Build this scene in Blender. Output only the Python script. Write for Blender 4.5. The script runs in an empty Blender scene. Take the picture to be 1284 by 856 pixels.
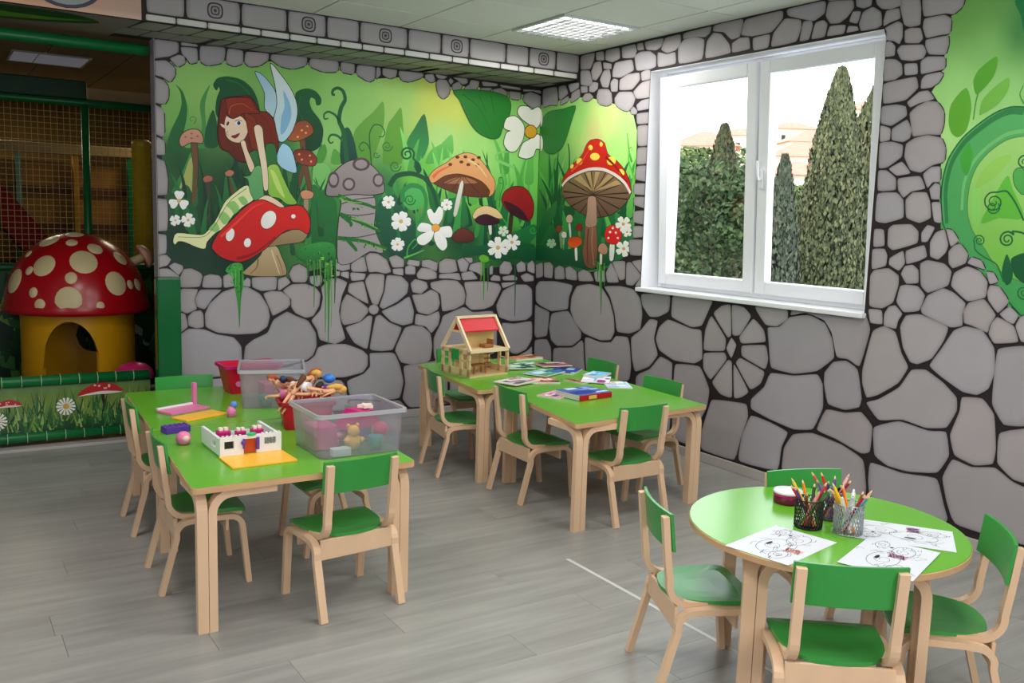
import bpy, bmesh, math, random
from mathutils import Vector, Matrix, noise
random.seed(7)
SC = bpy.context.scene
COL = SC.collection
PI = math.pi

# ------------------------------------------------------------------ camera
cam_data = bpy.data.cameras.new('camera')
cam = bpy.data.objects.new('camera', cam_data)
COL.objects.link(cam)
YAW, PITCH, ROLL = .5726, .1298, .0305
fw = Vector((math.sin(YAW)*math.cos(PITCH), math.cos(YAW)*math.cos(PITCH), -math.sin(PITCH)))
rt = Vector((math.cos(YAW), -math.sin(YAW), 0))
up = rt.cross(fw)
r2 = rt*math.cos(ROLL) + up*math.sin(ROLL)
u2 = up*math.cos(ROLL) - rt*math.sin(ROLL)
cam.matrix_world = Matrix(((r2.x, u2.x, -fw.x, -4.1907), (r2.y, u2.y, -fw.y, -6.1833), (r2.z, u2.z, -fw.z, 1.5), (0, 0, 0, 1)))
cam_data.sensor_width = 36
cam_data.lens = 1146.47*36/1284
cam_data.clip_start = .05
cam_data.clip_end = 600
SC.camera = cam

# ------------------------------------------------------------------ sky, sun, lamps, exposure
world = bpy.data.worlds.new('overcast_sky')
SC.world = world
world.use_nodes = True
wn = world.node_tree
bg = wn.nodes['Background']
bg.inputs[0].default_value = (.93, .96, 1, 1)
bg.inputs[1].default_value = 4.2

def add_light(name, kind, loc, energy, color=(1, 1, 1), **kw):
    d = bpy.data.lights.new(name, kind)
    d.energy = energy
    d.color = color
    for k, v in kw.items():
        setattr(d, k, v)
    o = bpy.data.objects.new(name, d)
    o.location = loc
    COL.objects.link(o)
    return o

sun = add_light('sun', 'SUN', (0, 0, 30), 3.2, (1, .86, .62), angle=.02)
sun.rotation_euler = Vector((-.62, .62, .48)).to_track_quat('Z', 'Y').to_euler()
# fill light added at the left, as if from an unseen window
side = add_light('added_side_fill', 'AREA', (-6.5, -4.6, 1.75), 44, (.95, .97, 1), shape='RECTANGLE', size=2.4, size_y=1.5)
side.rotation_euler = (0, -PI/2, 0)
rear = add_light('added_rear_fill', 'AREA', (-3.0, -8.85, 1.8), 62, (.97, .98, 1), shape='RECTANGLE', size=3.0, size_y=1.5)  # second fill, added behind the camera where the wall has no opening
rear.rotation_euler = (PI/2, 0, 0)
LAMP_POWER = 20
SC.view_settings.view_transform = 'Standard'
SC.view_settings.look = 'None'
SC.view_settings.gamma = 1
SC.view_settings.use_curve_mapping = False
SC.view_settings.exposure = 0.0

# ------------------------------------------------------------------ helpers
def lin(c):
    if isinstance(c, str):
        c = tuple(int(c[i:i+2], 16) for i in (0, 2, 4))
    return tuple((x/255/12.92 if x/255 <= .04045 else ((x/255+.055)/1.055)**2.4) for x in c[:3])

MATS = {}
def mat(name, col, rough=.5, spec=.5, metal=0., trans=0., emit=0., noise_amt=0., noise_scale=8., stretch=(1, 1, 1), bump=0., alpha=1., ior=1.45, coat=0., rand=0.):
    """a procedural material: base colour with noise variation, optional bump"""
    if name in MATS:
        return MATS[name]
    m = bpy.data.materials.new(name)
    m.use_nodes = True
    nt = m.node_tree
    b = nt.nodes['Principled BSDF']
    c = lin(col)
    b.inputs['Base Color'].default_value = (*c, 1)
    b.inputs['Roughness'].default_value = rough
    b.inputs['Specular IOR Level'].default_value = spec
    b.inputs['Metallic'].default_value = metal
    b.inputs['Transmission Weight'].default_value = trans
    b.inputs['IOR'].default_value = ior
    b.inputs['Alpha'].default_value = alpha
    b.inputs['Coat Weight'].default_value = coat
    if emit:
        b.inputs['Emission Color'].default_value = (*c, 1)
        b.inputs['Emission Strength'].default_value = emit
    if noise_amt or bump:
        tc = nt.nodes.new('ShaderNodeTexCoord')
        mp = nt.nodes.new('ShaderNodeMapping')
        mp.inputs['Scale'].default_value = stretch
        nz = nt.nodes.new('ShaderNodeTexNoise')
        nz.inputs['Scale'].default_value = noise_scale
        nz.inputs['Detail'].default_value = 5
        nt.links.new(tc.outputs['Object'], mp.inputs['Vector'])
        nt.links.new(mp.outputs['Vector'], nz.inputs['Vector'])
        fac = nz.outputs['Fac']
        if noise_amt:
            mx = nt.nodes.new('ShaderNodeMix')
            mx.data_type = 'RGBA'
            mx.inputs['A'].default_value = (*[max(0, x*(1-noise_amt)) for x in c], 1)
            mx.inputs['B'].default_value = (*[min(1, x*(1+noise_amt)) for x in c], 1)
            nt.links.new(fac, mx.inputs['Factor'])
            out = mx.outputs['Result']
            if rand:
                oi = nt.nodes.new('ShaderNodeObjectInfo')
                hs = nt.nodes.new('ShaderNodeHueSaturation')
                mr = nt.nodes.new('ShaderNodeMapRange')
                mr.inputs['To Min'].default_value = 1-rand
                mr.inputs['To Max'].default_value = 1+rand
                nt.links.new(oi.outputs['Random'], mr.inputs['Value'])
                nt.links.new(mr.outputs['Result'], hs.inputs['Value'])
                nt.links.new(out, hs.inputs['Color'])
                out = hs.outputs['Color']
                va = nt.nodes.new('ShaderNodeVectorMath')
                va.operation = 'MULTIPLY_ADD'
                va.inputs[1].default_value = (1, 1, 1)
                sc = nt.nodes.new('ShaderNodeVectorMath')
                sc.operation = 'SCALE'
                sc.inputs[0].default_value = (13, 7, 5)
                nt.links.new(oi.outputs['Random'], sc.inputs['Scale'])
                nt.links.new(mp.outputs['Vector'], va.inputs[0])
                nt.links.new(sc.outputs['Vector'], va.inputs[2])
                nt.links.new(va.outputs['Vector'], nz.inputs['Vector'])
            nt.links.new(out, b.inputs['Base Color'])
        if bump:
            bp = nt.nodes.new('ShaderNodeBump')
            bp.inputs['Strength'].default_value = bump
            bp.inputs['Distance'].default_value = .01
            nt.links.new(fac, bp.inputs['Height'])
            nt.links.new(bp.outputs['Normal'], b.inputs['Normal'])
    MATS[name] = m
    return m

def paint_mat(name, rough=.55, spec=.35, noise_amt=.06, scale=6, coat=0.):
    """paint or print whose colours are stored on the mesh's corners"""
    if name in MATS:
        return MATS[name]
    m = bpy.data.materials.new(name)
    m.use_nodes = True
    nt = m.node_tree
    b = nt.nodes['Principled BSDF']
    at = nt.nodes.new('ShaderNodeAttribute')
    at.attribute_name = 'Col'
    tc = nt.nodes.new('ShaderNodeTexCoord')
    nz = nt.nodes.new('ShaderNodeTexNoise')
    nz.inputs['Scale'].default_value = scale
    nz.inputs['Detail'].default_value = 4
    mr = nt.nodes.new('ShaderNodeMapRange')
    mr.inputs['To Min'].default_value = 1-noise_amt
    mr.inputs['To Max'].default_value = 1+noise_amt
    mx = nt.nodes.new('ShaderNodeVectorMath')
    mx.operation = 'SCALE'
    nt.links.new(tc.outputs['Object'], nz.inputs['Vector'])
    nt.links.new(nz.outputs['Fac'], mr.inputs['Value'])
    nt.links.new(at.outputs['Color'], mx.inputs[0])
    nt.links.new(mr.outputs['Result'], mx.inputs['Scale'])
    nt.links.new(mx.outputs['Vector'], b.inputs['Base Color'])
    b.inputs['Roughness'].default_value = rough
    b.inputs['Specular IOR Level'].default_value = spec
    b.inputs['Coat Weight'].default_value = coat
    MATS[name] = m
    return m

class MB:
    """collects shapes; build() links them as ONE mesh object"""
    def __init__(s):
        s.v, s.f, s.c, s.m, s.sm = [], [], [], [], []
    def add(s, vs, fs, col=(1, 1, 1), mi=0, smooth=False, M=None):
        n = len(s.v)
        s.v += [(M @ Vector(p)) if M else Vector(p) for p in vs]
        for f in fs:
            s.f.append(tuple(n+i for i in f))
            s.c.append(col if isinstance(col, list) else [col]*len(vs))
            if isinstance(col, list):
                s.c[-1] = [col[i] for i in f]
            else:
                s.c[-1] = [col]*len(f)
            s.m.append(mi)
            s.sm.append(smooth)
        return s
    def box(s, x0, x1, y0, y1, z0, z1, col=(1, 1, 1), mi=0, M=None, bev=0.):
        if bev:
            b = min(bev, (x1-x0)*.45, (y1-y0)*.45, (z1-z0)*.45)
            bm = bmesh.new()
            bmesh.ops.create_cube(bm, size=1)
            for v in bm.verts:
                v.co = Vector(((x0+x1)/2+v.co.x*(x1-x0), (y0+y1)/2+v.co.y*(y1-y0), (z0+z1)/2+v.co.z*(z1-z0)))
            bmesh.ops.bevel(bm, geom=bm.edges[:], offset=b, segments=2, affect='EDGES', profile=.6)
            bm.verts.index_update()
            s.add([v.co.copy() for v in bm.verts], [[v.index for v in f.verts] for f in bm.faces], col, mi, False, M)
            bm.free()
            return s
        vs = [(x0, y0, z0), (x1, y0, z0), (x1, y1, z0), (x0, y1, z0), (x0, y0, z1), (x1, y0, z1), (x1, y1, z1), (x0, y1, z1)]
        return s.add(vs, [(0, 3, 2, 1), (4, 5, 6, 7), (0, 1, 5, 4), (1, 2, 6, 5), (2, 3, 7, 6), (3, 0, 4, 7)], col, mi, False, M)
    def lathe(s, prof, n=20, col=(1, 1, 1), mi=0, M=None, smooth=True, caps=True):
        vs = []
        for r, z in prof:
            vs += [(r*math.cos(2*PI*i/n), r*math.sin(2*PI*i/n), z) for i in range(n)]
        fs = []
        for k in range(len(prof)-1):
            for i in range(n):
                j = (i+1) % n
                fs.append((k*n+i, k*n+j, (k+1)*n+j, (k+1)*n+i))
        s.add(vs, fs, col, mi, smooth, M)
        if caps:
            a = [tuple(range(n))[::-1]] if prof[0][0] > 1e-5 else []
            b = [tuple((len(prof)-1)*n+i for i in range(n))] if prof[-1][0] > 1e-5 else []
            base = len(s.v)-len(vs)
            for f in a+b:
                s.f.append(tuple(base+i for i in f))
                s.c.append([col]*len(f)); s.m.append(mi); s.sm.append(False)
        return s
    def tube(s, pts, r, n=8, col=(1, 1, 1), mi=0, M=None, closed=False, smooth=True):
        pts = [Vector(p) for p in pts]
        N = len(pts)
        rr = r if isinstance(r, (list, tuple)) else [r]*N
        vs = []
        prev = None
        for i, p in enumerate(pts):
            a = pts[(i-1) % N] if (closed or i > 0) else p
            b = pts[(i+1) % N] if (closed or i < N-1) else p
            t = (b-a)
            t = t.normalized() if t.length > 1e-9 else Vector((0, 0, 1))
            if prev is None:
                q = Vector((0, 0, 1)) if abs(t.z) < .9 else Vector((1, 0, 0))
                e = t.cross(q).normalized()
            else:
                e = (prev-t*prev.dot(t)).normalized()
            prev = e
            w = t.cross(e)
            vs += [p+(e*math.cos(2*PI*k/n)+w*math.sin(2*PI*k/n))*rr[i] for k in range(n)]
        fs = []
        for i in range(N if closed else N-1):
            i2 = (i+1) % N
            for k in range(n):
                k2 = (k+1) % n
                fs.append((i*n+k, i*n+k2, i2*n+k2, i2*n+k))
        if not closed:
            fs.append(tuple(range(n))[::-1])
            fs.append(tuple((N-1)*n+k for k in range(n)))
        return s.add(vs, fs, col, mi, smooth, M)
    def strip(s, path, thick, x0, x1, col=(1, 1, 1), mi=0, M=None, axis='x'):
        """a bent plywood strip: path in the (y,z) plane, width from x0 to x1"""
        P = [Vector((p[0], p[1])) for p in path]
        N = len(P)
        L, R = [], []
        for i in range(N):
            a = P[max(0, i-1)]
            b = P[min(N-1, i+1)]
            t = (b-a).normalized()
            nrm = Vector((-t.y, t.x))
            k = 1
            if 0 < i < N-1:
                t1 = (P[i]-P[i-1]).normalized()
                k = 1/max(.5, t1.dot(t))
            L.append(P[i]+nrm*thick/2*k)
            R.append(P[i]-nrm*thick/2*k)
        vs = []
        for i in range(N):
            for q, x in ((L[i], x0), (L[i], x1), (R[i], x1), (R[i], x0)):
                vs.append((x, q.x, q.y) if axis == 'x' else (q.x, x, q.y))
        fs = [(0, 1, 2, 3), tuple((N-1)*4+k for k in (3, 2, 1, 0))]
        for i in range(N-1):
            for k in range(4):
                k2 = (k+1) % 4
                fs.append((i*4+k, (i+1)*4+k, (i+1)*4+k2, i*4+k2))
        return s.add(vs, fs, col, mi, False, M)
    def prism(s, poly, z0, z1, col=(1, 1, 1), mi=0, M=None, top=None):
        n = len(poly)
        vs = [(x, y, z0) for x, y in poly]+[(x, y, z1) for x, y in poly]
        s.add(vs, [tuple(range(n))[::-1]]+[(i, (i+1) % n, n+(i+1) % n, n+i) for i in range(n)], col, mi, False, M)
        s.add([(x, y, z1) for x, y in poly], [tuple(range(n))], col, mi if top is None else top, False, M)
        return s
    def ball(s, c, r, n=10, col=(1, 1, 1), mi=0, M=None):
        rx, ry, rz = r if isinstance(r, (tuple, list)) else (r, r, r)
        k = max(4, n//2)
        vs, fs = [], []
        for i in range(k+1):
            th = PI*i/k
            for j in range(n):
                ph = 2*PI*j/n
                vs.append((c[0]+rx*math.sin(th)*math.cos(ph), c[1]+ry*math.sin(th)*math.sin(ph), c[2]-rz*math.cos(th)))
        for i in range(k):
            for j in range(n):
                j2 = (j+1) % n
                fs.append((i*n+j, i*n+j2, (i+1)*n+j2, (i+1)*n+j))
        return s.add(vs, fs, col, mi, True, M)
    def mesh(s, name):
        me = bpy.data.meshes.new(name)
        me.from_pydata([tuple(v) for v in s.v], [], s.f)
        ca = me.color_attributes.new('Col', 'FLOAT_COLOR', 'CORNER')
        flat = []
        for f in s.c:
            for c in f:
                flat += [c[0], c[1], c[2], 1.]
        ca.data.foreach_set('color', flat)
        me.polygons.foreach_set('material_index', s.m)
        me.polygons.foreach_set('use_smooth', s.sm)
        me.update()
        return me
    def build(s, name, mats, parent=None, loc=None, recalc=True):
        me = s.mesh(name)
        if recalc:
            bm = bmesh.new()
            bm.from_mesh(me)
            bmesh.ops.recalc_face_normals(bm, faces=bm.faces)
            bm.to_mesh(me)
            bm.free()
        for m in (mats if isinstance(mats, (list, tuple)) else [mats]):
            me.materials.append(m)
        o = bpy.data.objects.new(name, me)
        COL.objects.link(o)
        if parent:
            o.parent = parent
        if loc:
            o.location = loc
        return o

def tag(o, label=None, cat=None, group=None, kind=None):
    for k, v in (('label', label), ('category', cat), ('group', group), ('kind', kind)):
        if v:
            o[k] = v
    return o

def thing(name, label, cat, loc=(0, 0, 0), rz=0., group=None):
    o = bpy.data.objects.new(name, None)
    o.empty_display_size = .1
    COL.objects.link(o)
    o.location = loc
    o.rotation_euler = (0, 0, rz)
    return tag(o, label, cat, group)

CHILD = {}
def kids(o):
    return [c for c in COL.objects if c.parent == o]

def dup(root, loc, rz, label=None, group=None):
    r = root.copy()
    COL.objects.link(r)
    r.location = loc
    r.rotation_euler = (0, 0, rz)
    if label:
        r['label'] = label
    if group:
        r['group'] = group
    for ch in kids(root):
        c = ch.copy()
        COL.objects.link(c)
        c.parent = r
        for g in kids(ch):
            d = g.copy()
            COL.objects.link(d)
            d.parent = c
    return r

def struct(o):
    o['kind'] = 'structure'
    return o

def smooth_closed(p, it=2, k=.22):
    """corner cutting"""
    for step in range(it):
        f = k if step == 0 else .25
        q = []
        n = len(p)
        for i in range(n):
            a, b = p[i], p[(i+1) % n]
            q.append((a[0]*(1-f)+b[0]*f, a[1]*(1-f)+b[1]*f))
            q.append((a[0]*f+b[0]*(1-f), a[1]*f+b[1]*(1-f)))
        p = q
    return p

def spline(p, closed=True, sub=3):
    n = len(p)
    out = []
    rng = range(n) if closed else range(n-1)
    for i in rng:
        if closed:
            a, b, c, d = p[(i-1) % n], p[i], p[(i+1) % n], p[(i+2) % n]
        else:
            a, b, c, d = p[max(0, i-1)], p[i], p[i+1], p[min(n-1, i+2)]
        for k in range(sub):
            t = k/sub
            o = []
            for j in (0, 1):
                m1, m2 = (c[j]-a[j])*.42, (d[j]-b[j])*.42
                h = 2*t**3-3*t**2+1, t**3-2*t**2+t, -2*t**3+3*t**2, t**3-t**2
                o.append(h[0]*b[j]+h[1]*m1+h[2]*c[j]+h[3]*m2)
            out.append(tuple(o))
    if not closed:
        out.append(p[-1])
    return out

def area2(p):
    return sum(p[i][0]*p[(i+1) % len(p)][1]-p[(i+1) % len(p)][0]*p[i][1] for i in range(len(p)))/2

def grow(p, d):
    """offset a closed outline outwards by d"""
    n = len(p)
    sgn = 1 if area2(p) > 0 else -1
    out = []
    for i in range(n):
        a, b, c = Vector(p[i-1]), Vector(p[i]), Vector(p[(i+1) % n])
        t1 = (b-a).normalized() if (b-a).length > 1e-9 else Vector((1, 0))
        t2 = (c-b).normalized() if (c-b).length > 1e-9 else t1
        nn = Vector((t1.y+t2.y, -t1.x-t2.x))*sgn
        nn = nn.normalized() if nn.length > 1e-6 else Vector((t1.y, -t1.x))*sgn
        k = 1/max(.6, nn.dot(Vector((t1.y, -t1.x))*sgn))
        out.append((b.x+nn.x*d*k, b.y+nn.y*d*k))
    return out
# ---- traced paintwork, in millimetres on the walls
STONES_B = '''
-2938,1211 -2877,1228 -2844,1194 -2870,1151 -2936,1130 -2947,1169
-2944,1130 -2866,1139 -2813,1100 -2792,1078 -2871,1066 -2945,1075
-2866,1151 -2828,1176 -2774,1156 -2771,1130 -2801,1087 -2833,1117
-2771,1134 -2720,1138 -2661,1108 -2648,1086 -2667,1011 -2793,1009 -2801,1065
-2644,1086 -2601,1099 -2540,1090 -2523,1063 -2524,1005 -2658,1007
-2518,1085 -2479,1103 -2443,1085 -2426,1017 -2515,1002
-2381,1053 -2354,1075 -2331,1061 -2332,1007 -2381,1015
-2327,1075 -2189,1083 -2147,1074 -2152,986 -2263,979 -2323,1007
-2143,1064 -2086,1082 -2048,1036 -2129,982 -2145,986
-2067,1096 -2039,1151 -1991,1168 -1933,1137 -1923,1077 -1943,1035 -2039,1036
-1918,1081 -1821,1090 -1821,1038 -1855,1001 -1913,1030
-2802,987 -2781,1006 -2675,1001 -2702,933 -2686,866 -2754,837 -2808,865 -2833,901 -2823,970
-2671,998 -2519,996 -2586,935 -2638,861 -2690,880 -2702,937
-2426,1013 -2354,1016 -2264,965 -2209,877 -2195,803 -2214,730 -2284,686 -2429,683 -2562,702 -2640,745 -2643,834 -2612,904 -2524,983
-2250,965 -2190,982 -2115,977 -2058,934 -2053,883 -2077,855 -2181,803 -2199,849
-2119,981 -2048,1029 -1943,1032 -1864,1001 -1830,954 -1839,868 -1884,794 -1942,781 -2020,817 -2053,864 -2053,920
-2750,820 -2716,854 -2664,861 -2647,834 -2644,745 -2692,737 -2747,758
-2867,858 -2813,857 -2763,838 -2751,785 -2747,749 -2815,699 -2878,702
-2878,693 -2815,695 -2747,745 -2640,735 -2562,698 -2447,675 -2394,609 -2390,508 -2413,408 -2644,400 -2882,438
-2376,608 -2320,651 -2219,693 -2181,784 -2077,842 -2015,807 -1923,771 -1864,679 -1858,583 -1883,517 -1932,480 -2058,459 -2238,448 -2377,470 -2387,517
-2883,429 -2645,396 -2418,399 -2386,457 -2238,443 -2192,356 -2230,151 -2887,172
-2192,436 -2058,451 -1932,463 -1873,334 -1862,110 -2212,131 -2187,346
-1731,1161 -1686,1194 -1615,1180 -1610,1127 -1671,1113 -1721,1128
-1605,1166 -1559,1204 -1502,1224 -1475,1108 -1594,1108 -1608,1132
-1497,1224 -1461,1248 -1398,1244 -1323,1200 -1284,1107 -1332,1093 -1407,1108 -1470,1103
-1313,1215 -1248,1235 -1183,1201 -1182,1141 -1279,1137
-1279,1132 -1187,1136 -1186,1077 -1273,1092
-1731,1118 -1686,1113 -1691,1080 -1731,1076
-1681,1109 -1620,1113 -1619,1056 -1686,1080
-1615,1108 -1486,1098 -1501,1050 -1604,1041
-1176,1146 -1138,1161 -1088,1146 -1087,1086 -1175,1087
-1166,1161 -1150,1201 -1050,1191 -1055,1146
-1039,1196 -972,1202 -897,1177 -907,1106 -981,1136 -1038,1146
-1081,1091 -1043,1141 -959,1131 -907,1101 -906,1055 -991,1046 -1070,1056
-892,1182 -835,1212 -747,1202 -722,1110 -797,1095 -890,1096
-736,1197 -683,1218 -623,1172 -645,1105 -704,1105
-677,1218 -594,1218 -593,1177 -623,1172
-615,1167 -503,1193 -499,1068 -555,1099 -633,1120
-889,1091 -710,1100 -690,1038 -796,1054 -889,1055
-698,1100 -597,1115 -535,1047 -684,1038
-1462,869 -1551,912 -1632,965 -1619,1027 -1506,1045 -1483,958
-1501,1045 -1459,1098 -1338,1093 -1347,965 -1393,858 -1441,874
-1327,1088 -1202,1077 -1141,1022 -1151,947 -1232,884 -1350,832 -1383,853 -1341,965
-1371,818 -1243,864 -1134,932 -1093,811 -1103,720 -1185,703 -1284,736
-1414,785 -1371,798 -1295,736 -1185,693 -1238,574 -1265,520 -1357,515 -1464,530
-1430,785 -1469,530 -1580,590 -1653,710 -1529,744 -1467,791
-1467,811 -1529,744 -1663,720 -1689,788 -1679,884 -1639,955 -1551,910 -1467,845
-1425,873 -1393,858 -1380,833 -1393,804 -1424,792 -1456,806 -1469,835 -1457,861
-1835,1001 -1776,1062 -1706,1071 -1624,1037 -1669,941 -1692,827 -1675,739 -1637,621 -1723,582 -1844,621 -1864,698 -1903,757 -1903,775 -1839,840 -1820,925
-1174,692 -1108,710 -1018,697 -948,643 -929,539 -944,426 -1012,399 -1085,395 -1203,421 -1254,519 -1238,564
-1130,1022 -1092,1057 -991,1031 -978,985 -1034,940 -1112,952
-1118,937 -1023,940 -955,975 -892,948 -873,866 -889,815 -974,777 -1065,800 -1094,871
-1082,795 -985,772 -883,810 -871,763 -881,702 -943,632 -995,691 -1091,709
-968,1030 -843,1050 -726,1043 -665,986 -646,924 -656,851 -743,812 -860,794 -875,938 -956,980
-853,773 -661,841 -582,792 -393,802 -352,705 -344,447 -709,381 -921,425 -930,601 -864,722
-1858,574 -1794,595 -1642,592 -1506,537 -1463,495 -1463,416 -1504,364 -1650,337 -1803,347 -1952,363 -2058,456 -1932,477 -1878,517
-1458,500 -1453,514 -1276,510 -1243,494 -1203,410 -1167,276 -1199,145 -1352,142 -1607,177 -1640,318 -1504,359 -1452,410
-1952,344 -1803,344 -1671,325 -1639,279 -1618,178 -1617,89 -1951,118 -2001,228
-1186,404 -990,419 -828,430 -788,239 -790,59 -1125,67 -1187,144 -1162,265
-1352,137 -1204,140 -1139,66 -1638,76 -1613,168
-780,396 -590,417 -264,344 -255,92 -778,64 -776,238
-252,355 -18,352 -8,95 -243,96
-678,1033 -462,1036 -344,1014 -317,971 -394,834 -479,805 -600,803 -656,851 -646,934
-375,834 -311,960 -199,1007 -83,1006 -23,967 -14,749 -71,707 -226,701 -341,737
-331,1019 -174,1023 -199,1007 -311,971
-321,704 -187,689 -13,710 -6,551 -62,465 -152,431 -216,440 -297,574
-8,496 -3,373 -111,368 -151,420 -62,454
-348,1151 -306,1193 -243,1183 -222,1130 -252,1082 -346,1088
-431,1052 -402,1083 -339,1072 -332,1030 -425,1036
-320,1067 -214,1082 -175,1060 -174,1034 -313,1035
-192,1162 -142,1194 -102,1173 -93,1108 -176,1098
-83,1173 -32,1200 -9,1162 -6,1086 -81,1108
-150,1071 -87,1097 -14,1070 -12,1027 -109,1022
-441,1146 -410,1162 -402,1088 -438,1078
-2908,2563 -2776,2564 -2778,2498 -2839,2463 -2923,2435
-2769,2536 -2662,2541 -2659,2451 -2709,2433 -2733,2467 -2761,2492
-2764,2565 -2662,2562 -2658,2546 -2765,2541
-2839,2455 -2782,2486 -2745,2482 -2734,2438 -2787,2403
-2907,2426 -2855,2444 -2799,2402 -2800,2353 -2833,2304 -2881,2336 -2928,2347 -2923,2412
-2920,2340 -2873,2321 -2842,2283 -2843,2209 -2868,2166 -2924,2177
-2928,2169 -2872,2149 -2872,1960 -2903,1986 -2935,2000
-2650,2559 -2481,2568 -2495,2466 -2601,2433 -2651,2456
-2473,2565 -2369,2561 -2370,2476 -2431,2448 -2487,2467
-2356,2558 -2197,2565 -2202,2517 -2264,2471 -2335,2459 -2366,2485
-2183,2562 -1930,2575 -1939,2512 -2037,2475 -2129,2486 -2192,2527
-1916,2568 -1705,2570 -1709,2494 -1821,2481 -1925,2510
-2935,1992 -2903,1978 -2872,1947 -2870,1852 -2914,1853 -2937,1889
-2938,1844 -2874,1823 -2856,1703 -2862,1602 -2919,1599 -2940,1723
-2943,1582 -2862,1581 -2860,1475 -2866,1373 -2927,1372 -2949,1473
-2935,1359 -2870,1356 -2873,1228 -2938,1215
-1695,2567 -1586,2566 -1590,2489 -1694,2495
-1571,2563 -1429,2566 -1433,2474 -1479,2449 -1581,2494
-1424,2562 -1393,2561 -1388,2511 -1428,2474
-1378,2563 -1258,2562 -1268,2510 -1320,2490 -1377,2512
-1247,2559 -1044,2562 -1054,2528 -1161,2484 -1225,2486 -1252,2530
-1038,2554 -967,2566 -949,2515 -987,2497 -1037,2520
-949,2506 -922,2533 -855,2535 -820,2481 -835,2421 -885,2387 -930,2421
-956,2567 -844,2560 -877,2537 -933,2536
-827,2553 -793,2532 -820,2500 -843,2527
-809,2506 -753,2536 -717,2501 -740,2469 -808,2463
-810,2559 -679,2564 -672,2530 -718,2511 -764,2540
-706,2492 -655,2527 -590,2504 -589,2475 -705,2463
-650,2557 -574,2555 -578,2505 -648,2479 -666,2516
-556,2557 -407,2553 -412,2532 -543,2519
-395,2549 -199,2544 -192,2524 -376,2526
-454,2508 -376,2526 -320,2501 -319,2461 -453,2478
-561,2507 -460,2517 -471,2491 -566,2482
-308,2508 -191,2509 -195,2448 -300,2448
-180,2536 -3,2543 -2,2513 -79,2531 -173,2516
-176,2445 -166,2497 -104,2523 -1,2502 3,2389 -99,2401'''
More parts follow.
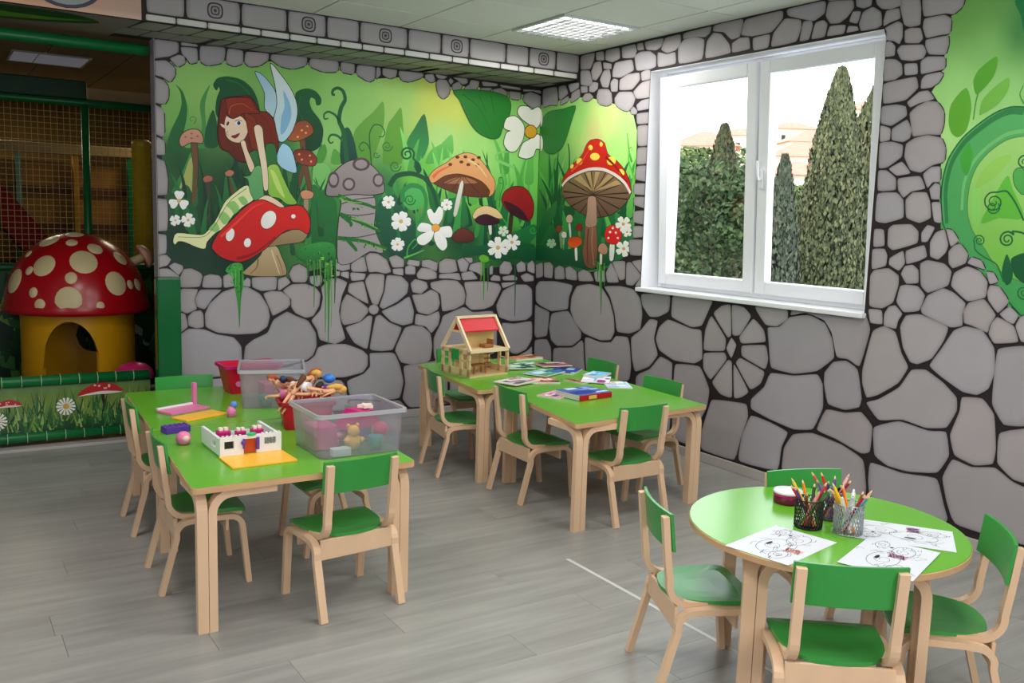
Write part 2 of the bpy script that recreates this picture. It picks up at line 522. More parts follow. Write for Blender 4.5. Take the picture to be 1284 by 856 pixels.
STONES_R = '''
-7,1162 -106,1189 -123,1073 -19,1050
-125,1185 -208,1195 -256,1166 -253,1066 -132,1068
-276,1146 -337,1175 -400,1163 -423,1072 -281,1062
-418,1159 -478,1178 -566,1143 -579,1072 -432,1073
-583,1134 -648,1163 -732,1148 -793,1082 -596,1069
-781,1146 -858,1180 -906,1163 -927,1087 -809,1079
-923,1155 -979,1235 -1053,1153 -1080,1093 -943,1083
-986,1240 -1142,1253 -1145,1121 -1086,1108
-1151,1240 -1201,1247 -1258,1157 -1235,1081 -1155,1084
-1201,1252 -1305,1271 -1312,1170 -1264,1167
-1265,1158 -1301,1151 -1307,1077 -1256,1082
-13,990 -68,1037 -291,1052 -538,1039 -485,932 -482,839 -251,801 -100,829 -21,860
-12,848 -81,827 -233,804 -222,685 -208,598 -58,563 -18,586
-252,795 -482,839 -574,756 -664,684 -659,632 -552,562 -341,534 -257,572 -222,675
-573,1036 -738,1064 -883,1050 -982,965 -1044,845 -1060,731 -1019,667 -895,647 -681,676 -557,754 -500,841 -510,945
-898,1056 -1096,1075 -1243,1063 -1325,1004 -1355,896 -1341,782 -1224,736 -1075,732 -1043,864 -981,984
-20,553 -209,582 -269,519 -286,393 -32,345
-287,522 -553,557 -667,633 -694,606 -711,476 -734,377 -533,335 -301,309
-690,667 -895,642 -1019,657 -1069,712 -1210,720 -1238,647 -1262,508 -1248,400 -947,351 -734,377
-23,338 -287,382 -301,298 -516,322 -530,103 -37,101
-533,325 -735,367 -948,341 -983,57 -548,96
-964,343 -1249,391 -1312,325 -1345,63 -991,58
-1320,1034 -1625,1059 -1619,938 -1518,891 -1426,881 -1342,952
-1639,1060 -2028,1054 -1994,990 -1936,872 -1841,851 -1637,899 -1637,980
-1233,718 -1339,784 -1427,873 -1520,870 -1484,738 -1538,631 -1452,535 -1297,471 -1258,560
-1523,825 -1608,892 -1841,851 -1937,856 -1961,661 -1888,620 -1689,611 -1535,662 -1493,739
-1553,633 -1683,604 -1684,488 -1683,375 -1694,88 -1360,59 -1298,458 -1453,525
-1695,602 -1942,623 -2040,478 -2023,357 -1959,246 -1959,76 -1706,80 -1689,376 -1693,479
-2053,421 -2195,438 -2356,448 -2375,368 -2326,226 -2289,65 -1981,71 -1977,190 -2031,359
-2176,1039 -2283,1030 -2347,982 -2261,853 -2199,845
-2360,974 -2448,911 -2473,839 -2277,805 -2254,843
-2474,824 -2498,737 -2480,672 -2284,729 -2278,795
-2481,663 -2452,585 -2374,530 -2238,681 -2272,720
-2367,519 -2305,476 -2244,456 -2220,688
-2232,454 -2128,464 -2044,527 -2174,691 -2210,687
-2036,535 -1966,602 -1958,705 -2145,734 -2169,694
-1956,718 -1964,856 -2009,957 -2151,820 -2145,740
-2022,968 -2096,1022 -2171,1039 -2192,844 -2163,826
-2193,835 -2241,794 -2204,699 -2153,760
-2354,1046 -2617,1050 -2622,993 -2548,941 -2457,939
-2648,1065 -2908,1078 -3138,1079 -3179,996 -3129,779 -3049,817 -2972,814 -2929,950 -2874,1011 -2747,1040 -2631,1011
-2469,932 -2560,942 -2631,1011 -2768,1037 -2884,1004 -2942,918 -2968,813 -2859,721 -2693,678 -2514,686 -2490,826
-2515,668 -2694,675 -2860,713 -2901,660 -2917,526 -2858,385 -2722,357 -2540,382 -2383,416 -2378,480 -2477,571
-2899,727 -2953,795 -3040,815 -3120,778 -3159,621 -3148,570 -3056,536 -2936,547 -2901,660
-2386,389 -2541,373 -2690,341 -2643,241 -2634,85 -2302,68 -2324,244
-2712,337 -2848,375 -3053,351 -3202,302 -3241,80 -2918,60 -2646,78 -2654,243
-2868,387 -2927,528 -3057,528 -3159,556 -3239,490 -3235,342 -3181,321 -3012,367
-3139,773 -3183,996 -3252,1028 -3325,1005 -3370,894 -3418,831 -3367,737 -3251,654 -3181,625 -3146,700
-3340,1030 -3368,1094 -3450,1110 -3615,1061 -3592,984 -3537,887 -3459,848 -3416,854 -3367,924
-3516,853 -3579,952 -3632,1048 -3691,1076 -3781,1065 -3847,988 -3861,876 -3838,787 -3783,748 -3708,750 -3593,805
-3173,607 -3253,638 -3369,722 -3427,825 -3509,837 -3611,785 -3687,724 -3694,658 -3649,560 -3539,536 -3402,555 -3264,519
-3230,488 -3385,552 -3555,532 -3650,552 -3678,430 -3624,326 -3462,293 -3339,294 -3254,331
-3702,734 -3813,746 -3878,679 -3902,512 -3895,438 -3802,408 -3693,434 -3660,532 -3701,660
-3850,889 -3854,989 -3975,1019 -4027,984 -4071,689 -4013,643 -3919,630 -3852,718
-3901,598 -4061,653 -4101,391 -3992,390 -3908,448
-3230,300 -3428,284 -3626,311 -3670,185 -3711,89 -3250,86 -3230,193
-3641,315 -3686,425 -3788,404 -3903,433 -3993,383 -4104,363 -4131,97 -3726,94 -3676,202
-4037,1013 -4247,1067 -4309,711 -4078,684
-4083,636 -4311,685 -4323,342 -4116,380
-4125,355 -4326,316 -4421,105 -4152,96
-4281,1084 -4528,1102 -4558,725 -4326,714
-4326,662 -4570,715 -4646,107 -4432,109 -4335,346
-3940,1104 -4029,1094 -4219,1102 -4246,1080 -3996,1028
-510,2743 -687,2744 -676,2684 -639,2632 -517,2641
-695,2743 -789,2739 -801,2673 -707,2685
-812,2741 -969,2742 -982,2663 -894,2647 -809,2676
-991,2739 -1142,2740 -1160,2689 -1134,2648 -1004,2661
-1156,2738 -1218,2738 -1236,2688 -1166,2693
-1232,2741 -1432,2738 -1410,2685 -1359,2667 -1257,2685
-1439,2737 -1591,2739 -1596,2676 -1549,2641 -1466,2635 -1405,2665
-1616,2740 -1871,2745 -1857,2704 -1818,2685 -1710,2705 -1612,2703
-1888,2747 -2139,2749 -2112,2642 -2042,2637 -1977,2693 -1879,2712
-517,2637 -632,2623 -660,2563 -679,2523 -624,2510 -524,2530
-649,2612 -684,2673 -763,2673 -784,2596 -717,2542 -669,2552
-787,2661 -887,2639 -890,2602 -798,2613
-756,2543 -798,2603 -867,2604 -886,2547 -861,2475 -791,2487
-899,2582 -924,2643 -1114,2642 -1141,2563 -992,2530 -902,2545
-1133,2662 -1195,2680 -1298,2671 -1362,2632 -1367,2562 -1314,2551 -1162,2556
-1373,2656 -1467,2627 -1549,2633 -1562,2555 -1381,2552
-1572,2663 -1625,2701 -1722,2704 -1813,2674 -1806,2549 -1581,2549
-1823,2551 -1832,2659 -1886,2703 -1955,2685 -2028,2615 -2049,2558
-2054,2558 -2049,2616 -2112,2638 -2187,2631 -2204,2560
-881,2510 -917,2534 -970,2519 -969,2437 -894,2444
-985,2517 -1064,2545 -1198,2543 -1209,2493 -1129,2434 -983,2445
-935,2394 -984,2435 -1130,2421 -1169,2372 -1144,2321 -1097,2288 -1023,2304 -946,2347
-725,2423 -745,2478 -862,2466 -902,2434 -915,2359 -855,2346 -752,2369
-632,2509 -686,2536 -742,2521 -737,2479 -691,2460 -634,2470
-547,2430 -586,2461 -643,2460 -693,2426 -631,2399 -565,2409
-525,2520 -615,2510 -618,2467 -536,2470
-1212,2541 -1273,2552 -1308,2545 -1312,2486 -1224,2482
-1137,2420 -1224,2473 -1306,2482 -1312,2363 -1176,2367
-1179,2326 -1233,2353 -1308,2359 -1307,2289 -1196,2285
-1118,2296 -1151,2320 -1196,2285 -1184,2263 -1127,2268
-1184,2268 -1239,2268 -1238,2192 -1196,2195
-1199,2186 -1239,2183 -1242,2044 -1214,2045
-1212,2036 -1243,2035 -1244,1922 -1209,1919
-1210,1910 -1245,1913 -1249,1800 -1202,1819
-1190,1792 -1247,1791 -1246,1709 -1195,1718
-1197,1700 -1246,1700 -1248,1618 -1201,1645
-1197,1599 -1246,1609 -1251,1508 -1202,1525
-1204,1498 -1249,1499 -1248,1425 -1210,1415
-1168,1404 -1247,1407 -1252,1296 -1183,1293
-23,2552 -223,2551 -250,2403 -132,2419 -32,2402
-241,2549 -337,2549 -376,2481 -274,2441 -252,2458
-274,2436 -377,2466 -388,2426 -268,2402
-363,2552 -506,2551 -509,2512 -401,2484
-405,2424 -418,2482 -517,2506 -530,2442 -415,2408
-2141,2741 -2434,2745 -2438,2697 -2360,2632 -2208,2632 -2117,2653
-2458,2745 -2732,2746 -2730,2677 -2661,2646 -2577,2671 -2471,2706
-2214,2623 -2351,2626 -2343,2548 -2226,2547
-2452,2698 -2568,2669 -2576,2631 -2550,2552 -2358,2548 -2371,2626
-2583,2659 -2643,2653 -2654,2626 -2634,2551 -2565,2550
-2671,2638 -2724,2643 -2753,2618 -2741,2550 -2647,2551 -2660,2611
-2746,2737 -2909,2715 -2917,2673 -2879,2632 -2831,2609 -2770,2615 -2735,2662
-2767,2605 -2874,2595 -2866,2548 -2750,2552
-2923,2739 -3026,2720 -3023,2665 -2976,2660 -2929,2678
-2890,2606 -2910,2657 -2964,2648 -2946,2587
-2878,2551 -2888,2586 -2947,2574 -2957,2552
-2954,2586 -2973,2643 -3032,2660 -3086,2624 -3096,2557 -3066,2545 -2970,2546
-3038,2718 -3205,2687 -3203,2637 -3143,2628 -3089,2637 -3055,2666
-3102,2576 -3113,2626 -3189,2626 -3202,2573 -3142,2563 -3105,2549
-2741,2745 -2915,2741 -2909,2722 -2750,2738
-3113,2541 -3188,2562 -3215,2545 -3222,2479 -3206,2446 -3174,2467 -3119,2481
-3193,2626 -3198,2689 -3295,2671 -3312,2605 -3316,2522 -3258,2522 -3224,2537
-3309,2668 -3540,2626 -3532,2573 -3488,2544 -3446,2557 -3327,2558
-3332,2551 -3440,2552 -3480,2527 -3480,2457 -3421,2459 -3352,2454 -3329,2508
-3349,2448 -3470,2452 -3478,2411 -3466,2360 -3374,2375 -3352,2416
-3230,2510 -3259,2518 -3318,2509 -3337,2456 -3317,2436 -3236,2448
-3194,2418 -3214,2441 -3340,2427 -3361,2389 -3347,2359 -3289,2354 -3221,2369
-3120,2468 -3151,2470 -3184,2442 -3185,2393 -3125,2394
-3124,2385 -3190,2376 -3230,2348 -3239,2295 -3200,2274 -3131,2271
-3242,2347 -3316,2341 -3325,2286 -3251,2288
-3333,2348 -3367,2366 -3466,2353 -3469,2294 -3403,2289 -3339,2284
-3346,2258 -3365,2278 -3445,2284 -3464,2270 -3443,2234 -3403,2213 -3346,2213
-3130,2261 -3208,2270 -3318,2277 -3335,2220 -3270,2165 -3138,2157
-3275,2155 -3340,2201 -3390,2202 -3430,2157 -3346,2145 -3296,2127
-3295,2101 -3333,2131 -3388,2151 -3445,2143 -3485,2092 -3488,2029 -3475,1982 -3404,1990 -3325,1982 -3314,2022
-3131,2148 -3219,2150 -3273,2136 -3285,2089 -3199,2043 -3134,2061
-3200,2029 -3287,2073 -3318,2015 -3311,1976 -3275,1959 -3206,1972
-3132,2054 -3196,2033 -3198,1973 -3138,1966
-3136,1966 -3214,1965 -3276,1945 -3275,1886 -3195,1836 -3143,1831
-3286,1886 -3291,1951 -3333,1975 -3404,1987 -3483,1969 -3509,1920 -3509,1851 -3447,1840 -3386,1803 -3326,1818
-3200,1829 -3277,1866 -3335,1802 -3253,1791
-3397,1797 -3441,1831 -3490,1832 -3497,1756 -3455,1757 -3430,1725
-3142,1824 -3193,1822 -3251,1781 -3256,1720 -3147,1715
-3258,1780 -3387,1790 -3422,1725 -3343,1713 -3302,1680 -3268,1720
-3440,1724 -3469,1753 -3498,1743 -3502,1672 -3456,1673
-3145,1708 -3261,1710 -3303,1673 -3315,1580 -3207,1551 -3147,1561
-3314,1673 -3351,1709 -3428,1708 -3450,1666 -3465,1582 -3403,1555 -3326,1580
-3457,1660 -3507,1660 -3524,1557 -3481,1563
-3146,1523 -3206,1521 -3218,1435 -3149,1426
-3229,1524 -3254,1545 -3359,1551 -3403,1515 -3405,1456 -3266,1414 -3233,1436
-3418,1509 -3447,1549 -3491,1537 -3455,1464 -3423,1463
-3469,1465 -3493,1511 -3540,1531 -3568,1455 -3558,1416 -3520,1379 -3476,1393
-3547,1532 -3582,1526 -3621,1476 -3580,1443
-3571,1423 -3596,1453 -3629,1464 -3674,1415 -3665,1370 -3600,1341 -3577,1366
-3144,1419 -3219,1422 -3238,1388 -3235,1333 -3150,1308
-3251,1375 -3327,1419 -3344,1353 -3311,1311 -3250,1341
-3338,1417 -3442,1451 -3462,1392 -3421,1370 -3349,1347
-3425,1357 -3463,1376 -3556,1364 -3598,1328 -3588,1257 -3479,1212 -3440,1246
-3323,1298 -3342,1339 -3386,1349 -3421,1324 -3428,1258 -3358,1250
-3145,1279 -3166,1309 -3252,1324 -3313,1290 -3317,1243 -3295,1149 -3233,1112 -3152,1115
-3325,1237 -3358,1246 -3425,1244 -3470,1201 -3445,1119 -3357,1104 -3310,1154
-3598,1257 -3609,1322 -3673,1358 -3740,1337 -3781,1290 -3779,1215 -3690,1188
-3671,1371 -3688,1403 -3742,1387 -3765,1345 -3726,1355
-3766,1338 -3805,1335 -3831,1293 -3791,1278
-3782,1240 -3792,1275 -3836,1275 -3893,1206 -3843,1146 -3792,1203
-3674,1142 -3696,1185 -3772,1211 -3837,1139 -3810,1092 -3805,1051 -3727,1077 -3683,1085
-3451,1133 -3480,1202 -3561,1245 -3618,1227 -3684,1181 -3672,1129 -3678,1071 -3618,1055 -3461,1107
-3247,1086 -3270,1126 -3308,1137 -3354,1097 -3331,1060 -3324,1015 -3249,1023
-3149,1104 -3233,1105 -3244,1030 -3168,1029
-3849,1146 -3894,1188 -3941,1150 -3921,1105 -3883,1119
-3816,1099 -3841,1133 -3925,1099 -3954,1026 -3838,1005 -3808,1048
-3928,1099 -3948,1144 -3988,1160 -4001,1029 -3962,1030
-3994,1155 -4078,1134 -4100,1036 -4008,1024
-4084,1129 -4175,1121 -4184,1035 -4106,1030
-4400,965 -4690,955 -4690,1140 -4500,1120
-4525,1135 -4690,1150 -4690,1380'''
FIGURES = '''
b|leaf|0|6|p|20,85,45|35,110,50|0||1|-2801,2300 -2757,2259 -2731,2170 -2737,2087 -2757,2002 -2775,1883 -2861,1878 -2851,1961 -2822,2038 -2784,2116 -2766,2184 -2773,2257
b|leaf|1|5|p|60,130,65||0||1|-2586,2322 -2608,2249 -2620,2180 -2616,2063 -2608,1928 -2675,1924 -2640,2044 -2653,2177 -2633,2246
b|leaf|2|5|p|90,160,80||0||1|-2707,2289 -2717,2205 -2722,2104 -2707,2005 -2683,1923 -2758,1918 -2736,2053 -2723,2171
b|leaf|3|6|p|20,80,45||0||1|-2571,2164 -2546,2086 -2540,1933 -2625,1927 -2615,2046
b|leaf|4|6|p|34,110,50|60,140,70|0||1|-2709,1888 -2752,1792 -2795,1706 -2837,1620 -2771,1631 -2711,1744
b|leaf|5|7|p|150,155,85||0||1|-2718,1845 -2695,1821 -2698,1591 -2721,1616 -2754,1674 -2796,1630 -2753,1750
b|leaf|6|7|p|24,78,44||0||1|-2745,1674 -2713,1633 -2689,1549 -2682,1446 -2857,1441 -2855,1509 -2805,1596
b|leaf|7|8|p|12,66,42|18,84,46|0||1|-2561,2304 -2565,2328 -2535,2369 -2466,2385 -2380,2373 -2310,2321 -2275,2247 -2266,2161 -2364,2118 -2520,2105 -2554,2153 -2545,2238 -2525,2290 -2531,2311 -2544,2288
b|leaf|8|8|p|10,60,38|20,88,48|0||1|-2019,2315 -1982,2349 -1925,2364 -1868,2347 -1834,2306 -1837,2265 -1868,2258 -1877,2293 -1906,2304 -1916,2272 -1896,2220 -1844,2162 -1817,2092 -1838,1981 -1925,1939 -2000,2024 -2010,2201
b|leaf|9|6|p|50,130,60||0||1|-1825,2000 -1867,1916 -1905,1814 -1876,1706 -1824,1782
b|leaf|10|6|p|90,160,80||0||1|-1825,1964 -1857,1853 -1891,1778 -1866,1670 -1824,1708
b|leaf|11|7|p|22,90,48||0||1|-1876,1770 -1857,1652 -1866,1467 -1822,1320 -1823,1653 -1852,1716
b|leaf|12|7|p|26,100,50|60,140,60|0||1|-1895,1760 -1847,1643 -1875,1393 -1806,1208 -1717,1208 -1708,1434 -1798,1580 -1832,1680
b|leaf|13|8|p|80,150,75||0||1|-1832,1644 -1797,1506 -1727,1377 -1718,1453 -1788,1581
b|leaf|14|6|p|110,175,95||0||1|-1876,1861 -1789,1857 -1749,1767 -1798,1673 -1847,1707 -1886,1632 -1895,1778
b|leaf|15|6|p|70,140,55||0||1|-1809,2001 -1789,1948 -1818,1873 -1886,1869 -1848,1944
b|leaf|16|6|p|80,150,60||0||1|-1741,1970 -1691,1936 -1681,1872 -1760,1868
b|fairy|17|20|p|170,198,214|150,185,205|5|30,28,20|1|-2291,2434 -2238,2414 -2166,2335 -2146,2259 -2167,2152 -2212,2183 -2230,2216 -2229,2303 -2274,2393
b|fairy|17|21|p|165,200,225|205,215,220|6|30,28,20|1|-2188,2497 -2129,2443 -2056,2355 -2014,2271 -2005,2184 -2038,2074 -2094,1999 -2131,1997 -2158,2047 -2167,2134 -2144,2241 -2157,2362
b|fairy|17|23|p|120,168,200||0||1|-2102,2333 -2056,2250 -2047,2162 -2084,2071 -2121,2041 -2116,2156 -2093,2229
b|fairy|17|20|p|150,190,215||5|30,28,20|1|-2131,1943 -2103,1981 -2057,1957 -2029,1897 -2010,1799 -2047,1793 -2113,1820 -2149,1871
b|fairy|17|20|p|185,205,215||4|30,28,20|1|-2149,2048 -2084,2044 -2094,2008 -2140,1991
b|mush|18|10|p|100,66,42||3|30,28,20|1|-1986,2025 -1953,2027 -1934,1867 -1900,1687 -1929,1685 -1963,1847
b|mush|18|13|p|160,85,45|140,65,35|6|30,28,20|1|-2075,2018 -2038,2083 -2000,2131 -1944,2146 -1901,2116 -1894,2068 -1953,2027 -2019,2003
b|mush|18|16|p|215,150,110||0||1|-1964,2080 -1965,2076 -1968,2074 -1972,2072 -1976,2073 -1980,2075 -1981,2079 -1980,2082 -1976,2085 -1972,2087 -1968,2086 -1965,2084
b|mush|18|16|p|215,150,110||0||1|-1926,2110 -1927,2106 -1930,2103 -1934,2102 -1938,2103 -1942,2105 -1943,2109 -1942,2112 -1938,2115 -1934,2116 -1930,2116 -1927,2113
b|mush|18|16|p|215,150,110||0||1|-1992,2033 -1993,2030 -1997,2027 -2000,2026 -2004,2026 -2008,2029 -2009,2032 -2008,2036 -2004,2039 -2000,2040 -1997,2039 -1993,2037
b|mush|18|16|p|215,150,110||0||1|-1935,2064 -1936,2061 -1940,2058 -1944,2057 -1947,2057 -1951,2060 -1952,2063 -1951,2067 -1948,2070 -1944,2071 -1940,2070 -1936,2068
b|mush|19|10|p|95,62,40||3|30,28,20|1|-1972,1855 -1943,1843 -1991,1683 -2024,1681
b|mush|19|13|p|140,60,38|120,45,30|6|30,28,20|1|-2029,1924 -1991,1948 -1915,1944 -1867,1898 -1876,1852 -1924,1844 -2000,1863
b|mush|19|16|p|220,140,110||0||1|-1983,1918 -1984,1914 -1987,1911 -1991,1910 -1995,1910 -1998,1913 -1998,1917 -1998,1920 -1995,1923 -1991,1924 -1987,1924 -1984,1921
b|mush|19|16|p|220,140,110||0||1|-1907,1913 -1908,1910 -1911,1907 -1915,1906 -1919,1906 -1922,1909 -1923,1912 -1922,1916 -1919,1919 -1915,1920 -1911,1919 -1908,1917
b|mush|19|16|p|220,140,110||0||1|-1898,1873 -1899,1870 -1901,1867 -1905,1866 -1909,1866 -1912,1869 -1913,1872 -1912,1876 -1909,1879 -1905,1880 -1901,1879 -1899,1877
b|mush|19|16|p|220,140,110||0||1|-1964,1883 -1965,1879 -1968,1876 -1972,1875 -1976,1876 -1979,1878 -1980,1882 -1979,1885 -1976,1888 -1972,1889 -1968,1889 -1965,1886
b|mush|20|10|p|150,130,105||2.4|38,24,20|1|-1955,1621 -1926,1622 -1926,1539 -1953,1538
b|mush|20|13|p|190,130,95||4|38,24,20|1|-1981,1656 -1943,1676 -1890,1660 -1900,1623 -1962,1616
b|mush|21|10|p|96,66,44||4|30,28,20|1|-2710,1938 -2673,1941 -2671,1737 -2690,1575 -2714,1574 -2695,1736
b|mush|21|14|p|175,125,105|190,140,118|6|30,28,20|1|-2782,1950 -2765,1993 -2724,2023 -2665,2027 -2637,1986 -2641,1947 -2708,1947 -2767,1916
b|mush|21|17|p|130,80,70||0||1|-2738,1978 -2738,1975 -2741,1974 -2745,1972 -2749,1973 -2752,1974 -2752,1977 -2752,1979 -2749,1981 -2745,1982 -2741,1982 -2738,1980
b|mush|21|17|p|130,80,70||0||1|-2700,2002 -2701,1999 -2704,1997 -2707,1996 -2711,1997 -2714,1998 -2715,2001 -2714,2003 -2711,2005 -2707,2006 -2704,2006 -2701,2004
b|mush|21|17|p|130,80,70||0||1|-2663,1988 -2663,1985 -2666,1983 -2670,1982 -2674,1983 -2677,1984 -2678,1987 -2677,1989 -2674,1991 -2670,1992 -2666,1992 -2663,1990
b|mush|21|17|p|130,80,70||0||1|-2700,1972 -2701,1970 -2705,1968 -2708,1967 -2711,1967 -2714,1969 -2715,1971 -2714,1974 -2711,1976 -2708,1977 -2704,1976 -2701,1975
b|curl|22|9|s|60,110,60|5|3|-2692,2065 -2680,2081 -2681,2100 -2694,2108 -2707,2105 -2715,2094 -2714,2084 -2706,2080 -2700,2082 -2697,2087
b|mush|23|10|p|52,58,40||1.8|38,24,20|1|-2626,1701 -2592,1703 -2596,1466 -2631,1465
b|mush|23|13|p|150,88,70||3|38,24,20|1|-2637,1722 -2612,1741 -2580,1734 -2581,1708 -2628,1697
b|mush|24|10|p|90,62,46||1.8|38,24,20|1|-2474,1748 -2455,1749 -2434,1628 -2456,1627
b|mush|24|13|p|170,110,85||3|38,24,20|1|-2496,1764 -2465,1785 -2437,1771 -2453,1747 -2485,1745
b|flower|25|12|p|226,224,218||0||1|-2782,1573 -2755,1577 -2734,1570 -2733,1550 -2744,1538 -2751,1523 -2770,1516 -2784,1534 -2791,1560
b|flower|25|12|p|226,224,218||0||1|-2796,1560 -2807,1535 -2825,1519 -2843,1527 -2846,1542 -2855,1555 -2850,1575 -2828,1579 -2803,1574
b|flower|25|12|p|226,224,218||0||1|-2799,1579 -2814,1600 -2819,1623 -2802,1635 -2788,1631 -2772,1633 -2757,1620 -2766,1598 -2784,1578
b|flower|25|13|p|190,160,90||0||1|-2780,1571 -2782,1564 -2787,1560 -2793,1558 -2799,1559 -2804,1563 -2805,1570 -2803,1577 -2798,1581 -2792,1583 -2787,1582 -2782,1578
b|flower|26|12|p|226,224,218||0||1|-2811,1447 -2796,1451 -2784,1448 -2782,1437 -2788,1430 -2791,1421 -2802,1416 -2810,1425 -2815,1439
b|flower|26|12|p|226,224,218||0||1|-2815,1439 -2812,1424 -2816,1411 -2827,1409 -2833,1415 -2841,1417 -2846,1428 -2837,1437 -2823,1443
b|flower|26|12|p|226,224,218||0||1|-2823,1443 -2838,1439 -2850,1442 -2851,1453 -2846,1460 -2843,1469 -2832,1474 -2824,1465 -2819,1451
b|flower|26|12|p|226,224,218||0||1|-2819,1451 -2822,1466 -2818,1479 -2807,1481 -2801,1475 -2793,1473 -2788,1462 -2797,1453 -2811,1447
b|flower|26|13|p|190,160,90||0||1|-2810,1445 -2811,1442 -2814,1439 -2817,1438 -2820,1439 -2823,1442 -2824,1445 -2823,1448 -2820,1451 -2817,1452 -2814,1451 -2811,1449
b|flower|27|12|p|226,224,218||0||1|-2730,1453 -2714,1463 -2698,1465 -2691,1452 -2696,1441 -2696,1430 -2707,1420 -2721,1428 -2732,1443
b|flower|27|12|p|226,224,218||0||1|-2732,1443 -2723,1426 -2723,1410 -2735,1403 -2745,1408 -2756,1407 -2765,1417 -2758,1432 -2742,1444
b|flower|27|12|p|226,224,218||0||1|-2742,1444 -2759,1435 -2775,1433 -2781,1446 -2776,1456 -2776,1467 -2766,1477 -2752,1470 -2741,1455
b|flower|27|12|p|226,224,218||0||1|-2741,1455 -2749,1472 -2750,1488 -2737,1495 -2727,1490 -2717,1491 -2707,1481 -2715,1466 -2730,1453
b|flower|27|13|p|190,160,90||0||1|-2728,1449 -2729,1445 -2732,1441 -2737,1440 -2741,1441 -2744,1444 -2745,1449 -2744,1453 -2740,1457 -2736,1457 -2732,1457 -2729,1453
b|fairy|17|26|p|96,28,14|124,40,18|8|52,16,8|1|-2519,2207 -2485,2244 -2407,2261 -2328,2269 -2284,2211 -2264,2178 -2212,2176 -2171,2134 -2156,2065 -2138,1987 -2149,1925 -2168,1870 -2204,1894 -2222,1955 -2330,1913 -2348,1859 -2366,1841 -2419,1855 -2471,1903 -2522,1926 -2540,2018
b|fairy|17|27|p|96,30,14||3|30,28,20|1|-2462,1964 -2365,1971 -2348,1850 -2419,1872 -2453,1922
b|fairy|17|29|p|228,192,168||4|30,28,20|1|-2490,2124 -2451,2115 -2395,2139 -2354,2102 -2342,2051 -2365,1997 -2400,1967 -2444,1970 -2479,1993 -2494,2035 -2499,2081
b|fairy|17|31|p|118,34,12|136,40,14|7|58,18,8|1|-2485,2239 -2398,2256 -2323,2255 -2293,2202 -2266,2169 -2328,2162 -2372,2160 -2399,2142 -2451,2119 -2477,2151 -2485,2193
b|fairy|17|32|p|122,40,16||4|30,28,20|1|-2364,2157 -2302,2140 -2276,2073 -2231,1937 -2312,1931 -2330,1982 -2345,2059 -2353,2110
b|fairy|17|32|p|100,30,14||3|30,28,20|1|-2520,2190 -2485,2218 -2486,2142 -2499,2081 -2486,1988 -2453,1939 -2436,1906 -2505,1918 -2534,2002
b|fairy|17|33|p|228,192,168||0||1|-2525,2079 -2495,2069 -2487,2048 -2512,2059
b|fairy|17|33|p|230,200,180||0||1|-2486,2133 -2460,2118 -2417,2112 -2460,2100
b|fairy|17|34|p|240,238,230||0||1|-2387,2094 -2390,2086 -2398,2079 -2408,2076 -2419,2077 -2427,2083 -2429,2090 -2426,2098 -2418,2105 -2408,2107 -2397,2107 -2390,2101
b|fairy|17|35|p|38,50,70||0||1|-2392,2093 -2394,2086 -2398,2082 -2404,2079 -2410,2081 -2413,2085 -2415,2091 -2413,2098 -2410,2103 -2404,2105 -2398,2104 -2394,2100
b|fairy|17|34|p|74,44,60||0||1|-2469,2081 -2473,2074 -2477,2070 -2481,2069 -2484,2072 -2485,2078 -2483,2085 -2479,2092 -2475,2096 -2471,2097 -2468,2094 -2467,2088
b|fairy|17|35|s|60,26,20|4|3|-2427,2102 -2408,2112 -2383,2106
b|fairy|17|34|p|120,30,40||2|30,28,20|1|-2454,2003 -2426,2014 -2400,2027 -2409,2007 -2431,1992
b|fairy|17|34|s|170,120,100|4|3|-2474,2036 -2487,2018 -2470,2008
b|fairy|17|36|s|90,28,18|4|2|-2364,2135 -2311,2105 -2294,2037 -2276,1951
b|fairy|17|36|s|90,28,18|4|2|-2257,2162 -2212,2113 -2185,2028 -2177,1940
b|fairy|17|36|s|190,100,60|4|2|-2468,2143 -2451,2196 -2381,2219 -2311,2183
b|fairy|17|37|p|226,190,165||4|30,28,20|1|-2392,1969 -2365,1980 -2348,1920 -2320,1861 -2302,1809 -2327,1777 -2353,1841 -2374,1910
b|fairy|17|38|p|40,105,52||4|30,28,20|1|-2222,1964 -2163,1968 -2148,1871 -2159,1831 -2214,1828 -2224,1893
b|fairy|17|39|p|80,148,90|100,165,100|4|30,28,20|1|-2376,1744 -2331,1755 -2295,1814 -2257,1812 -2242,1654 -2242,1614 -2296,1588 -2332,1650 -2345,1728
b|fairy|17|39|p|120,172,62|150,195,80|4|30,28,20|1|-2215,1810 -2149,1836 -2113,1767 -2057,1653 -2008,1584 -2076,1575 -2132,1614 -2205,1637
b|fairy|17|40|p|175,205,105||0||1|-2195,1798 -2159,1782 -2113,1677 -2094,1615 -2150,1675
b|fairy|17|41|p|230,196,172||4|30,28,20|1|-2302,2071 -2275,2091 -2247,2067 -2238,1971 -2217,1832 -2208,1735 -2212,1668 -2237,1667 -2250,1777 -2268,1890 -2289,1994
b|fairy|17|38|p|205,208,158||4|30,28,20|1|-2349,1689 -2303,1607 -2377,1551 -2449,1487 -2506,1407 -2563,1371 -2620,1309 -2632,1267 -2676,1272 -2759,1307 -2801,1311 -2822,1291 -2832,1314 -2808,1363 -2692,1355 -2632,1362 -2562,1449 -2509,1555 -2483,1591 -2421,1646
b|fairy|17|40|p|128,178,100||0||1|-2412,1603 -2377,1617 -2346,1579 -2377,1556 -2404,1585
b|fairy|17|40|p|128,178,100||0||1|-2492,1556 -2439,1584 -2404,1533 -2440,1496 -2457,1522
b|fairy|17|40|p|128,178,100||0||1|-2545,1484 -2510,1512 -2466,1469 -2502,1425 -2528,1450
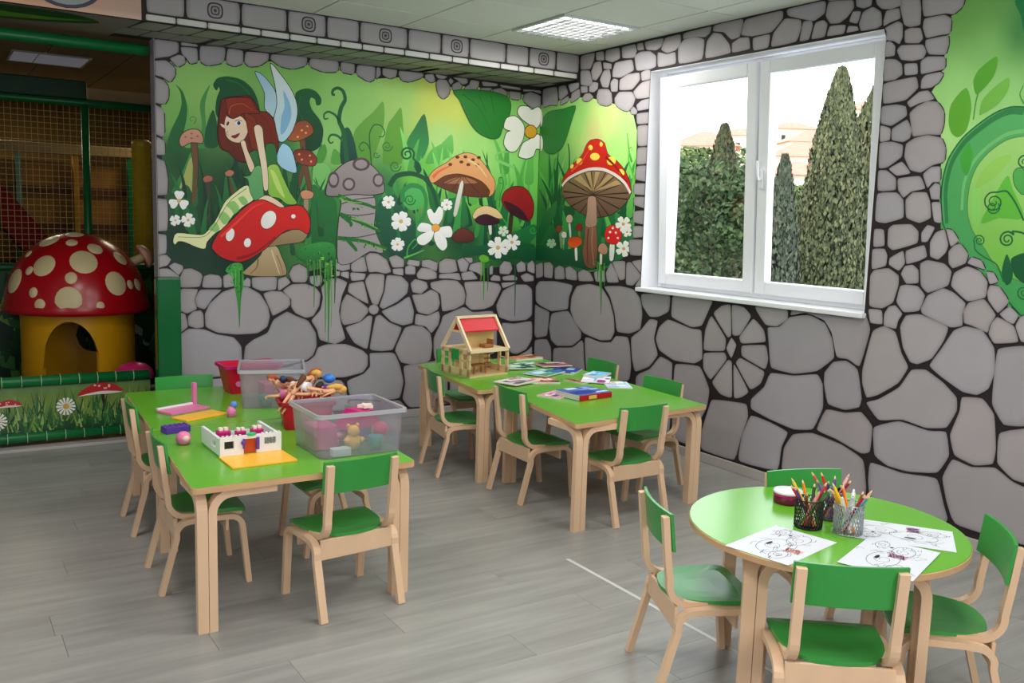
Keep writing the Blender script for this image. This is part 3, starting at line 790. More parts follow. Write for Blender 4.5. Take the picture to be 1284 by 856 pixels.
b|fairy|17|40|p|128,178,100||0||1|-2606,1396 -2562,1440 -2537,1397 -2563,1375 -2589,1383
b|fairy|17|41|s|90,110,60|4|3|-2354,1671 -2456,1592 -2509,1520 -2563,1423 -2624,1352 -2683,1338 -2801,1340
b|fairy|17|44|p|226,190,165||4|30,28,20|1|-2296,1585 -2233,1626 -2187,1619 -2132,1587 -2095,1552 -2132,1545 -2206,1573 -2242,1596
b|mush|28|40|p|150,128,95|175,155,118|5|30,28,20|1|-2381,1111 -2317,1169 -2262,1224 -2225,1296 -2151,1283 -2119,1215 -2095,1161 -2084,1096 -2152,1082 -2299,1083 -2372,1096
b|mush|28|42|p|128,108,78|150,128,92|5|30,28,20|1|-2216,1287 -2142,1356 -2038,1401 -1981,1408 -1933,1374 -1972,1322 -2067,1305 -2170,1290
b|mush|28|46|p|176,14,18|205,28,26|7|30,28,20|1|-2586,1283 -2546,1362 -2458,1452 -2386,1524 -2314,1580 -2251,1596 -2187,1576 -2123,1546 -2057,1562 -1981,1567 -1934,1521 -1912,1448 -1931,1378 -1991,1407 -2086,1396 -2160,1340 -2234,1269 -2317,1213 -2389,1183 -2460,1187 -2530,1213 -2577,1257
b|mush|28|49|p|226,214,212||4|90,20,20|1|-2166,1443 -2189,1418 -2216,1405 -2241,1409 -2257,1428 -2260,1456 -2249,1488 -2227,1513 -2199,1526 -2175,1522 -2158,1504 -2155,1475
b|mush|28|49|p|226,214,212||4|90,20,20|1|-2442,1353 -2451,1332 -2465,1319 -2479,1317 -2491,1326 -2496,1344 -2493,1366 -2484,1386 -2470,1400 -2456,1402 -2444,1393 -2439,1375
b|mush|28|49|p|226,214,212||4|90,20,20|1|-2329,1304 -2335,1289 -2345,1280 -2358,1278 -2369,1284 -2375,1296 -2376,1312 -2369,1326 -2359,1336 -2347,1338 -2336,1332 -2330,1320
b|mush|28|49|p|226,214,212||4|90,20,20|1|-2018,1494 -2020,1486 -2026,1481 -2034,1479 -2041,1480 -2047,1485 -2049,1493 -2047,1500 -2041,1506 -2034,1508 -2026,1506 -2020,1501
b|vine|29|50|p|34,120,46|60,150,60|0||1|-2501,1120 -2460,1167 -2389,1162 -2380,1026 -2398,963 -2403,846 -2410,732 -2417,846 -2427,936 -2448,1026 -2461,1085
b|vine|29|52|s|90,170,80|10|2|-2461,1107 -2454,1076 -2449,1044
b|vine|29|52|s|90,170,80|9|2|-2390,1098 -2383,1039 -2378,981
b|vine|30|50|p|20,90,45|50,140,60|0||1|-2010,1225 -1972,1281 -1846,1319 -1737,1302 -1726,1170 -1786,1161 -1845,1179 -1904,1161 -1962,1184
b|vine|30|51|s|60,125,55|14|4|-1885,1189 -1881,1025 -1884,860
b|vine|30|51|s|95,140,70|14|4|-1841,1198 -1837,1104 -1840,1010
b|vine|30|51|s|80,140,60|20|4|-1801,1180 -1797,929 -1799,677
b|vine|30|51|s|50,125,50|24|4|-1778,1180 -1774,886 -1776,589
b|vine|30|51|s|110,150,80|14|4|-1756,1189 -1752,952 -1754,713
b|vine|30|51|s|40,95,45|14|4|-1730,1199 -1727,1042 -1729,885
b|vine|30|51|s|60,110,50|12|4|-1933,1198 -1930,1128 -1933,1058
b|vine|30|9|p|18,84,42|34,110,50|0||1|-1895,1714 -1827,1672 -1719,1602 -1707,1227 -1746,1189 -1885,1189 -1905,1485
b|mush|31|30|p|142,134,138|150,142,145|6|40,32,34|1|-1669,1655 -1445,1664 -1421,1546 -1430,1441 -1399,1355 -1356,1249 -1461,1258 -1605,1175 -1701,1175 -1709,1350 -1698,1491 -1681,1585
b|mush|31|33|s|70,60,62|7|7|-1673,1519 -1557,1513 -1428,1532
b|mush|31|33|s|70,60,62|7|7|-1687,1359 -1555,1357 -1410,1388
b|mush|31|33|s|70,60,62|7|7|-1684,1589 -1578,1626 -1434,1646
b|mush|31|35|p|128,118,120|150,140,142|8|42,34,36|1|-1796,1673 -1779,1747 -1730,1814 -1651,1879 -1570,1905 -1489,1891 -1416,1841 -1368,1777 -1353,1692 -1403,1673 -1466,1663 -1578,1665 -1709,1647 -1783,1644
b|mush|31|38|p|80,64,70||0||1|-1467,1880 -1476,1856 -1500,1838 -1534,1830 -1568,1834 -1592,1850 -1601,1872 -1593,1896 -1568,1914 -1535,1923 -1501,1919 -1476,1903
b|mush|31|39|p|145,132,136||0||1|-1488,1879 -1494,1863 -1512,1851 -1534,1845 -1557,1848 -1574,1858 -1580,1874 -1574,1890 -1557,1902 -1535,1908 -1512,1905 -1495,1895
b|mush|31|38|p|80,64,70||0||1|-1700,1759 -1706,1730 -1720,1708 -1741,1699 -1762,1706 -1777,1726 -1783,1754 -1777,1783 -1762,1805 -1742,1814 -1721,1807 -1706,1787
b|mush|31|39|p|145,132,136||0||1|-1713,1758 -1717,1738 -1727,1723 -1741,1718 -1755,1722 -1766,1736 -1770,1755 -1766,1775 -1755,1790 -1742,1795 -1728,1791 -1717,1777
b|mush|31|38|p|80,64,70||0||1|-1578,1734 -1584,1710 -1602,1692 -1626,1685 -1650,1690 -1669,1706 -1675,1729 -1669,1753 -1651,1770 -1627,1778 -1603,1773 -1584,1757
b|mush|31|39|p|145,132,136||0||1|-1593,1733 -1598,1717 -1610,1705 -1626,1700 -1642,1704 -1655,1714 -1660,1730 -1655,1746 -1643,1758 -1627,1763 -1611,1759 -1598,1749
b|mush|31|38|p|80,64,70||0||1|-1353,1773 -1359,1748 -1376,1729 -1399,1721 -1422,1727 -1438,1744 -1445,1768 -1439,1793 -1423,1812 -1400,1820 -1377,1815 -1360,1797
b|mush|31|39|p|145,132,136||0||1|-1368,1772 -1372,1755 -1383,1742 -1399,1738 -1414,1741 -1426,1752 -1430,1769 -1426,1786 -1415,1799 -1400,1804 -1384,1801 -1372,1789
b|vine|32|42|s|30,100,40|30|18|-1709,1649 -1608,1615 -1485,1592 -1412,1565
b|vine|32|42|s|30,100,40|30|18|-1693,1519 -1587,1484 -1473,1440 -1379,1403
b|vine|32|42|s|30,100,40|30|18|-1707,1350 -1606,1342 -1483,1325 -1324,1278
b|vine|32|42|s|30,100,40|30|18|-1678,1510 -1607,1455 -1617,1436
b|vine|32|42|s|30,100,40|30|18|-1647,1351 -1575,1276 -1565,1257
b|vine|32|43|s|110,160,70|12|7|-1699,1631 -1608,1606 -1527,1604
b|vine|32|43|s|110,160,70|12|7|-1607,1493 -1505,1467 -1400,1422
b|vine|32|43|s|110,160,70|12|7|-1503,1315 -1399,1287 -1335,1268
b|curl|33|14|s|22,92,50|36|14|-1641,1884 -1667,2085 -1702,2169 -1687,2257 -1658,2314 -1674,2371 -1713,2388 -1748,2370 -1752,2341 -1733,2341
b|curl|33|14|s|26,100,54|19|8|-1692,2156 -1732,2203 -1781,2221 -1812,2200 -1808,2169 -1781,2176
b|curl|33|14|s|26,100,54|19|8|-1672,2030 -1716,2063 -1761,2064 -1780,2031 -1762,2007 -1743,2020
b|curl|33|13|p|10,58,54|20,84,60|0||1|-1682,2084 -1633,2126 -1592,2054 -1566,1944 -1560,1880 -1686,1872
b|leaf|34|8|p|80,142,44|104,162,62|0||1|-1370,2330 -1356,2240 -1367,2127 -1407,2011 -1458,1886 -1580,1878 -1592,2081 -1542,2159 -1441,2251
b|leaf|35|8|p|78,140,40|98,160,50|0||1|-1227,2300 -1210,2196 -1201,2063 -1216,1900 -1364,1891 -1336,2148 -1285,2227
b|leaf|36|9|p|48,140,72|24,104,50|0||1|-1038,2272 -1007,2174 -994,2059 -1042,1949 -1129,1895 -1194,1901 -1173,2065 -1112,2166
b|leaf|37|8|p|70,160,70|110,185,90|0||1|-806,2141 -787,2073 -794,1994 -908,1928 -1020,1912 -977,2011 -889,2066
b|curl|38|16|s|30,96,44|10|7|-1452,1858 -1467,2007 -1470,2100 -1435,2159 -1383,2158 -1351,2114 -1367,2082 -1400,2079
b|curl|38|16|s|30,96,44|9|6|-1464,1979 -1490,2022 -1526,2029 -1549,1997 -1532,1969 -1510,1981
b|curl|38|16|s|40,110,50|9|6|-1290,2021 -1304,1993 -1334,1984 -1359,1994 -1367,2016 -1355,2035 -1335,2042 -1318,2034 -1313,2019 -1321,2007 -1334,2005 -1343,2010 -1343,2017
b|curl|38|16|s|40,110,50|8|5|-1390,1951 -1399,1934 -1417,1929 -1431,1935 -1436,1948 -1428,1959 -1417,1962 -1409,1957 -1408,1950 -1412,1945 -1417,1945
b|curl|39|17|s|16,80,46|16|11|-1107,1877 -1102,1926 -1121,1942 -1115,1983 -1142,2011 -1182,2013 -1211,1990 -1213,1960 -1194,1940 -1165,1939 -1144,1955 -1142,1976 -1157,1990 -1176,1989 -1188,1978 -1187,1966 -1178,1961
b|curl|40|14|s|14,74,44|41|27|-1309,1732 -1257,1807 -1139,1832 -1029,1804 -954,1719 -912,1592
b|curl|40|13|s|40,128,62|39|27|-1200,1621 -1202,1698 -1137,1745 -1049,1730 -1009,1648 -1023,1529 -1077,1468
b|curl|40|12|p|70,160,80||0||1|-1020,1657 -1031,1613 -1066,1579 -1112,1566 -1158,1576 -1194,1607 -1206,1650 -1195,1694 -1161,1727 -1115,1741 -1069,1732 -1033,1701
b|curl|40|15|s|22,96,50|9|6|-1096,1643 -1112,1614 -1144,1603 -1171,1615 -1180,1639 -1169,1661 -1145,1668 -1125,1659 -1120,1642 -1129,1628 -1144,1624 -1155,1631 -1157,1640 -1151,1646
b|curl|40|15|s|22,96,50|8|5|-1218,1881 -1234,1851 -1266,1840 -1294,1851 -1303,1876 -1290,1897 -1267,1905 -1249,1895 -1244,1879 -1253,1866 -1266,1863 -1276,1869 -1276,1877
b|leaf|41|16|p|12,70,42||0||1|-1110,1927 -1069,1913 -1050,1861 -1079,1832 -1107,1872
b|leaf|42|10|p|14,66,50|24,90,60|0||1|-1340,1664 -1255,1667 -1200,1582 -1077,1449 -1008,1311 -1183,1211 -1291,1220 -1379,1403 -1402,1595
b|leaf|43|11|p|22,100,50||0||1|-1017,1804 -903,1682 -877,1543 -968,1580 -993,1688
b|curl|44|14|s|60,150,60|12|7|-1161,1211 -1151,1290 -1097,1350 -1075,1320 -1118,1280
b|curl|44|14|s|80,165,70|16|7|-1183,1211 -1095,1241 -1018,1271
b|flower|45|20|p|226,224,218||0||1|-1308,1621 -1289,1626 -1269,1626 -1262,1614 -1268,1605 -1268,1594 -1282,1587 -1298,1595 -1312,1609
b|flower|45|20|p|226,224,218||0||1|-1310,1611 -1298,1596 -1292,1579 -1304,1569 -1314,1572 -1326,1568 -1337,1578 -1333,1594 -1322,1611
b|flower|45|20|p|226,224,218||0||1|-1320,1609 -1333,1594 -1348,1584 -1362,1590 -1363,1601 -1370,1609 -1364,1622 -1345,1624 -1325,1620
b|flower|45|20|p|226,224,218||0||1|-1325,1617 -1345,1623 -1360,1633 -1357,1648 -1346,1652 -1340,1660 -1324,1660 -1316,1644 -1315,1625
b|flower|45|20|p|226,224,218||0||1|-1317,1624 -1317,1644 -1310,1660 -1295,1663 -1288,1655 -1277,1652 -1274,1639 -1287,1627 -1308,1618
b|flower|45|21|p|190,160,90||0||1|-1305,1617 -1306,1612 -1311,1608 -1316,1607 -1321,1608 -1326,1612 -1327,1616 -1326,1621 -1321,1625 -1316,1626 -1311,1626 -1307,1622
b|flower|46|20|p|226,224,218||0||1|-1202,1474 -1177,1455 -1162,1432 -1174,1413 -1193,1412 -1208,1405 -1228,1414 -1230,1440 -1221,1469
b|flower|46|20|p|226,224,218||0||1|-1217,1467 -1229,1440 -1249,1420 -1273,1425 -1278,1439 -1291,1450 -1287,1471 -1261,1480 -1228,1482
b|flower|46|20|p|226,224,218||0||1|-1228,1478 -1261,1479 -1287,1490 -1289,1512 -1276,1522 -1269,1536 -1245,1540 -1227,1519 -1216,1492
b|flower|46|20|p|226,224,218||0||1|-1220,1491 -1228,1519 -1225,1546 -1203,1555 -1188,1547 -1170,1545 -1160,1526 -1176,1503 -1201,1485
b|flower|46|20|p|226,224,218||0||1|-1204,1489 -1177,1504 -1147,1510 -1131,1495 -1136,1479 -1132,1463 -1150,1447 -1178,1454 -1204,1470
b|flower|46|21|p|190,160,90||0||1|-1198,1480 -1200,1472 -1205,1467 -1214,1465 -1223,1467 -1228,1472 -1231,1479 -1228,1487 -1223,1492 -1215,1494 -1206,1493 -1200,1488
b|flower|47|20|p|226,224,218||0||1|-1239,1302 -1242,1282 -1250,1265 -1267,1265 -1274,1274 -1285,1279 -1286,1294 -1270,1304 -1248,1310
b|flower|47|20|p|226,224,218||0||1|-1247,1307 -1269,1303 -1289,1307 -1295,1320 -1287,1329 -1285,1340 -1271,1346 -1254,1335 -1242,1318
b|flower|47|20|p|226,224,218||0||1|-1245,1317 -1255,1335 -1259,1353 -1246,1362 -1234,1358 -1222,1360 -1211,1349 -1217,1332 -1231,1316
b|flower|47|20|p|226,224,218||0||1|-1233,1317 -1218,1332 -1200,1340 -1186,1333 -1187,1321 -1181,1311 -1190,1298 -1209,1299 -1231,1306
b|flower|47|20|p|226,224,218||0||1|-1229,1308 -1209,1300 -1195,1286 -1199,1272 -1211,1268 -1220,1262 -1236,1264 -1242,1282 -1241,1301
b|flower|47|21|p|190,160,90||0||1|-1228,1310 -1229,1306 -1233,1302 -1239,1301 -1244,1301 -1248,1305 -1249,1310 -1248,1315 -1244,1319 -1239,1320 -1233,1319 -1229,1315
b|flower|48|20|p|226,224,218||0||1|-840,1610 -858,1603 -876,1600 -884,1611 -880,1620 -881,1629 -870,1637 -853,1632 -838,1621
b|flower|48|20|p|226,224,218||0||1|-840,1618 -854,1631 -861,1646 -852,1656 -841,1655 -832,1660 -819,1653 -820,1637 -828,1621
b|flower|48|20|p|226,224,218||0||1|-831,1622 -821,1637 -807,1648 -793,1644 -791,1635 -784,1628 -787,1615 -805,1612 -825,1613
b|flower|48|20|p|226,224,218||0||1|-825,1615 -805,1612 -789,1604 -789,1591 -798,1586 -803,1578 -818,1577 -828,1591 -833,1608
b|flower|48|20|p|226,224,218||0||1|-830,1608 -828,1591 -832,1575 -846,1571 -854,1577 -864,1579 -869,1590 -858,1603 -841,1612
b|flower|48|21|p|190,160,90||0||1|-823,1615 -824,1611 -828,1607 -833,1606 -837,1607 -842,1610 -843,1614 -842,1618 -838,1623 -833,1624 -828,1623 -824,1619
b|flower|49|24|p|234,230,222||3|70,70,50|1|-1001,1559 -968,1580 -936,1547 -899,1600 -864,1574 -870,1509 -909,1458 -966,1479
b|flower|49|24|p|234,230,222||3|70,70,50|1|-1079,1434 -1044,1474 -971,1463 -937,1427 -987,1406 -1063,1410
b|flower|49|24|p|234,230,222||3|70,70,50|1|-940,1414 -958,1352 -1016,1309 -1066,1318 -1078,1360 -1023,1398
b|flower|49|24|p|234,230,222||3|70,70,50|1|-931,1404 -897,1415 -836,1364 -823,1301 -859,1268 -906,1300 -935,1360
b|flower|49|24|p|234,230,222||3|70,70,50|1|-892,1441 -806,1455 -780,1415 -790,1373 -850,1372 -899,1411
b|flower|49|27|p|215,150,60||3|110,60,20|1|-889,1440 -894,1426 -906,1416 -923,1411 -940,1415 -953,1425 -957,1439 -953,1453 -941,1463 -924,1467 -907,1464 -894,1454
b|mush|50|22|p|185,190,180|205,205,195|3|30,28,20|1|-722,1779 -689,1781 -741,1547 -774,1551
b|mush|50|20|p|92,48,28||5|30,28,20|1|-952,1773 -861,1827 -747,1848 -629,1834 -509,1795 -445,1731 -464,1691 -625,1685 -789,1713
b|mush|50|21|p|150,100,68||0||1|-859,1773 -792,1811 -711,1830 -629,1819 -569,1792 -687,1781
b|mush|50|24|p|206,140,92|214,158,104|5|30,28,20|1|-987,1816 -930,1878 -852,1921 -773,1976 -681,2011 -599,2002 -526,1951 -464,1883 -410,1804 -420,1722 -464,1691 -453,1736 -521,1801 -629,1838 -747,1853 -861,1829 -955,1772
b|mush|50|27|p|95,45,28||0||1|-732,1976 -735,1970 -740,1966 -749,1963 -759,1965 -765,1968 -767,1974 -765,1980 -759,1984 -750,1987 -741,1986 -735,1982
b|mush|50|27|p|95,45,28||0||1|-663,1983 -665,1976 -671,1972 -680,1970 -689,1971 -695,1975 -698,1980 -696,1986 -690,1991 -681,1993 -671,1992 -665,1988
b|mush|50|27|p|95,45,28||0||1|-595,1965 -598,1959 -604,1954 -613,1952 -621,1953 -628,1957 -631,1963 -628,1969 -622,1973 -613,1976 -605,1974 -598,1971
b|mush|50|27|p|95,45,28||0||1|-697,1943 -699,1936 -705,1932 -714,1930 -723,1931 -729,1935 -732,1940 -729,1947 -724,1951 -714,1953 -705,1952 -699,1948
b|mush|50|27|p|95,45,28||0||1|-635,1926 -638,1920 -643,1916 -653,1913 -662,1915 -668,1918 -671,1924 -668,1930 -663,1935 -653,1937 -644,1936 -638,1932
b|mush|50|27|p|95,45,28||0||1|-555,1929 -557,1923 -563,1918 -573,1916 -582,1917 -588,1921 -591,1927 -589,1933 -583,1937 -573,1940 -564,1938 -558,1935
b|mush|50|27|p|95,45,28||0||1|-793,1918 -795,1912 -801,1908 -810,1905 -819,1907 -825,1910 -827,1916 -825,1922 -820,1926 -811,1929 -801,1927 -796,1924
b|mush|50|27|p|95,45,28||0||1|-543,1985 -545,1979 -551,1974 -560,1972 -570,1973 -576,1977 -578,1983 -576,1989 -570,1993 -561,1996 -551,1995 -545,1991
b|mush|51|16|p|74,30,24|100,44,34|5|30,28,20|1|-783,1370 -736,1426 -666,1438 -591,1399 -601,1345 -733,1333
b|mush|52|20|p|54,42,30||3|30,28,20|1|-263,1562 -231,1563 -250,1373 -277,1373
b|mush|52|22|p|132,20,26|150,30,32|7|30,28,20|1|-341,1684 -312,1737 -239,1776 -151,1777 -86,1736 -41,1653 -45,1558 -90,1512 -167,1533 -257,1572 -327,1633
b|mush|52|25|p|56,20,34||0||1|-328,1662 -221,1636 -131,1582 -87,1516 -167,1533 -257,1570
b|mush|53|20|p|200,200,190||0||1|-467,1525 -438,1526 -427,1407 -449,1406
b|mush|53|22|p|52,20,34||4|30,28,20|1|-582,1506 -538,1543 -478,1557 -404,1545 -356,1495 -439,1472 -536,1475
b|mush|53|24|p|206,178,130||4|30,28,20|1|-603,1541 -563,1594 -480,1619 -381,1589 -328,1531 -379,1527 -478,1557 -550,1539 -585,1516
b|flower|54|28|p|226,224,218||0||1|-350,1300 -313,1297 -279,1286 -267,1267 -280,1258 -282,1244 -306,1241 -336,1260 -360,1283
b|flower|54|28|p|226,224,218||0||1|-353,1286 -338,1259 -331,1228 -345,1210 -360,1214 -375,1210 -392,1227 -388,1257 -377,1286
b|flower|54|28|p|226,224,218||0||1|-369,1281 -390,1258 -417,1238 -442,1240 -446,1253 -458,1262 -450,1282 -417,1293 -383,1299
b|flower|54|28|p|226,224,218||0||1|-381,1292 -417,1296 -451,1306 -462,1325 -450,1334 -448,1347 -424,1351 -395,1332 -371,1310
b|flower|54|28|p|226,224,218||0||1|-378,1306 -393,1333 -400,1364 -386,1381 -371,1378 -356,1382 -339,1366 -343,1335 -353,1307
b|flower|54|28|p|226,224,218||0||1|-362,1311 -341,1334 -314,1354 -288,1353 -284,1340 -272,1331 -280,1311 -313,1299 -348,1293
b|flower|54|29|p|190,160,90||0||1|-346,1296 -348,1288 -355,1282 -365,1279 -375,1281 -382,1288 -385,1296 -383,1304 -376,1311 -366,1313 -356,1311 -348,1305
b|flower|55|26|p|226,224,218||0||1|-226,1347 -199,1353 -169,1355 -154,1344 -160,1334 -156,1324 -173,1315 -201,1321 -227,1331
b|flower|55|26|p|226,224,218||0||1|-223,1336 -202,1319 -185,1299 -190,1283 -202,1282 -211,1274 -229,1282 -237,1305 -241,1329
b|flower|55|26|p|226,224,218||0||1|-233,1328 -240,1306 -252,1284 -271,1278 -279,1288 -291,1291 -291,1307 -272,1324 -250,1337
b|flower|55|26|p|226,224,218||0||1|-246,1332 -273,1327 -302,1324 -317,1335 -311,1345 -315,1355 -298,1364 -270,1358 -245,1348
b|flower|55|26|p|226,224,218||0||1|-249,1344 -269,1360 -286,1380 -282,1396 -269,1397 -261,1405 -243,1398 -235,1375 -231,1350
b|flower|55|26|p|226,224,218||0||1|-239,1351 -232,1374 -220,1396 -200,1402 -192,1392 -181,1389 -180,1372 -200,1355 -222,1342
b|flower|55|27|p|190,160,90||0||1|-220,1340 -222,1334 -228,1328 -235,1326 -243,1328 -250,1333 -252,1340 -250,1346 -244,1351 -236,1353 -229,1351 -222,1346
b|flower|56|24|p|190,205,190||0||1|-313,1431 -296,1435 -278,1436 -269,1427 -274,1419 -272,1412 -283,1406 -301,1411 -315,1420
b|flower|56|24|p|190,205,190||0||1|-314,1423 -304,1409 -297,1396 -304,1386 -314,1387 -323,1384 -333,1392 -331,1406 -325,1421
b|flower|56|24|p|190,205,190||0||1|-323,1420 -335,1407 -348,1399 -360,1402 -363,1409 -368,1415 -364,1426 -346,1429 -328,1428
b|flower|56|24|p|190,205,190||0||1|-329,1426 -346,1431 -360,1440 -361,1452 -353,1455 -349,1461 -335,1461 -326,1448 -321,1434
b|flower|56|24|p|190,205,190||0||1|-323,1434 -322,1448 -318,1463 -305,1467 -298,1462 -289,1460 -286,1449 -297,1438 -312,1429
b|flower|56|25|p|190,160,90||0||1|-310,1427 -311,1423 -315,1419 -320,1418 -325,1419 -329,1422 -330,1426 -329,1431 -325,1434 -321,1435 -316,1434 -312,1431
b|leaf|57|12|p|16,84,46|28,110,56|0||1|-201,1427 -24,1489 5,1410 -82,1323 -169,1237 -369,1214 -313,1383
b|curl|58|14|s|40,130,50|12|6|-364,1611 -355,1714 -332,1777 -341,1839 -371,1837 -374,1801 -339,1798
b|curl|58|14|s|60,150,60|16|10|-385,1703 -381,1589 -291,1488
b|leaf|59|10|s|90,165,80|30|14|-152,1470 -82,1641 -103,1851
b|leaf|59|11|s|130,170,90|16|8|5,1410 21,1645 36,1911
b|curl|60|14|s|50,140,60|12|8|4,1442 -9,1420 -34,1413 -57,1422 -63,1440 -53,1454 -36,1459 -23,1452 -19,1441 -26,1434 -35,1432 -40,1436
b|curl|61|12|s|120,190,110|26|12|-232,1927 -357,1961 -407,1988 -384,2031 -274,2048
b|leaf|62|46|p|26,112,38|38,128,44|6|16,76,30|1|-796,2459 -648,2481 -471,2486 -325,2463 -286,2404 -302,2311 -354,2226 -385,2152 -460,2135 -568,2169 -641,2233 -701,2326 -744,2401
b|leaf|62|49|s|22,98,34|8|4|-716,2443 -574,2358 -462,2197
b|leaf|62|49|s|22,98,34|8|4|-577,2456 -514,2343
b|leaf|62|49|s|22,98,34|8|4|-470,2457 -430,2320
b|flower|63|52|p|226,220,208||7|50,46,34|1|-220,2349 -200,2400 -125,2406 -88,2383 -36,2411 1,2389 4,2306 -42,2245 -107,2271 -171,2302
b|flower|63|52|p|226,220,208||7|50,46,34|1|-344,2237 -320,2300 -246,2323 -176,2281 -153,2232 -165,2148 -224,2060 -286,2049 -340,2103 -318,2188 -279,2206 -326,2216
b|flower|63|52|p|226,220,208||7|50,46,34|1|-198,2032 -164,2117 -102,2153 -27,2200 10,2171 13,2088 -36,2085 -59,2029 -122,2004 -185,2011
b|flower|63|55|p|200,150,40||8|96,56,20|1|-36,2220 -43,2196 -62,2176 -90,2168 -118,2172 -139,2188 -147,2211 -141,2236 -121,2255 -94,2263 -66,2259 -45,2243
r|leaf|64|44|p|28,116,44|40,130,52|5|20,90,36|1|-26,2294 -117,2364 -314,2371 -471,2381 -442,2303 -366,2149 -298,2072 -192,2040 -80,2071 -33,2169
r|flower|65|52|p|226,220,208||0||1|-8,2396 -35,2355 -39,2293 -16,2263
r|flower|65|52|p|226,220,208||0||1|-21,2190 -51,2157 -56,2095 -28,2070
r|leaf|66|12|p|18,88,46|40,120,60|0||1|-75,1539 -182,1624 -269,1675 -261,1572 -176,1477 -122,1392 -31,1325 11,1388 -43,1453
r|leaf|67|10|s|60,140,60|39|15|-121,1413 -174,1748 -231,2004
r|leaf|67|10|s|130,185,110|24|11|-278,1541 -279,1798 -370,2029
r|leaf|67|11|s|24,100,50|26|11|-360,1644 -417,1846 -414,2027 -391,2108
r|leaf|68|10|s|60,160,60|22|6|-1158,1939 -1124,2013 -1093,2143
r|curl|69|12|s|90,180,70|13|6|-1203,1810 -1138,1921 -1116,2014 -1143,2044 -1159,2016
r|leaf|70|10|s|120,200,90|26|11|-1166,1829 -1122,1940 -1124,2013
r|mush|71|20|p|112,66,46|140,96,76|5|30,28,20|1|-656,1492 -783,1494 -806,1197 -680,1189 -632,1287 -652,1407
r|mush|71|22|p|165,130,112||4|30,28,20|1|-675,1699 -762,1698 -782,1596 -783,1494 -657,1485 -669,1596
r|mush|71|18|p|92,66,56|130,104,76|6|30,28,20|1|-335,1757 -418,1826 -600,1883 -730,1889 -888,1875 -1028,1813 -1143,1747 -1151,1696 -1057,1622 -940,1571 -801,1556 -671,1564 -500,1619 -371,1693
r|mush|71|19|s|48,30,28|4|11|-734,1715 -354,1746
r|mush|71|19|s|48,30,28|4|11|-734,1715 -378,1695
r|mush|71|19|s|48,30,28|4|11|-734,1715 -465,1634
r|mush|71|19|s|48,30,28|4|11|-734,1715 -587,1590
r|mush|71|19|s|48,30,28|4|11|-734,1715 -671,1564
r|mush|71|19|s|48,30,28|4|11|-734,1715 -419,1821
r|mush|71|19|s|48,30,28|4|11|-734,1715 -519,1859
r|mush|71|19|s|48,30,28|4|11|-734,1715 -617,1881
r|mush|71|19|s|48,30,28|4|11|-734,1715 -698,1888
r|mush|71|19|s|48,30,28|4|11|-734,1715 -786,1886
r|mush|71|19|s|48,30,28|4|11|-734,1715 -872,1876
r|mush|71|19|s|48,30,28|4|11|-734,1715 -966,1843
r|mush|71|19|s|48,30,28|4|11|-734,1715 -1059,1794
r|mush|71|19|s|48,30,28|4|11|-734,1715 -1137,1728
r|mush|71|19|s|48,30,28|4|11|-734,1715 -1133,1682
r|mush|71|19|s|48,30,28|4|11|-734,1715 -1042,1617
r|mush|71|19|s|48,30,28|4|11|-734,1715 -924,1571
r|mush|71|19|s|48,30,28|4|11|-734,1715 -832,1558
r|mush|71|19|p|165,138,92||0||0|-732,1742 -486,1840 -568,1867
r|mush|71|19|p|165,138,92||0||0|-732,1742 -633,1880 -690,1887
r|mush|71|19|p|165,138,92||0||0|-732,1742 -746,1887 -802,1883
r|mush|71|19|p|165,138,92||0||0|-732,1742 -904,1865 -959,1843
r|mush|71|19|p|165,138,92||0||0|-732,1742 -998,1819 -1060,1790
r|mush|71|24|p|180,20,20|205,30,24|6|30,28,20|1|-334,1785 -347,1848 -446,1936 -575,2010 -620,2076 -667,2112 -762,2118 -842,2083 -886,2006 -988,1955 -1082,1886 -1146,1802 -1169,1723 -1116,1777 -996,1852 -840,1901 -680,1908 -517,1876 -393,1819
r|mush|71|27|s|216,206,200|22|22|-333,1789 -409,1841 -542,1883 -680,1906 -840,1899 -988,1854 -1096,1794 -1159,1726
r|mush|71|28|p|238,206,80||0||1|-584,1957 -571,1947 -553,1941 -535,1942 -519,1950 -510,1962 -512,1976 -525,1986 -543,1992 -562,1991 -577,1983 -586,1971
r|mush|71|28|p|238,206,80||0||1|-793,1993 -786,1980 -766,1971 -737,1968 -708,1973 -687,1984 -678,1998 -685,2011 -705,2020 -734,2022 -763,2017 -784,2006
r|mush|71|28|p|238,206,80||0||1|-982,1955 -976,1940 -959,1929 -933,1926 -907,1930 -888,1942 -879,1959 -885,1974 -903,1985 -929,1988 -955,1983 -974,1971
r|mush|71|28|p|238,206,80||0||1|-472,1927 -464,1920 -450,1918 -440,1918 -433,1924 -432,1931 -437,1940 -445,1947 -458,1949 -469,1949 -476,1943 -476,1936
r|mush|71|28|p|238,206,80||0||1|-1073,1884 -1083,1872 -1085,1862 -1080,1854 -1067,1852 -1049,1855 -1034,1863 -1024,1874 -1022,1884 -1027,1893 -1040,1895 -1058,1892
r|mush|71|28|p|238,206,80||0||1|-705,2062 -703,2052 -694,2046 -679,2044 -664,2048 -654,2055 -650,2065 -653,2074 -662,2081 -677,2083 -691,2079 -701,2072
r|mush|71|28|p|238,206,80||0||1|-822,2080 -820,2071 -814,2065 -805,2064 -795,2066 -789,2073 -785,2082 -787,2090 -793,2097 -803,2098 -812,2095 -819,2088
r|mush|72|18|p|220,220,210||0||1|-530,1328 -557,1329 -570,1232 -543,1230
r|mush|72|20|p|226,92,20|200,60,18|4|30,28,20|1|-440,1350 -450,1386 -523,1404 -600,1396 -616,1356 -537,1321 -468,1326
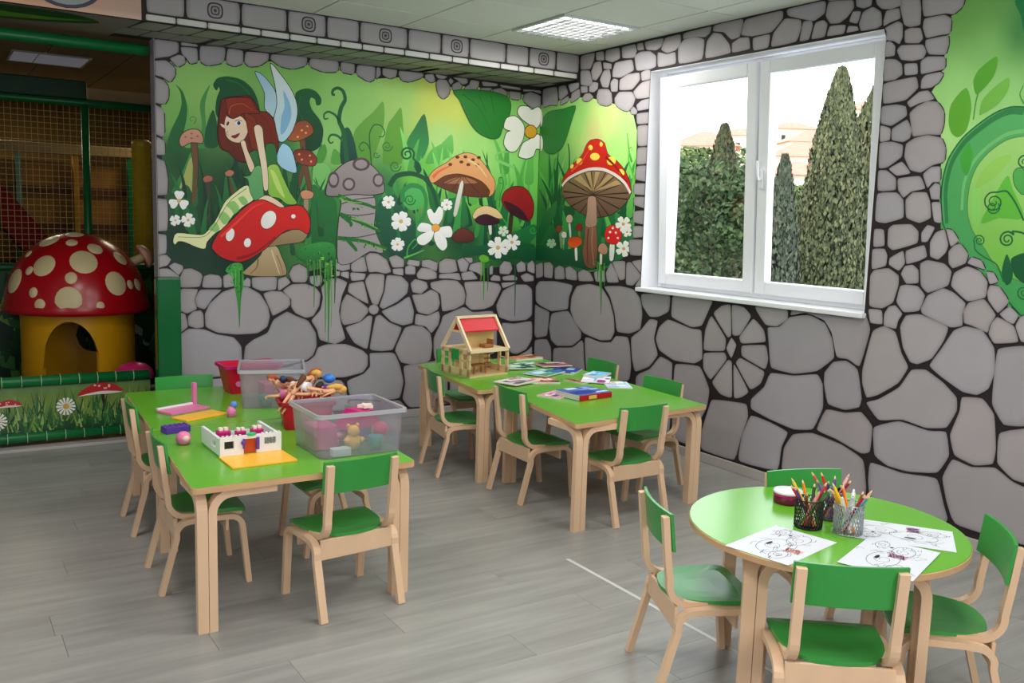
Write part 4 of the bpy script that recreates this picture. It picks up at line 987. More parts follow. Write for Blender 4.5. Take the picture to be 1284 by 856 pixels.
r|mush|73|18|p|190,200,190||0||1|-435,1513 -459,1513 -480,1402 -460,1402
r|mush|73|20|p|190,165,140||4|30,28,20|1|-402,1538 -426,1566 -470,1566 -492,1534 -465,1508 -418,1511
r|mush|74|18|p|120,110,60||0||1|-565,1460 -587,1460 -596,1406 -574,1405
r|mush|74|20|p|130,26,26||4|30,28,20|1|-530,1474 -567,1503 -610,1491 -612,1456 -554,1453
r|mush|75|18|p|214,214,210||0||1|-957,1364 -1008,1366 -1002,1254 -959,1251
r|mush|75|20|p|205,20,24|220,40,36|4|30,28,20|1|-891,1429 -915,1482 -990,1501 -1060,1471 -1083,1420 -1045,1372 -970,1364 -910,1386
r|mush|75|22|p|235,225,220||0||1|-992,1479 -991,1474 -986,1472 -980,1470 -974,1471 -970,1474 -968,1479 -969,1483 -973,1486 -979,1488 -985,1487 -990,1484
r|mush|75|22|p|235,225,220||0||1|-965,1450 -964,1445 -958,1442 -952,1441 -946,1442 -939,1445 -938,1449 -939,1454 -945,1457 -951,1458 -957,1457 -963,1455
r|mush|75|22|p|235,225,220||0||1|-1029,1447 -1028,1443 -1023,1439 -1018,1438 -1011,1439 -1007,1443 -1005,1446 -1006,1450 -1010,1454 -1016,1455 -1022,1454 -1027,1451
r|mush|75|22|p|235,225,220||0||1|-948,1407 -947,1403 -943,1400 -937,1399 -930,1399 -925,1402 -924,1406 -925,1410 -929,1413 -935,1414 -942,1413 -946,1410
r|mush|75|22|p|235,225,220||0||1|-1054,1410 -1053,1406 -1049,1403 -1043,1402 -1037,1403 -1032,1405 -1030,1409 -1031,1413 -1036,1416 -1042,1417 -1048,1416 -1052,1414
r|mush|76|18|p|214,205,195||0||1|-843,1291 -869,1293 -871,1215 -849,1214
r|mush|76|20|p|176,128,104||4|30,28,20|1|-820,1320 -838,1355 -885,1366 -925,1339 -925,1295 -882,1286 -831,1301
r|mush|77|18|p|110,140,100||0||1|-317,1439 -338,1439 -364,1316 -342,1316
r|mush|77|20|p|120,60,40||4|30,28,20|1|-275,1448 -290,1485 -344,1481 -355,1450 -303,1426
r|mush|78|18|p|150,170,140||0||1|-372,1399 -390,1400 -389,1338 -376,1338
r|mush|78|20|p|205,200,190||4|30,28,20|1|-347,1414 -373,1438 -413,1429 -415,1395 -369,1391
r|flower|79|26|p|226,224,218||0||1|-1110,1514 -1144,1515 -1175,1512 -1184,1499 -1176,1491 -1174,1480 -1153,1474 -1126,1486 -1104,1501
r|flower|79|26|p|226,224,218||0||1|-1108,1502 -1121,1484 -1126,1463 -1110,1453 -1094,1456 -1078,1454 -1062,1466 -1070,1486 -1086,1503
r|flower|79|26|p|226,224,218||0||1|-1091,1501 -1066,1487 -1037,1478 -1016,1485 -1015,1496 -1007,1505 -1019,1518 -1052,1519 -1084,1514
r|flower|79|26|p|226,224,218||0||1|-1083,1511 -1054,1522 -1032,1537 -1035,1552 -1051,1555 -1061,1563 -1085,1558 -1097,1540 -1100,1519
r|flower|79|26|p|226,224,218||0||1|-1095,1519 -1103,1540 -1116,1557 -1139,1559 -1149,1551 -1163,1546 -1166,1531 -1142,1519 -1112,1511
r|flower|79|27|p|190,160,90||0||1|-1115,1510 -1112,1504 -1107,1500 -1098,1498 -1089,1500 -1083,1504 -1080,1509 -1082,1515 -1088,1519 -1097,1521 -1106,1519 -1112,1515
r|flower|80|26|p|226,224,218||0||1|-1126,1344 -1157,1352 -1189,1355 -1205,1345 -1200,1334 -1204,1324 -1185,1314 -1154,1318 -1125,1329
r|flower|80|26|p|226,224,218||0||1|-1128,1331 -1150,1316 -1164,1297 -1153,1284 -1137,1283 -1121,1278 -1102,1286 -1099,1307 -1106,1328
r|flower|80|26|p|226,224,218||0||1|-1111,1327 -1094,1308 -1070,1293 -1046,1295 -1041,1305 -1028,1312 -1034,1328 -1065,1335 -1099,1339
r|flower|80|26|p|226,224,218||0||1|-1098,1335 -1065,1339 -1036,1349 -1032,1365 -1046,1371 -1053,1381 -1078,1382 -1099,1366 -1112,1347
r|flower|80|26|p|226,224,218||0||1|-1108,1346 -1105,1367 -1111,1387 -1132,1394 -1146,1388 -1162,1387 -1170,1372 -1154,1355 -1129,1341
r|flower|80|27|p|190,160,90||0||1|-1132,1337 -1131,1332 -1124,1327 -1115,1325 -1106,1326 -1098,1330 -1097,1336 -1098,1342 -1105,1346 -1113,1348 -1122,1347 -1130,1343
r|flower|81|25|p|226,224,218||0||1|-1151,1456 -1172,1452 -1189,1447 -1191,1438 -1185,1434 -1181,1428 -1165,1427 -1152,1437 -1144,1449
r|flower|81|25|p|226,224,218||0||1|-1147,1449 -1150,1436 -1146,1424 -1133,1419 -1124,1423 -1114,1423 -1109,1432 -1118,1443 -1134,1452
r|flower|81|25|p|226,224,218||0||1|-1135,1451 -1117,1445 -1098,1443 -1087,1449 -1089,1456 -1087,1463 -1099,1468 -1118,1465 -1136,1459
r|flower|81|25|p|226,224,218||0||1|-1133,1457 -1120,1467 -1110,1478 -1117,1487 -1127,1487 -1137,1491 -1149,1485 -1151,1472 -1146,1460
r|flower|81|25|p|226,224,218||0||1|-1143,1460 -1154,1472 -1168,1481 -1183,1480 -1186,1473 -1194,1469 -1190,1459 -1171,1455 -1151,1454
r|flower|81|26|p|190,160,90||0||1|-1154,1455 -1153,1451 -1149,1448 -1143,1447 -1137,1448 -1132,1451 -1131,1454 -1132,1458 -1136,1461 -1142,1462 -1148,1461 -1152,1459
r|flower|82|20|p|150,190,150||0||1|-227,1346 -252,1350 -275,1349 -285,1340 -278,1334 -277,1326 -261,1321 -241,1326 -223,1337
r|flower|82|20|p|150,190,150||0||1|-225,1338 -241,1326 -247,1313 -235,1305 -220,1307 -207,1304 -194,1311 -199,1325 -211,1338
r|flower|82|20|p|150,190,150||0||1|-212,1337 -197,1325 -177,1316 -160,1321 -159,1328 -152,1335 -158,1344 -182,1347 -208,1345
r|flower|82|20|p|150,190,150||0||1|-207,1343 -182,1347 -163,1355 -166,1367 -179,1369 -186,1376 -205,1375 -216,1363 -219,1348
r|flower|82|20|p|150,190,150||0||1|-215,1348 -216,1363 -225,1376 -243,1379 -252,1373 -265,1370 -268,1360 -252,1351 -229,1344
r|flower|82|21|p|190,160,90||0||1|-230,1343 -229,1338 -225,1336 -218,1335 -211,1336 -207,1338 -205,1342 -206,1346 -210,1348 -217,1349 -225,1349 -228,1347
b|vine|83|50|s|120,170,60|13|4|-522,1234 -516,1136 -517,1037
b|vine|83|50|s|60,140,50|22|4|-498,1234 -489,1057 -487,879
b|vine|83|50|s|30,110,50|13|4|-460,1183 -453,1067 -453,952
b|vine|83|50|s|40,90,45|9|4|-411,1172 -406,1130 -408,1088
b|vine|83|50|s|30,80,45|15|4|-205,1194 -193,969 -189,743
r|vine|84|50|s|60,140,60|24|4|-824,1217 -833,1149 -833,1080
r|vine|84|50|s|50,130,50|28|4|-864,1210 -881,1030 -889,849
r|vine|84|50|s|80,150,70|16|4|-902,1221 -913,1140 -914,1057
r|vine|84|50|s|110,170,90|16|4|-848,1218 -861,1092 -865,965
b|vine|83|51|p|90,160,40||0||1|-540,1219 -498,1240 -443,1214 -454,1188 -497,1182
b|leaf|85|11|p|10,66,40|16,84,48|0||1|-686,1325 -543,1307 -299,1341 -18,1323 -9,1173 -90,1183 -206,1210 -368,1193 -541,1234 -683,1223
r|leaf|86|11|p|10,70,40|18,92,50|0||1|19,1323 -383,1297 -620,1337 -1004,1303 -979,1226 -827,1178 -698,1161 -564,1173 -389,1194 -208,1205 11,1205
r|ring|87|6|p|58,142,74|80,160,92|9|24,100,56|1|-3995,2050 -3867,2077 -3804,2082 -3732,2060 -3654,2011 -3587,1954 -3534,1875 -3514,1800 -3508,1698 -3531,1557 -3594,1469 -3698,1372 -3838,1257 -4093,1100
r|ring|87|8|p|96,168,50|150,196,112|6|70,140,60|1|-4006,1935 -3880,1950 -3800,1936 -3724,1885 -3673,1820 -3648,1734 -3648,1622 -3682,1528 -3756,1437 -3828,1348 -3956,1296 -4075,1275
r|ring|87|9|p|120,185,90||0||1|-3666,1721 -3702,1721 -3712,1560 -3697,1510 -3667,1609
r|ring|87|10|p|130,182,80||0||1|-3827,1875 -3822,1839 -3761,1769 -3676,1721 -3695,1795 -3752,1854
r|ring|87|7|s|44,120,64|30|18|-3868,2061 -3805,2067 -3739,2044 -3668,1998 -3601,1941 -3552,1865 -3532,1793 -3527,1698 -3548,1557
r|ring|87|7|s|104,176,104|18|14|-3877,1975 -3803,1966 -3715,1913 -3651,1842 -3617,1747 -3618,1622
r|leaf|88|14|p|80,152,44||0||1|-3713,2321 -3725,2293 -3710,2229 -3657,2169 -3633,2162 -3616,2222 -3640,2273
r|leaf|89|14|p|104,168,66||0||1|-3785,2219 -3786,2162 -3740,2101 -3683,2070 -3661,2064 -3668,2126 -3719,2181
r|leaf|90|14|p|88,156,44||0||1|-3583,2195 -3616,2118 -3616,2057 -3603,1996 -3566,1966 -3529,1989 -3509,2046 -3516,2127
r|leaf|88|13|s|80,150,60|8|6|-3647,2170 -3637,2116 -3634,2043
r|leaf|91|12|p|60,150,50||0||1|-3621,1940 -3648,1870 -3630,1784 -3601,1810 -3588,1873
r|leaf|92|12|p|84,164,52||0||1|-3822,1779 -3853,1719 -3917,1588 -3804,1586 -3718,1560 -3764,1671
r|leaf|93|13|p|70,150,70||4|24,90,50|1|-3862,1808 -3895,1801 -3906,1694 -3864,1731 -3850,1779
r|curl|94|16|s|24,92,50|8|5|-3918,1576 -3878,1647 -3829,1707 -3786,1705 -3748,1701 -3728,1675 -3734,1643 -3761,1623 -3790,1626 -3805,1647 -3800,1671 -3780,1685 -3759,1682 -3749,1668 -3754,1651 -3767,1643 -3780,1646 -3784,1655 -3781,1663
r|curl|95|16|s|24,92,50|8|5|-3927,1815 -3928,1842 -3911,1862 -3886,1866 -3870,1853 -3869,1833 -3883,1817 -3901,1814 -3913,1825 -3912,1839 -3902,1849 -3891,1850 -3885,1843 -3885,1835 -3891,1831
r|curl|96|16|s|28,100,54|7|5|-3853,1295 -3814,1372 -3746,1406 -3705,1435 -3697,1464 -3693,1485 -3705,1501 -3724,1503 -3739,1491 -3742,1475 -3733,1464 -3718,1463 -3708,1471 -3706,1482 -3713,1490 -3722,1490 -3728,1484 -3728,1478 -3725,1475
r|curl|97|16|s|24,92,50|9|6|-3955,1481 -3924,1519 -3872,1527 -3880,1512 -3855,1525 -3830,1517 -3819,1495 -3828,1472 -3849,1463 -3868,1469 -3875,1486 -3868,1503 -3853,1509 -3840,1504 -3836,1493 -3841,1482 -3850,1478 -3858,1482 -3859,1489
r|curl|98|16|s|28,100,54|7|5|-3985,1256 -3976,1232 -3954,1223 -3933,1231 -3924,1251 -3932,1270 -3949,1276 -3964,1270 -3969,1255 -3964,1243 -3952,1239 -3943,1244 -3940,1253 -3944,1260 -3950,1261
r|curl|99|16|s|28,100,54|7|5|-3795,1654 -3801,1629 -3788,1611 -3766,1608 -3749,1621 -3746,1639 -3755,1651 -3770,1651 -3779,1643 -3780,1632 -3775,1627 -3768,1628
r|leaf|100|15|p|20,84,48||0||1|-3858,1423 -3892,1346 -3889,1297 -3866,1282 -3842,1331 -3844,1380
r|leaf|101|15|p|16,76,44||0||1|-3877,1394 -3901,1419 -3960,1428 -3974,1291 -3905,1323
r|leaf|102|13|p|24,110,60||0||1|-3777,2554 -3818,2552 -3849,2513 -3864,2373 -3832,2412 -3812,2485
r|curl|103|15|s|60,140,60|7|4|-3865,2096 -3843,2139 -3856,2178
b|grass|104|3|p|10,52,34|17,65,45|0||1|-2219,1335 -2176,1513 -2079,1692 -2141,1514 -2168,1336
b|grass|104|4|p|26,92,44|35,111,56|0||1|-1977,1322 -1994,1431 -2034,1539 -1974,1431 -1948,1323
b|grass|104|5|p|16,72,38|24,88,49|0||1|-2361,1561 -2352,1703 -2332,1845 -2337,1704 -2339,1562
b|grass|104|3|p|10,52,34|17,65,45|0||1|-2435,1589 -2434,1768 -2435,1947 -2400,1770 -2385,1591
b|grass|104|4|p|16,72,38|24,88,49|0||1|-2701,1383 -2710,1471 -2733,1557 -2674,1472 -2650,1384
b|grass|104|5|p|16,72,38|24,88,49|0||1|-2052,1233 -2060,1332 -2081,1429 -2036,1332 -2017,1233
b|grass|104|3|p|6,44,32|12,56,42|0||1|-2303,1363 -2276,1465 -2215,1568 -2243,1465 -2255,1364
b|grass|104|4|p|26,92,44|35,111,56|0||1|-2531,1504 -2540,1597 -2563,1688 -2524,1597 -2508,1504
b|grass|104|5|p|26,92,44|35,111,56|0||1|-2000,1413 -1982,1567 -1941,1721 -1964,1567 -1974,1413
b|grass|104|3|p|10,52,34|17,65,45|0||1|-2011,1463 -2005,1580 -1989,1697 -1969,1581 -1961,1464
b|grass|104|4|p|6,44,32|12,56,42|0||1|-2582,1239 -2585,1429 -2597,1617 -2560,1430 -2546,1239
b|grass|104|5|p|16,72,38|24,88,49|0||1|-2468,1406 -2477,1481 -2500,1554 -2457,1481 -2440,1407
b|grass|104|3|p|26,92,44|35,111,56|0||1|-2711,1549 -2705,1719 -2696,1889 -2679,1721 -2673,1551
b|grass|104|4|p|10,52,34|17,65,45|0||1|-2060,1638 -2029,1810 -1957,1985 -1989,1812 -2003,1640
b|grass|104|5|p|16,72,38|24,88,49|0||1|-2406,1222 -2399,1323 -2385,1424 -2375,1324 -2371,1222
b|grass|104|3|p|16,72,38|24,88,49|0||1|-2498,1247 -2502,1388 -2515,1528 -2479,1389 -2465,1247
b|grass|104|4|p|10,52,34|17,65,45|0||1|-2028,1393 -2036,1562 -2054,1729 -2006,1563 -1986,1394
b|grass|104|5|p|26,92,44|35,111,56|0||1|-2754,1390 -2779,1572 -2841,1750 -2747,1573 -2707,1391
b|grass|104|3|p|10,52,34|17,65,45|0||1|-2007,1475 -2024,1605 -2062,1733 -1982,1607 -1948,1477
b|grass|104|4|p|16,72,38|24,88,49|0||1|-2027,1532 -1998,1636 -1932,1742 -1966,1637 -1981,1533
b|grass|104|5|p|6,44,32|12,56,42|0||1|-2199,1313 -2197,1402 -2193,1492 -2178,1403 -2172,1314
b|grass|104|3|p|6,44,32|12,56,42|0||1|-2552,1461 -2512,1658 -2423,1857 -2473,1660 -2495,1463
b|grass|104|4|p|16,72,38|24,88,49|0||1|-1852,1366 -1859,1485 -1872,1604 -1829,1486 -1810,1367
b|grass|104|5|p|26,92,44|35,111,56|0||1|-2728,1291 -2736,1427 -2757,1563 -2699,1428 -2675,1292
b|grass|104|3|p|10,52,34|17,65,45|0||1|-2654,1441 -2644,1576 -2623,1711 -2617,1577 -2616,1442
b|grass|104|4|p|26,92,44|35,111,56|0||1|-2047,1322 -2027,1488 -1981,1655 -1990,1489 -1994,1323
b|grass|104|5|p|26,92,44|35,111,56|0||1|-2288,1368 -2297,1548 -2317,1725 -2255,1549 -2229,1369
b|grass|104|3|p|26,92,44|35,111,56|0||1|-1857,1535 -1835,1636 -1783,1739 -1805,1637 -1814,1536
b|grass|104|4|p|26,92,44|35,111,56|0||1|-2515,1544 -2507,1653 -2490,1761 -2475,1654 -2469,1545
b|grass|104|5|p|16,72,38|24,88,49|0||1|-2489,1376 -2459,1541 -2393,1708 -2436,1542 -2455,1376
b|grass|104|3|p|16,72,38|24,88,49|0||1|-1952,1365 -1905,1570 -1793,1778 -1874,1571 -1908,1365
b|grass|104|4|p|6,44,32|12,56,42|0||1|-2628,1500 -2638,1676 -2664,1848 -2622,1676 -2605,1501
b|grass|104|5|p|26,92,44|35,111,56|0||1|-2663,1310 -2645,1455 -2608,1599 -2620,1455 -2627,1311
b|grass|104|3|p|16,72,38|24,88,49|0||1|-2114,1673 -2109,1769 -2098,1864 -2076,1771 -2066,1675
b|grass|104|4|p|16,72,38|24,88,49|0||1|-2080,1603 -2035,1772 -1930,1945 -1992,1774 -2019,1605
b|grass|104|5|p|10,52,34|17,65,45|0||1|-2766,1597 -2774,1706 -2796,1813 -2756,1707 -2739,1599
b|grass|104|3|p|26,92,44|35,111,56|0||1|-2418,1512 -2440,1666 -2494,1817 -2420,1667 -2389,1513
b|grass|104|4|p|26,92,44|35,111,56|0||1|-2816,1475 -2815,1580 -2814,1684 -2798,1580 -2793,1476
b|grass|104|5|p|26,92,44|35,111,56|0||1|-1849,1434 -1854,1550 -1863,1666 -1822,1551 -1804,1435
b|grass|104|3|p|26,92,44|35,111,56|0||1|-1858,1303 -1833,1436 -1772,1571 -1797,1437 -1808,1304
b|grass|104|4|p|16,72,38|24,88,49|0||1|-2365,1603 -2361,1724 -2353,1845 -2341,1725 -2336,1604
b|grass|104|5|p|16,72,38|24,88,49|0||1|-2220,1518 -2256,1703 -2337,1883 -2238,1704 -2194,1519
b|grass|104|3|p|6,44,32|12,56,42|0||1|-2524,1268 -2518,1412 -2506,1555 -2478,1413 -2467,1269
b|grass|104|4|p|26,92,44|35,111,56|0||1|-2557,1224 -2524,1345 -2449,1467 -2486,1346 -2502,1224
b|grass|104|5|p|26,92,44|35,111,56|0||1|-2098,1545 -2112,1652 -2143,1758 -2070,1654 -2039,1547
b|grass|104|3|p|6,44,32|12,56,42|0||1|-2349,1544 -2363,1676 -2396,1807 -2331,1678 -2304,1545
b|grass|105|3|p|46,128,58|58,153,72|0||1|-1282,1622 -1281,1712 -1277,1801 -1248,1713 -1235,1623
b|grass|105|4|p|46,128,58|58,153,72|0||1|-1291,1450 -1283,1528 -1263,1606 -1238,1529 -1227,1451
b|grass|105|5|p|14,76,44|22,93,56|0||1|-1212,1399 -1196,1535 -1159,1671 -1159,1536 -1158,1400
b|grass|105|3|p|14,76,44|22,93,56|0||1|-1611,1576 -1594,1683 -1554,1791 -1559,1685 -1561,1578
b|grass|105|4|p|46,128,58|58,153,72|0||1|-942,1504 -933,1679 -909,1853 -913,1679 -912,1505
b|grass|105|5|p|10,62,40|17,77,52|0||1|-803,1375 -792,1465 -762,1556 -766,1466 -766,1375
b|grass|105|3|p|10,62,40|17,77,52|0||1|-452,1489 -432,1648 -377,1807 -389,1649 -390,1491
b|grass|105|4|p|46,128,58|58,153,72|0||1|-313,1316 -295,1463 -245,1610 -248,1464 -245,1317
b|grass|105|5|p|46,128,58|58,153,72|0||1|-954,1342 -974,1458 -1018,1571 -930,1459 -890,1343
b|grass|105|3|p|10,62,40|17,77,52|0||1|-666,1466 -679,1584 -705,1701 -635,1586 -603,1467
b|grass|105|4|p|24,98,50|33,118,63|0||1|-103,1451 -100,1591 -87,1731 -77,1592 -69,1451
b|grass|105|5|p|10,62,40|17,77,52|0||1|-1247,1605 -1225,1686 -1174,1769 -1197,1688 -1206,1607
b|grass|105|3|p|24,98,50|33,118,63|0||1|-106,1250 -143,1431 -218,1607 -90,1432 -30,1251
b|grass|105|4|p|10,62,40|17,77,52|0||1|-724,1318 -697,1410 -631,1503 -643,1411 -646,1319
b|grass|105|5|p|14,76,44|22,93,56|0||1|-1421,1394 -1434,1519 -1462,1642 -1397,1520 -1368,1395
b|grass|105|3|p|14,76,44|22,93,56|0||1|-809,1385 -823,1561 -852,1736 -785,1563 -753,1386
b|grass|105|4|p|10,62,40|17,77,52|0||1|-498,1299 -498,1395 -492,1491 -466,1395 -452,1299
b|grass|105|5|p|24,98,50|33,118,63|0||1|-913,1269 -933,1395 -976,1519 -891,1396 -852,1270
b|grass|105|3|p|24,98,50|33,118,63|0||1|-788,1378 -758,1494 -684,1612 -719,1495 -733,1379
b|grass|105|4|p|24,98,50|33,118,63|0||1|-1254,1420 -1236,1527 -1192,1634 -1201,1528 -1205,1421
b|grass|105|5|p|14,76,44|22,93,56|0||1|-383,1306 -391,1448 -401,1589 -365,1449 -347,1307
b|grass|105|3|p|10,62,40|17,77,52|0||1|-646,1627 -678,1792 -747,1953 -654,1793 -611,1628
b|grass|105|4|p|14,76,44|22,93,56|0||1|-1295,1291 -1299,1426 -1305,1561 -1256,1427 -1233,1291
b|grass|105|5|p|24,98,50|33,118,63|0||1|-829,1497 -786,1689 -678,1884 -752,1690 -781,1499
b|grass|105|3|p|10,62,40|17,77,52|0||1|-493,1633 -494,1835 -489,2036 -467,1836 -453,1634
b|grass|105|4|p|10,62,40|17,77,52|0||1|-1117,1550 -1106,1667 -1079,1786 -1077,1669 -1075,1551
b|grass|105|5|p|46,128,58|58,153,72|0||1|-1084,1355 -1090,1476 -1100,1597 -1051,1477 -1028,1356
b|grass|105|3|p|14,76,44|22,93,56|0||1|-865,1412 -844,1565 -791,1719 -812,1566 -818,1413
b|grass|105|4|p|46,128,58|58,153,72|0||1|-1588,1554 -1580,1650 -1560,1746 -1535,1651 -1524,1556
b|grass|105|5|p|10,62,40|17,77,52|0||1|-1628,1444 -1613,1627 -1577,1812 -1583,1629 -1585,1445
b|grass|105|3|p|10,62,40|17,77,52|0||1|-966,1572 -992,1732 -1048,1889 -945,1734 -898,1575
b|grass|105|4|p|24,98,50|33,118,63|0||1|-1412,1533 -1424,1640 -1451,1746 -1398,1641 -1374,1534
b|grass|105|5|p|14,76,44|22,93,56|0||1|-1578,1279 -1561,1396 -1517,1512 -1534,1396 -1540,1280
b|grass|105|3|p|46,128,58|58,153,72|0||1|-585,1383 -554,1526 -473,1671 -529,1527 -551,1384
b|grass|105|4|p|14,76,44|22,93,56|0||1|-1205,1372 -1229,1541 -1281,1707 -1204,1541 -1170,1373
b|grass|105|5|p|46,128,58|58,153,72|0||1|-782,1387 -745,1548 -653,1711 -701,1549 -719,1388
b|grass|105|3|p|24,98,50|33,118,63|0||1|-1369,1492 -1345,1574 -1287,1657 -1312,1575 -1323,1494
b|grass|105|4|p|46,128,58|58,153,72|0||1|-1388,1552 -1376,1630 -1348,1708 -1337,1631 -1330,1554
b|grass|105|5|p|46,128,58|58,153,72|0||1|-1613,1602 -1617,1770 -1625,1936 -1599,1771 -1586,1602
b|grass|105|3|p|10,62,40|17,77,52|0||1|-159,1372 -141,1486 -92,1600 -116,1486 -124,1373
b|grass|105|4|p|46,128,58|58,153,72|0||1|-1547,1533 -1547,1611 -1546,1688 -1528,1611 -1519,1534
b|grass|105|5|p|24,98,50|33,118,63|0||1|-368,1484 -330,1653 -234,1824 -275,1655 -289,1486
b|grass|105|3|p|46,128,58|58,153,72|0||1|-1367,1435 -1362,1559 -1350,1683 -1342,1560 -1338,1435
b|grass|105|4|p|24,98,50|33,118,63|0||1|-422,1634 -459,1846 -537,2051 -436,1847 -388,1635
b|grass|105|5|p|24,98,50|33,118,63|0||1|-706,1478 -704,1602 -695,1727 -658,1604 -639,1479
b|grass|105|3|p|24,98,50|33,118,63|0||1|-538,1283 -534,1403 -520,1524 -484,1404 -467,1284
b|grass|105|4|p|10,62,40|17,77,52|0||1|-808,1599 -787,1740 -732,1883 -759,1741 -768,1601
b|grass|105|5|p|10,62,40|17,77,52|0||1|-1174,1590 -1180,1673 -1195,1756 -1160,1674 -1144,1591
b|grass|105|3|p|24,98,50|33,118,63|0||1|-115,1395 -113,1514 -103,1633 -83,1515 -71,1396
b|grass|105|4|p|10,62,40|17,77,52|0||1|-420,1298 -459,1499 -539,1695 -410,1500 -350,1298
b|grass|105|5|p|14,76,44|22,93,56|0||1|-497,1435 -477,1636 -424,1840 -430,1638 -429,1436
b|grass|105|3|p|10,62,40|17,77,52|0||1|-988,1318 -947,1482 -846,1648 -904,1483 -926,1319
b|grass|105|4|p|24,98,50|33,118,63|0||1|-1236,1317 -1254,1440 -1295,1562 -1234,1441 -1207,1317
b|grass|105|5|p|14,76,44|22,93,56|0||1|-1438,1438 -1456,1550 -1496,1661 -1421,1551 -1389,1439
b|grass|105|3|p|14,76,44|22,93,56|0||1|-1600,1606 -1598,1693 -1590,1779 -1555,1695 -1539,1608
b|grass|105|4|p|24,98,50|33,118,63|0||1|-1291,1468 -1298,1588 -1312,1706 -1280,1588 -1265,1468
b|grass|105|5|p|10,62,40|17,77,52|0||1|-544,1626 -562,1775 -600,1921 -517,1777 -479,1628
b|grass|105|3|p|24,98,50|33,118,63|0||1|-470,1486 -478,1623 -490,1759 -441,1624 -418,1487
b|grass|105|4|p|10,62,40|17,77,52|0||1|-967,1474 -942,1608 -880,1744 -892,1610 -895,1476
b|grass|105|5|p|14,76,44|22,93,56|0||1|-118,1425 -98,1520 -48,1616 -61,1521 -64,1426
b|grass|106|3|p|104,180,84|125,212,102|0||1|-1188,1844 -1203,2006 -1232,2166 -1162,2009 -1130,1847
b|grass|106|4|p|104,180,84|125,212,102|0||1|-937,1800 -945,1902 -963,2003 -908,1904 -883,1803
b|grass|106|5|p|70,146,64|86,173,79|0||1|-411,1669 -387,1787 -324,1906 -337,1789 -340,1672
b|grass|106|3|p|84,160,70|102,190,86|0||1|-281,1656 -287,1801 -296,1944 -261,1802 -243,1657
b|grass|106|4|p|84,160,70|102,190,86|0||1|-808,1854 -819,1946 -841,2036 -775,1949 -746,1858
b|grass|106|5|p|84,160,70|102,190,86|0||1|-357,1679 -355,1809 -344,1937 -315,1810 -300,1681
b|grass|106|3|p|84,160,70|102,190,86|0||1|-356,1785 -349,1863 -330,1942 -307,1865 -297,1788
b|grass|106|4|p|70,146,64|86,173,79|0||1|-338,1884 -327,2035 -293,2186 -287,2037 -282,1887
b|grass|106|5|p|70,146,64|86,173,79|0||1|-825,1675 -791,1793 -707,1914 -744,1795 -758,1677
b|grass|106|3|p|84,160,70|102,190,86|0||1|-719,1853 -714,1943 -699,2034 -662,1946 -644,1857
b|grass|106|4|p|104,180,84|125,212,102|0||1|-520,1737 -541,1843 -584,1946 -517,1844 -486,1739
b|grass|106|5|p|84,160,70|102,190,86|0||1|-638,1639 -639,1814 -635,1989 -586,1817 -562,1642
b|grass|106|3|p|104,180,84|125,212,102|0||1|-1096,1661 -1079,1742 -1037,1825 -1038,1744 -1038,1663
b|grass|106|4|p|84,160,70|102,190,86|0||1|-208,1704 -184,1875 -121,2048 -141,1877 -145,1707
b|grass|106|5|p|104,180,84|125,212,102|0||1|-819,1840 -818,1926 -813,2013 -772,1929 -754,1843
b|grass|106|3|p|84,160,70|102,190,86|0||1|-939,1857 -950,1970 -973,2081 -910,1972 -881,1860
b|grass|106|4|p|70,146,64|86,173,79|0||1|-192,1726 -210,1846 -246,1963 -163,1848 -124,1729
b|grass|106|5|p|104,180,84|125,212,102|0||1|-508,1610 -525,1713 -561,1814 -495,1714 -464,1612
b|grass|106|3|p|84,160,70|102,190,86|0||1|-359,1868 -396,2044 -471,2215 -360,2046 -308,1870
b|grass|106|4|p|70,146,64|86,173,79|0||1|-1169,1829 -1142,1960 -1074,2094 -1095,1963 -1103,1832
b|grass|106|5|p|104,180,84|125,212,102|0||1|-909,1798 -901,1922 -877,2047 -874,1924 -871,1800
b|grass|106|3|p|84,160,70|102,190,86|0||1|-1073,1691 -1097,1862 -1150,2028 -1078,1863 -1045,1692
b|grass|106|4|p|84,160,70|102,190,86|0||1|-1060,1705 -1061,1836 -1058,1966 -1032,1837 -1018,1706
b|grass|106|5|p|70,146,64|86,173,79|0||1|-576,1688 -606,1841 -668,1989 -569,1842 -523,1690
b|grass|106|3|p|84,160,70|102,190,86|0||1|-129,1812 -110,1985 -60,2158 -54,1988 -48,1816
b|grass|106|4|p|70,146,64|86,173,79|0||1|-198,1725 -171,1892 -100,2061 -150,1893 -168,1726
r|grass|107|3|p|16,80,44|24,98,56|0||1|-293,1619 -304,1721 -334,1823 -339,1721 -344,1619
r|grass|107|4|p|20,96,50|29,116,63|0||1|-897,1358 -927,1558 -1012,1755 -994,1559 -994,1362
r|grass|107|5|p|20,96,50|29,116,63|0||1|-540,1346 -528,1454 -507,1561 -564,1454 -592,1348
r|grass|107|3|p|80,160,70|98,190,86|0||1|-382,1291 -334,1445 -233,1601 -414,1447 -496,1295
r|grass|107|4|p|16,80,44|24,98,56|0||1|-240,1653 -229,1796 -217,1938 -299,1795 -339,1653
r|grass|107|5|p|80,160,70|98,190,86|0||1|-933,1394 -903,1512 -847,1630 -951,1513 -1000,1396
r|grass|107|3|p|20,96,50|29,116,63|0||1|-896,1584 -872,1710 -825,1836 -938,1709 -992,1585
r|grass|107|4|p|20,96,50|29,116,63|0||1|-736,1546 -769,1672 -855,1797 -820,1672 -809,1546
r|grass|107|5|p|20,96,50|29,116,63|0||1|-385,1273 -405,1397 -461,1520 -443,1398 -439,1276
r|grass|107|3|p|44,130,58|56,155,72|0||1|-705,1494 -737,1597 -820,1699 -804,1598 -801,1496
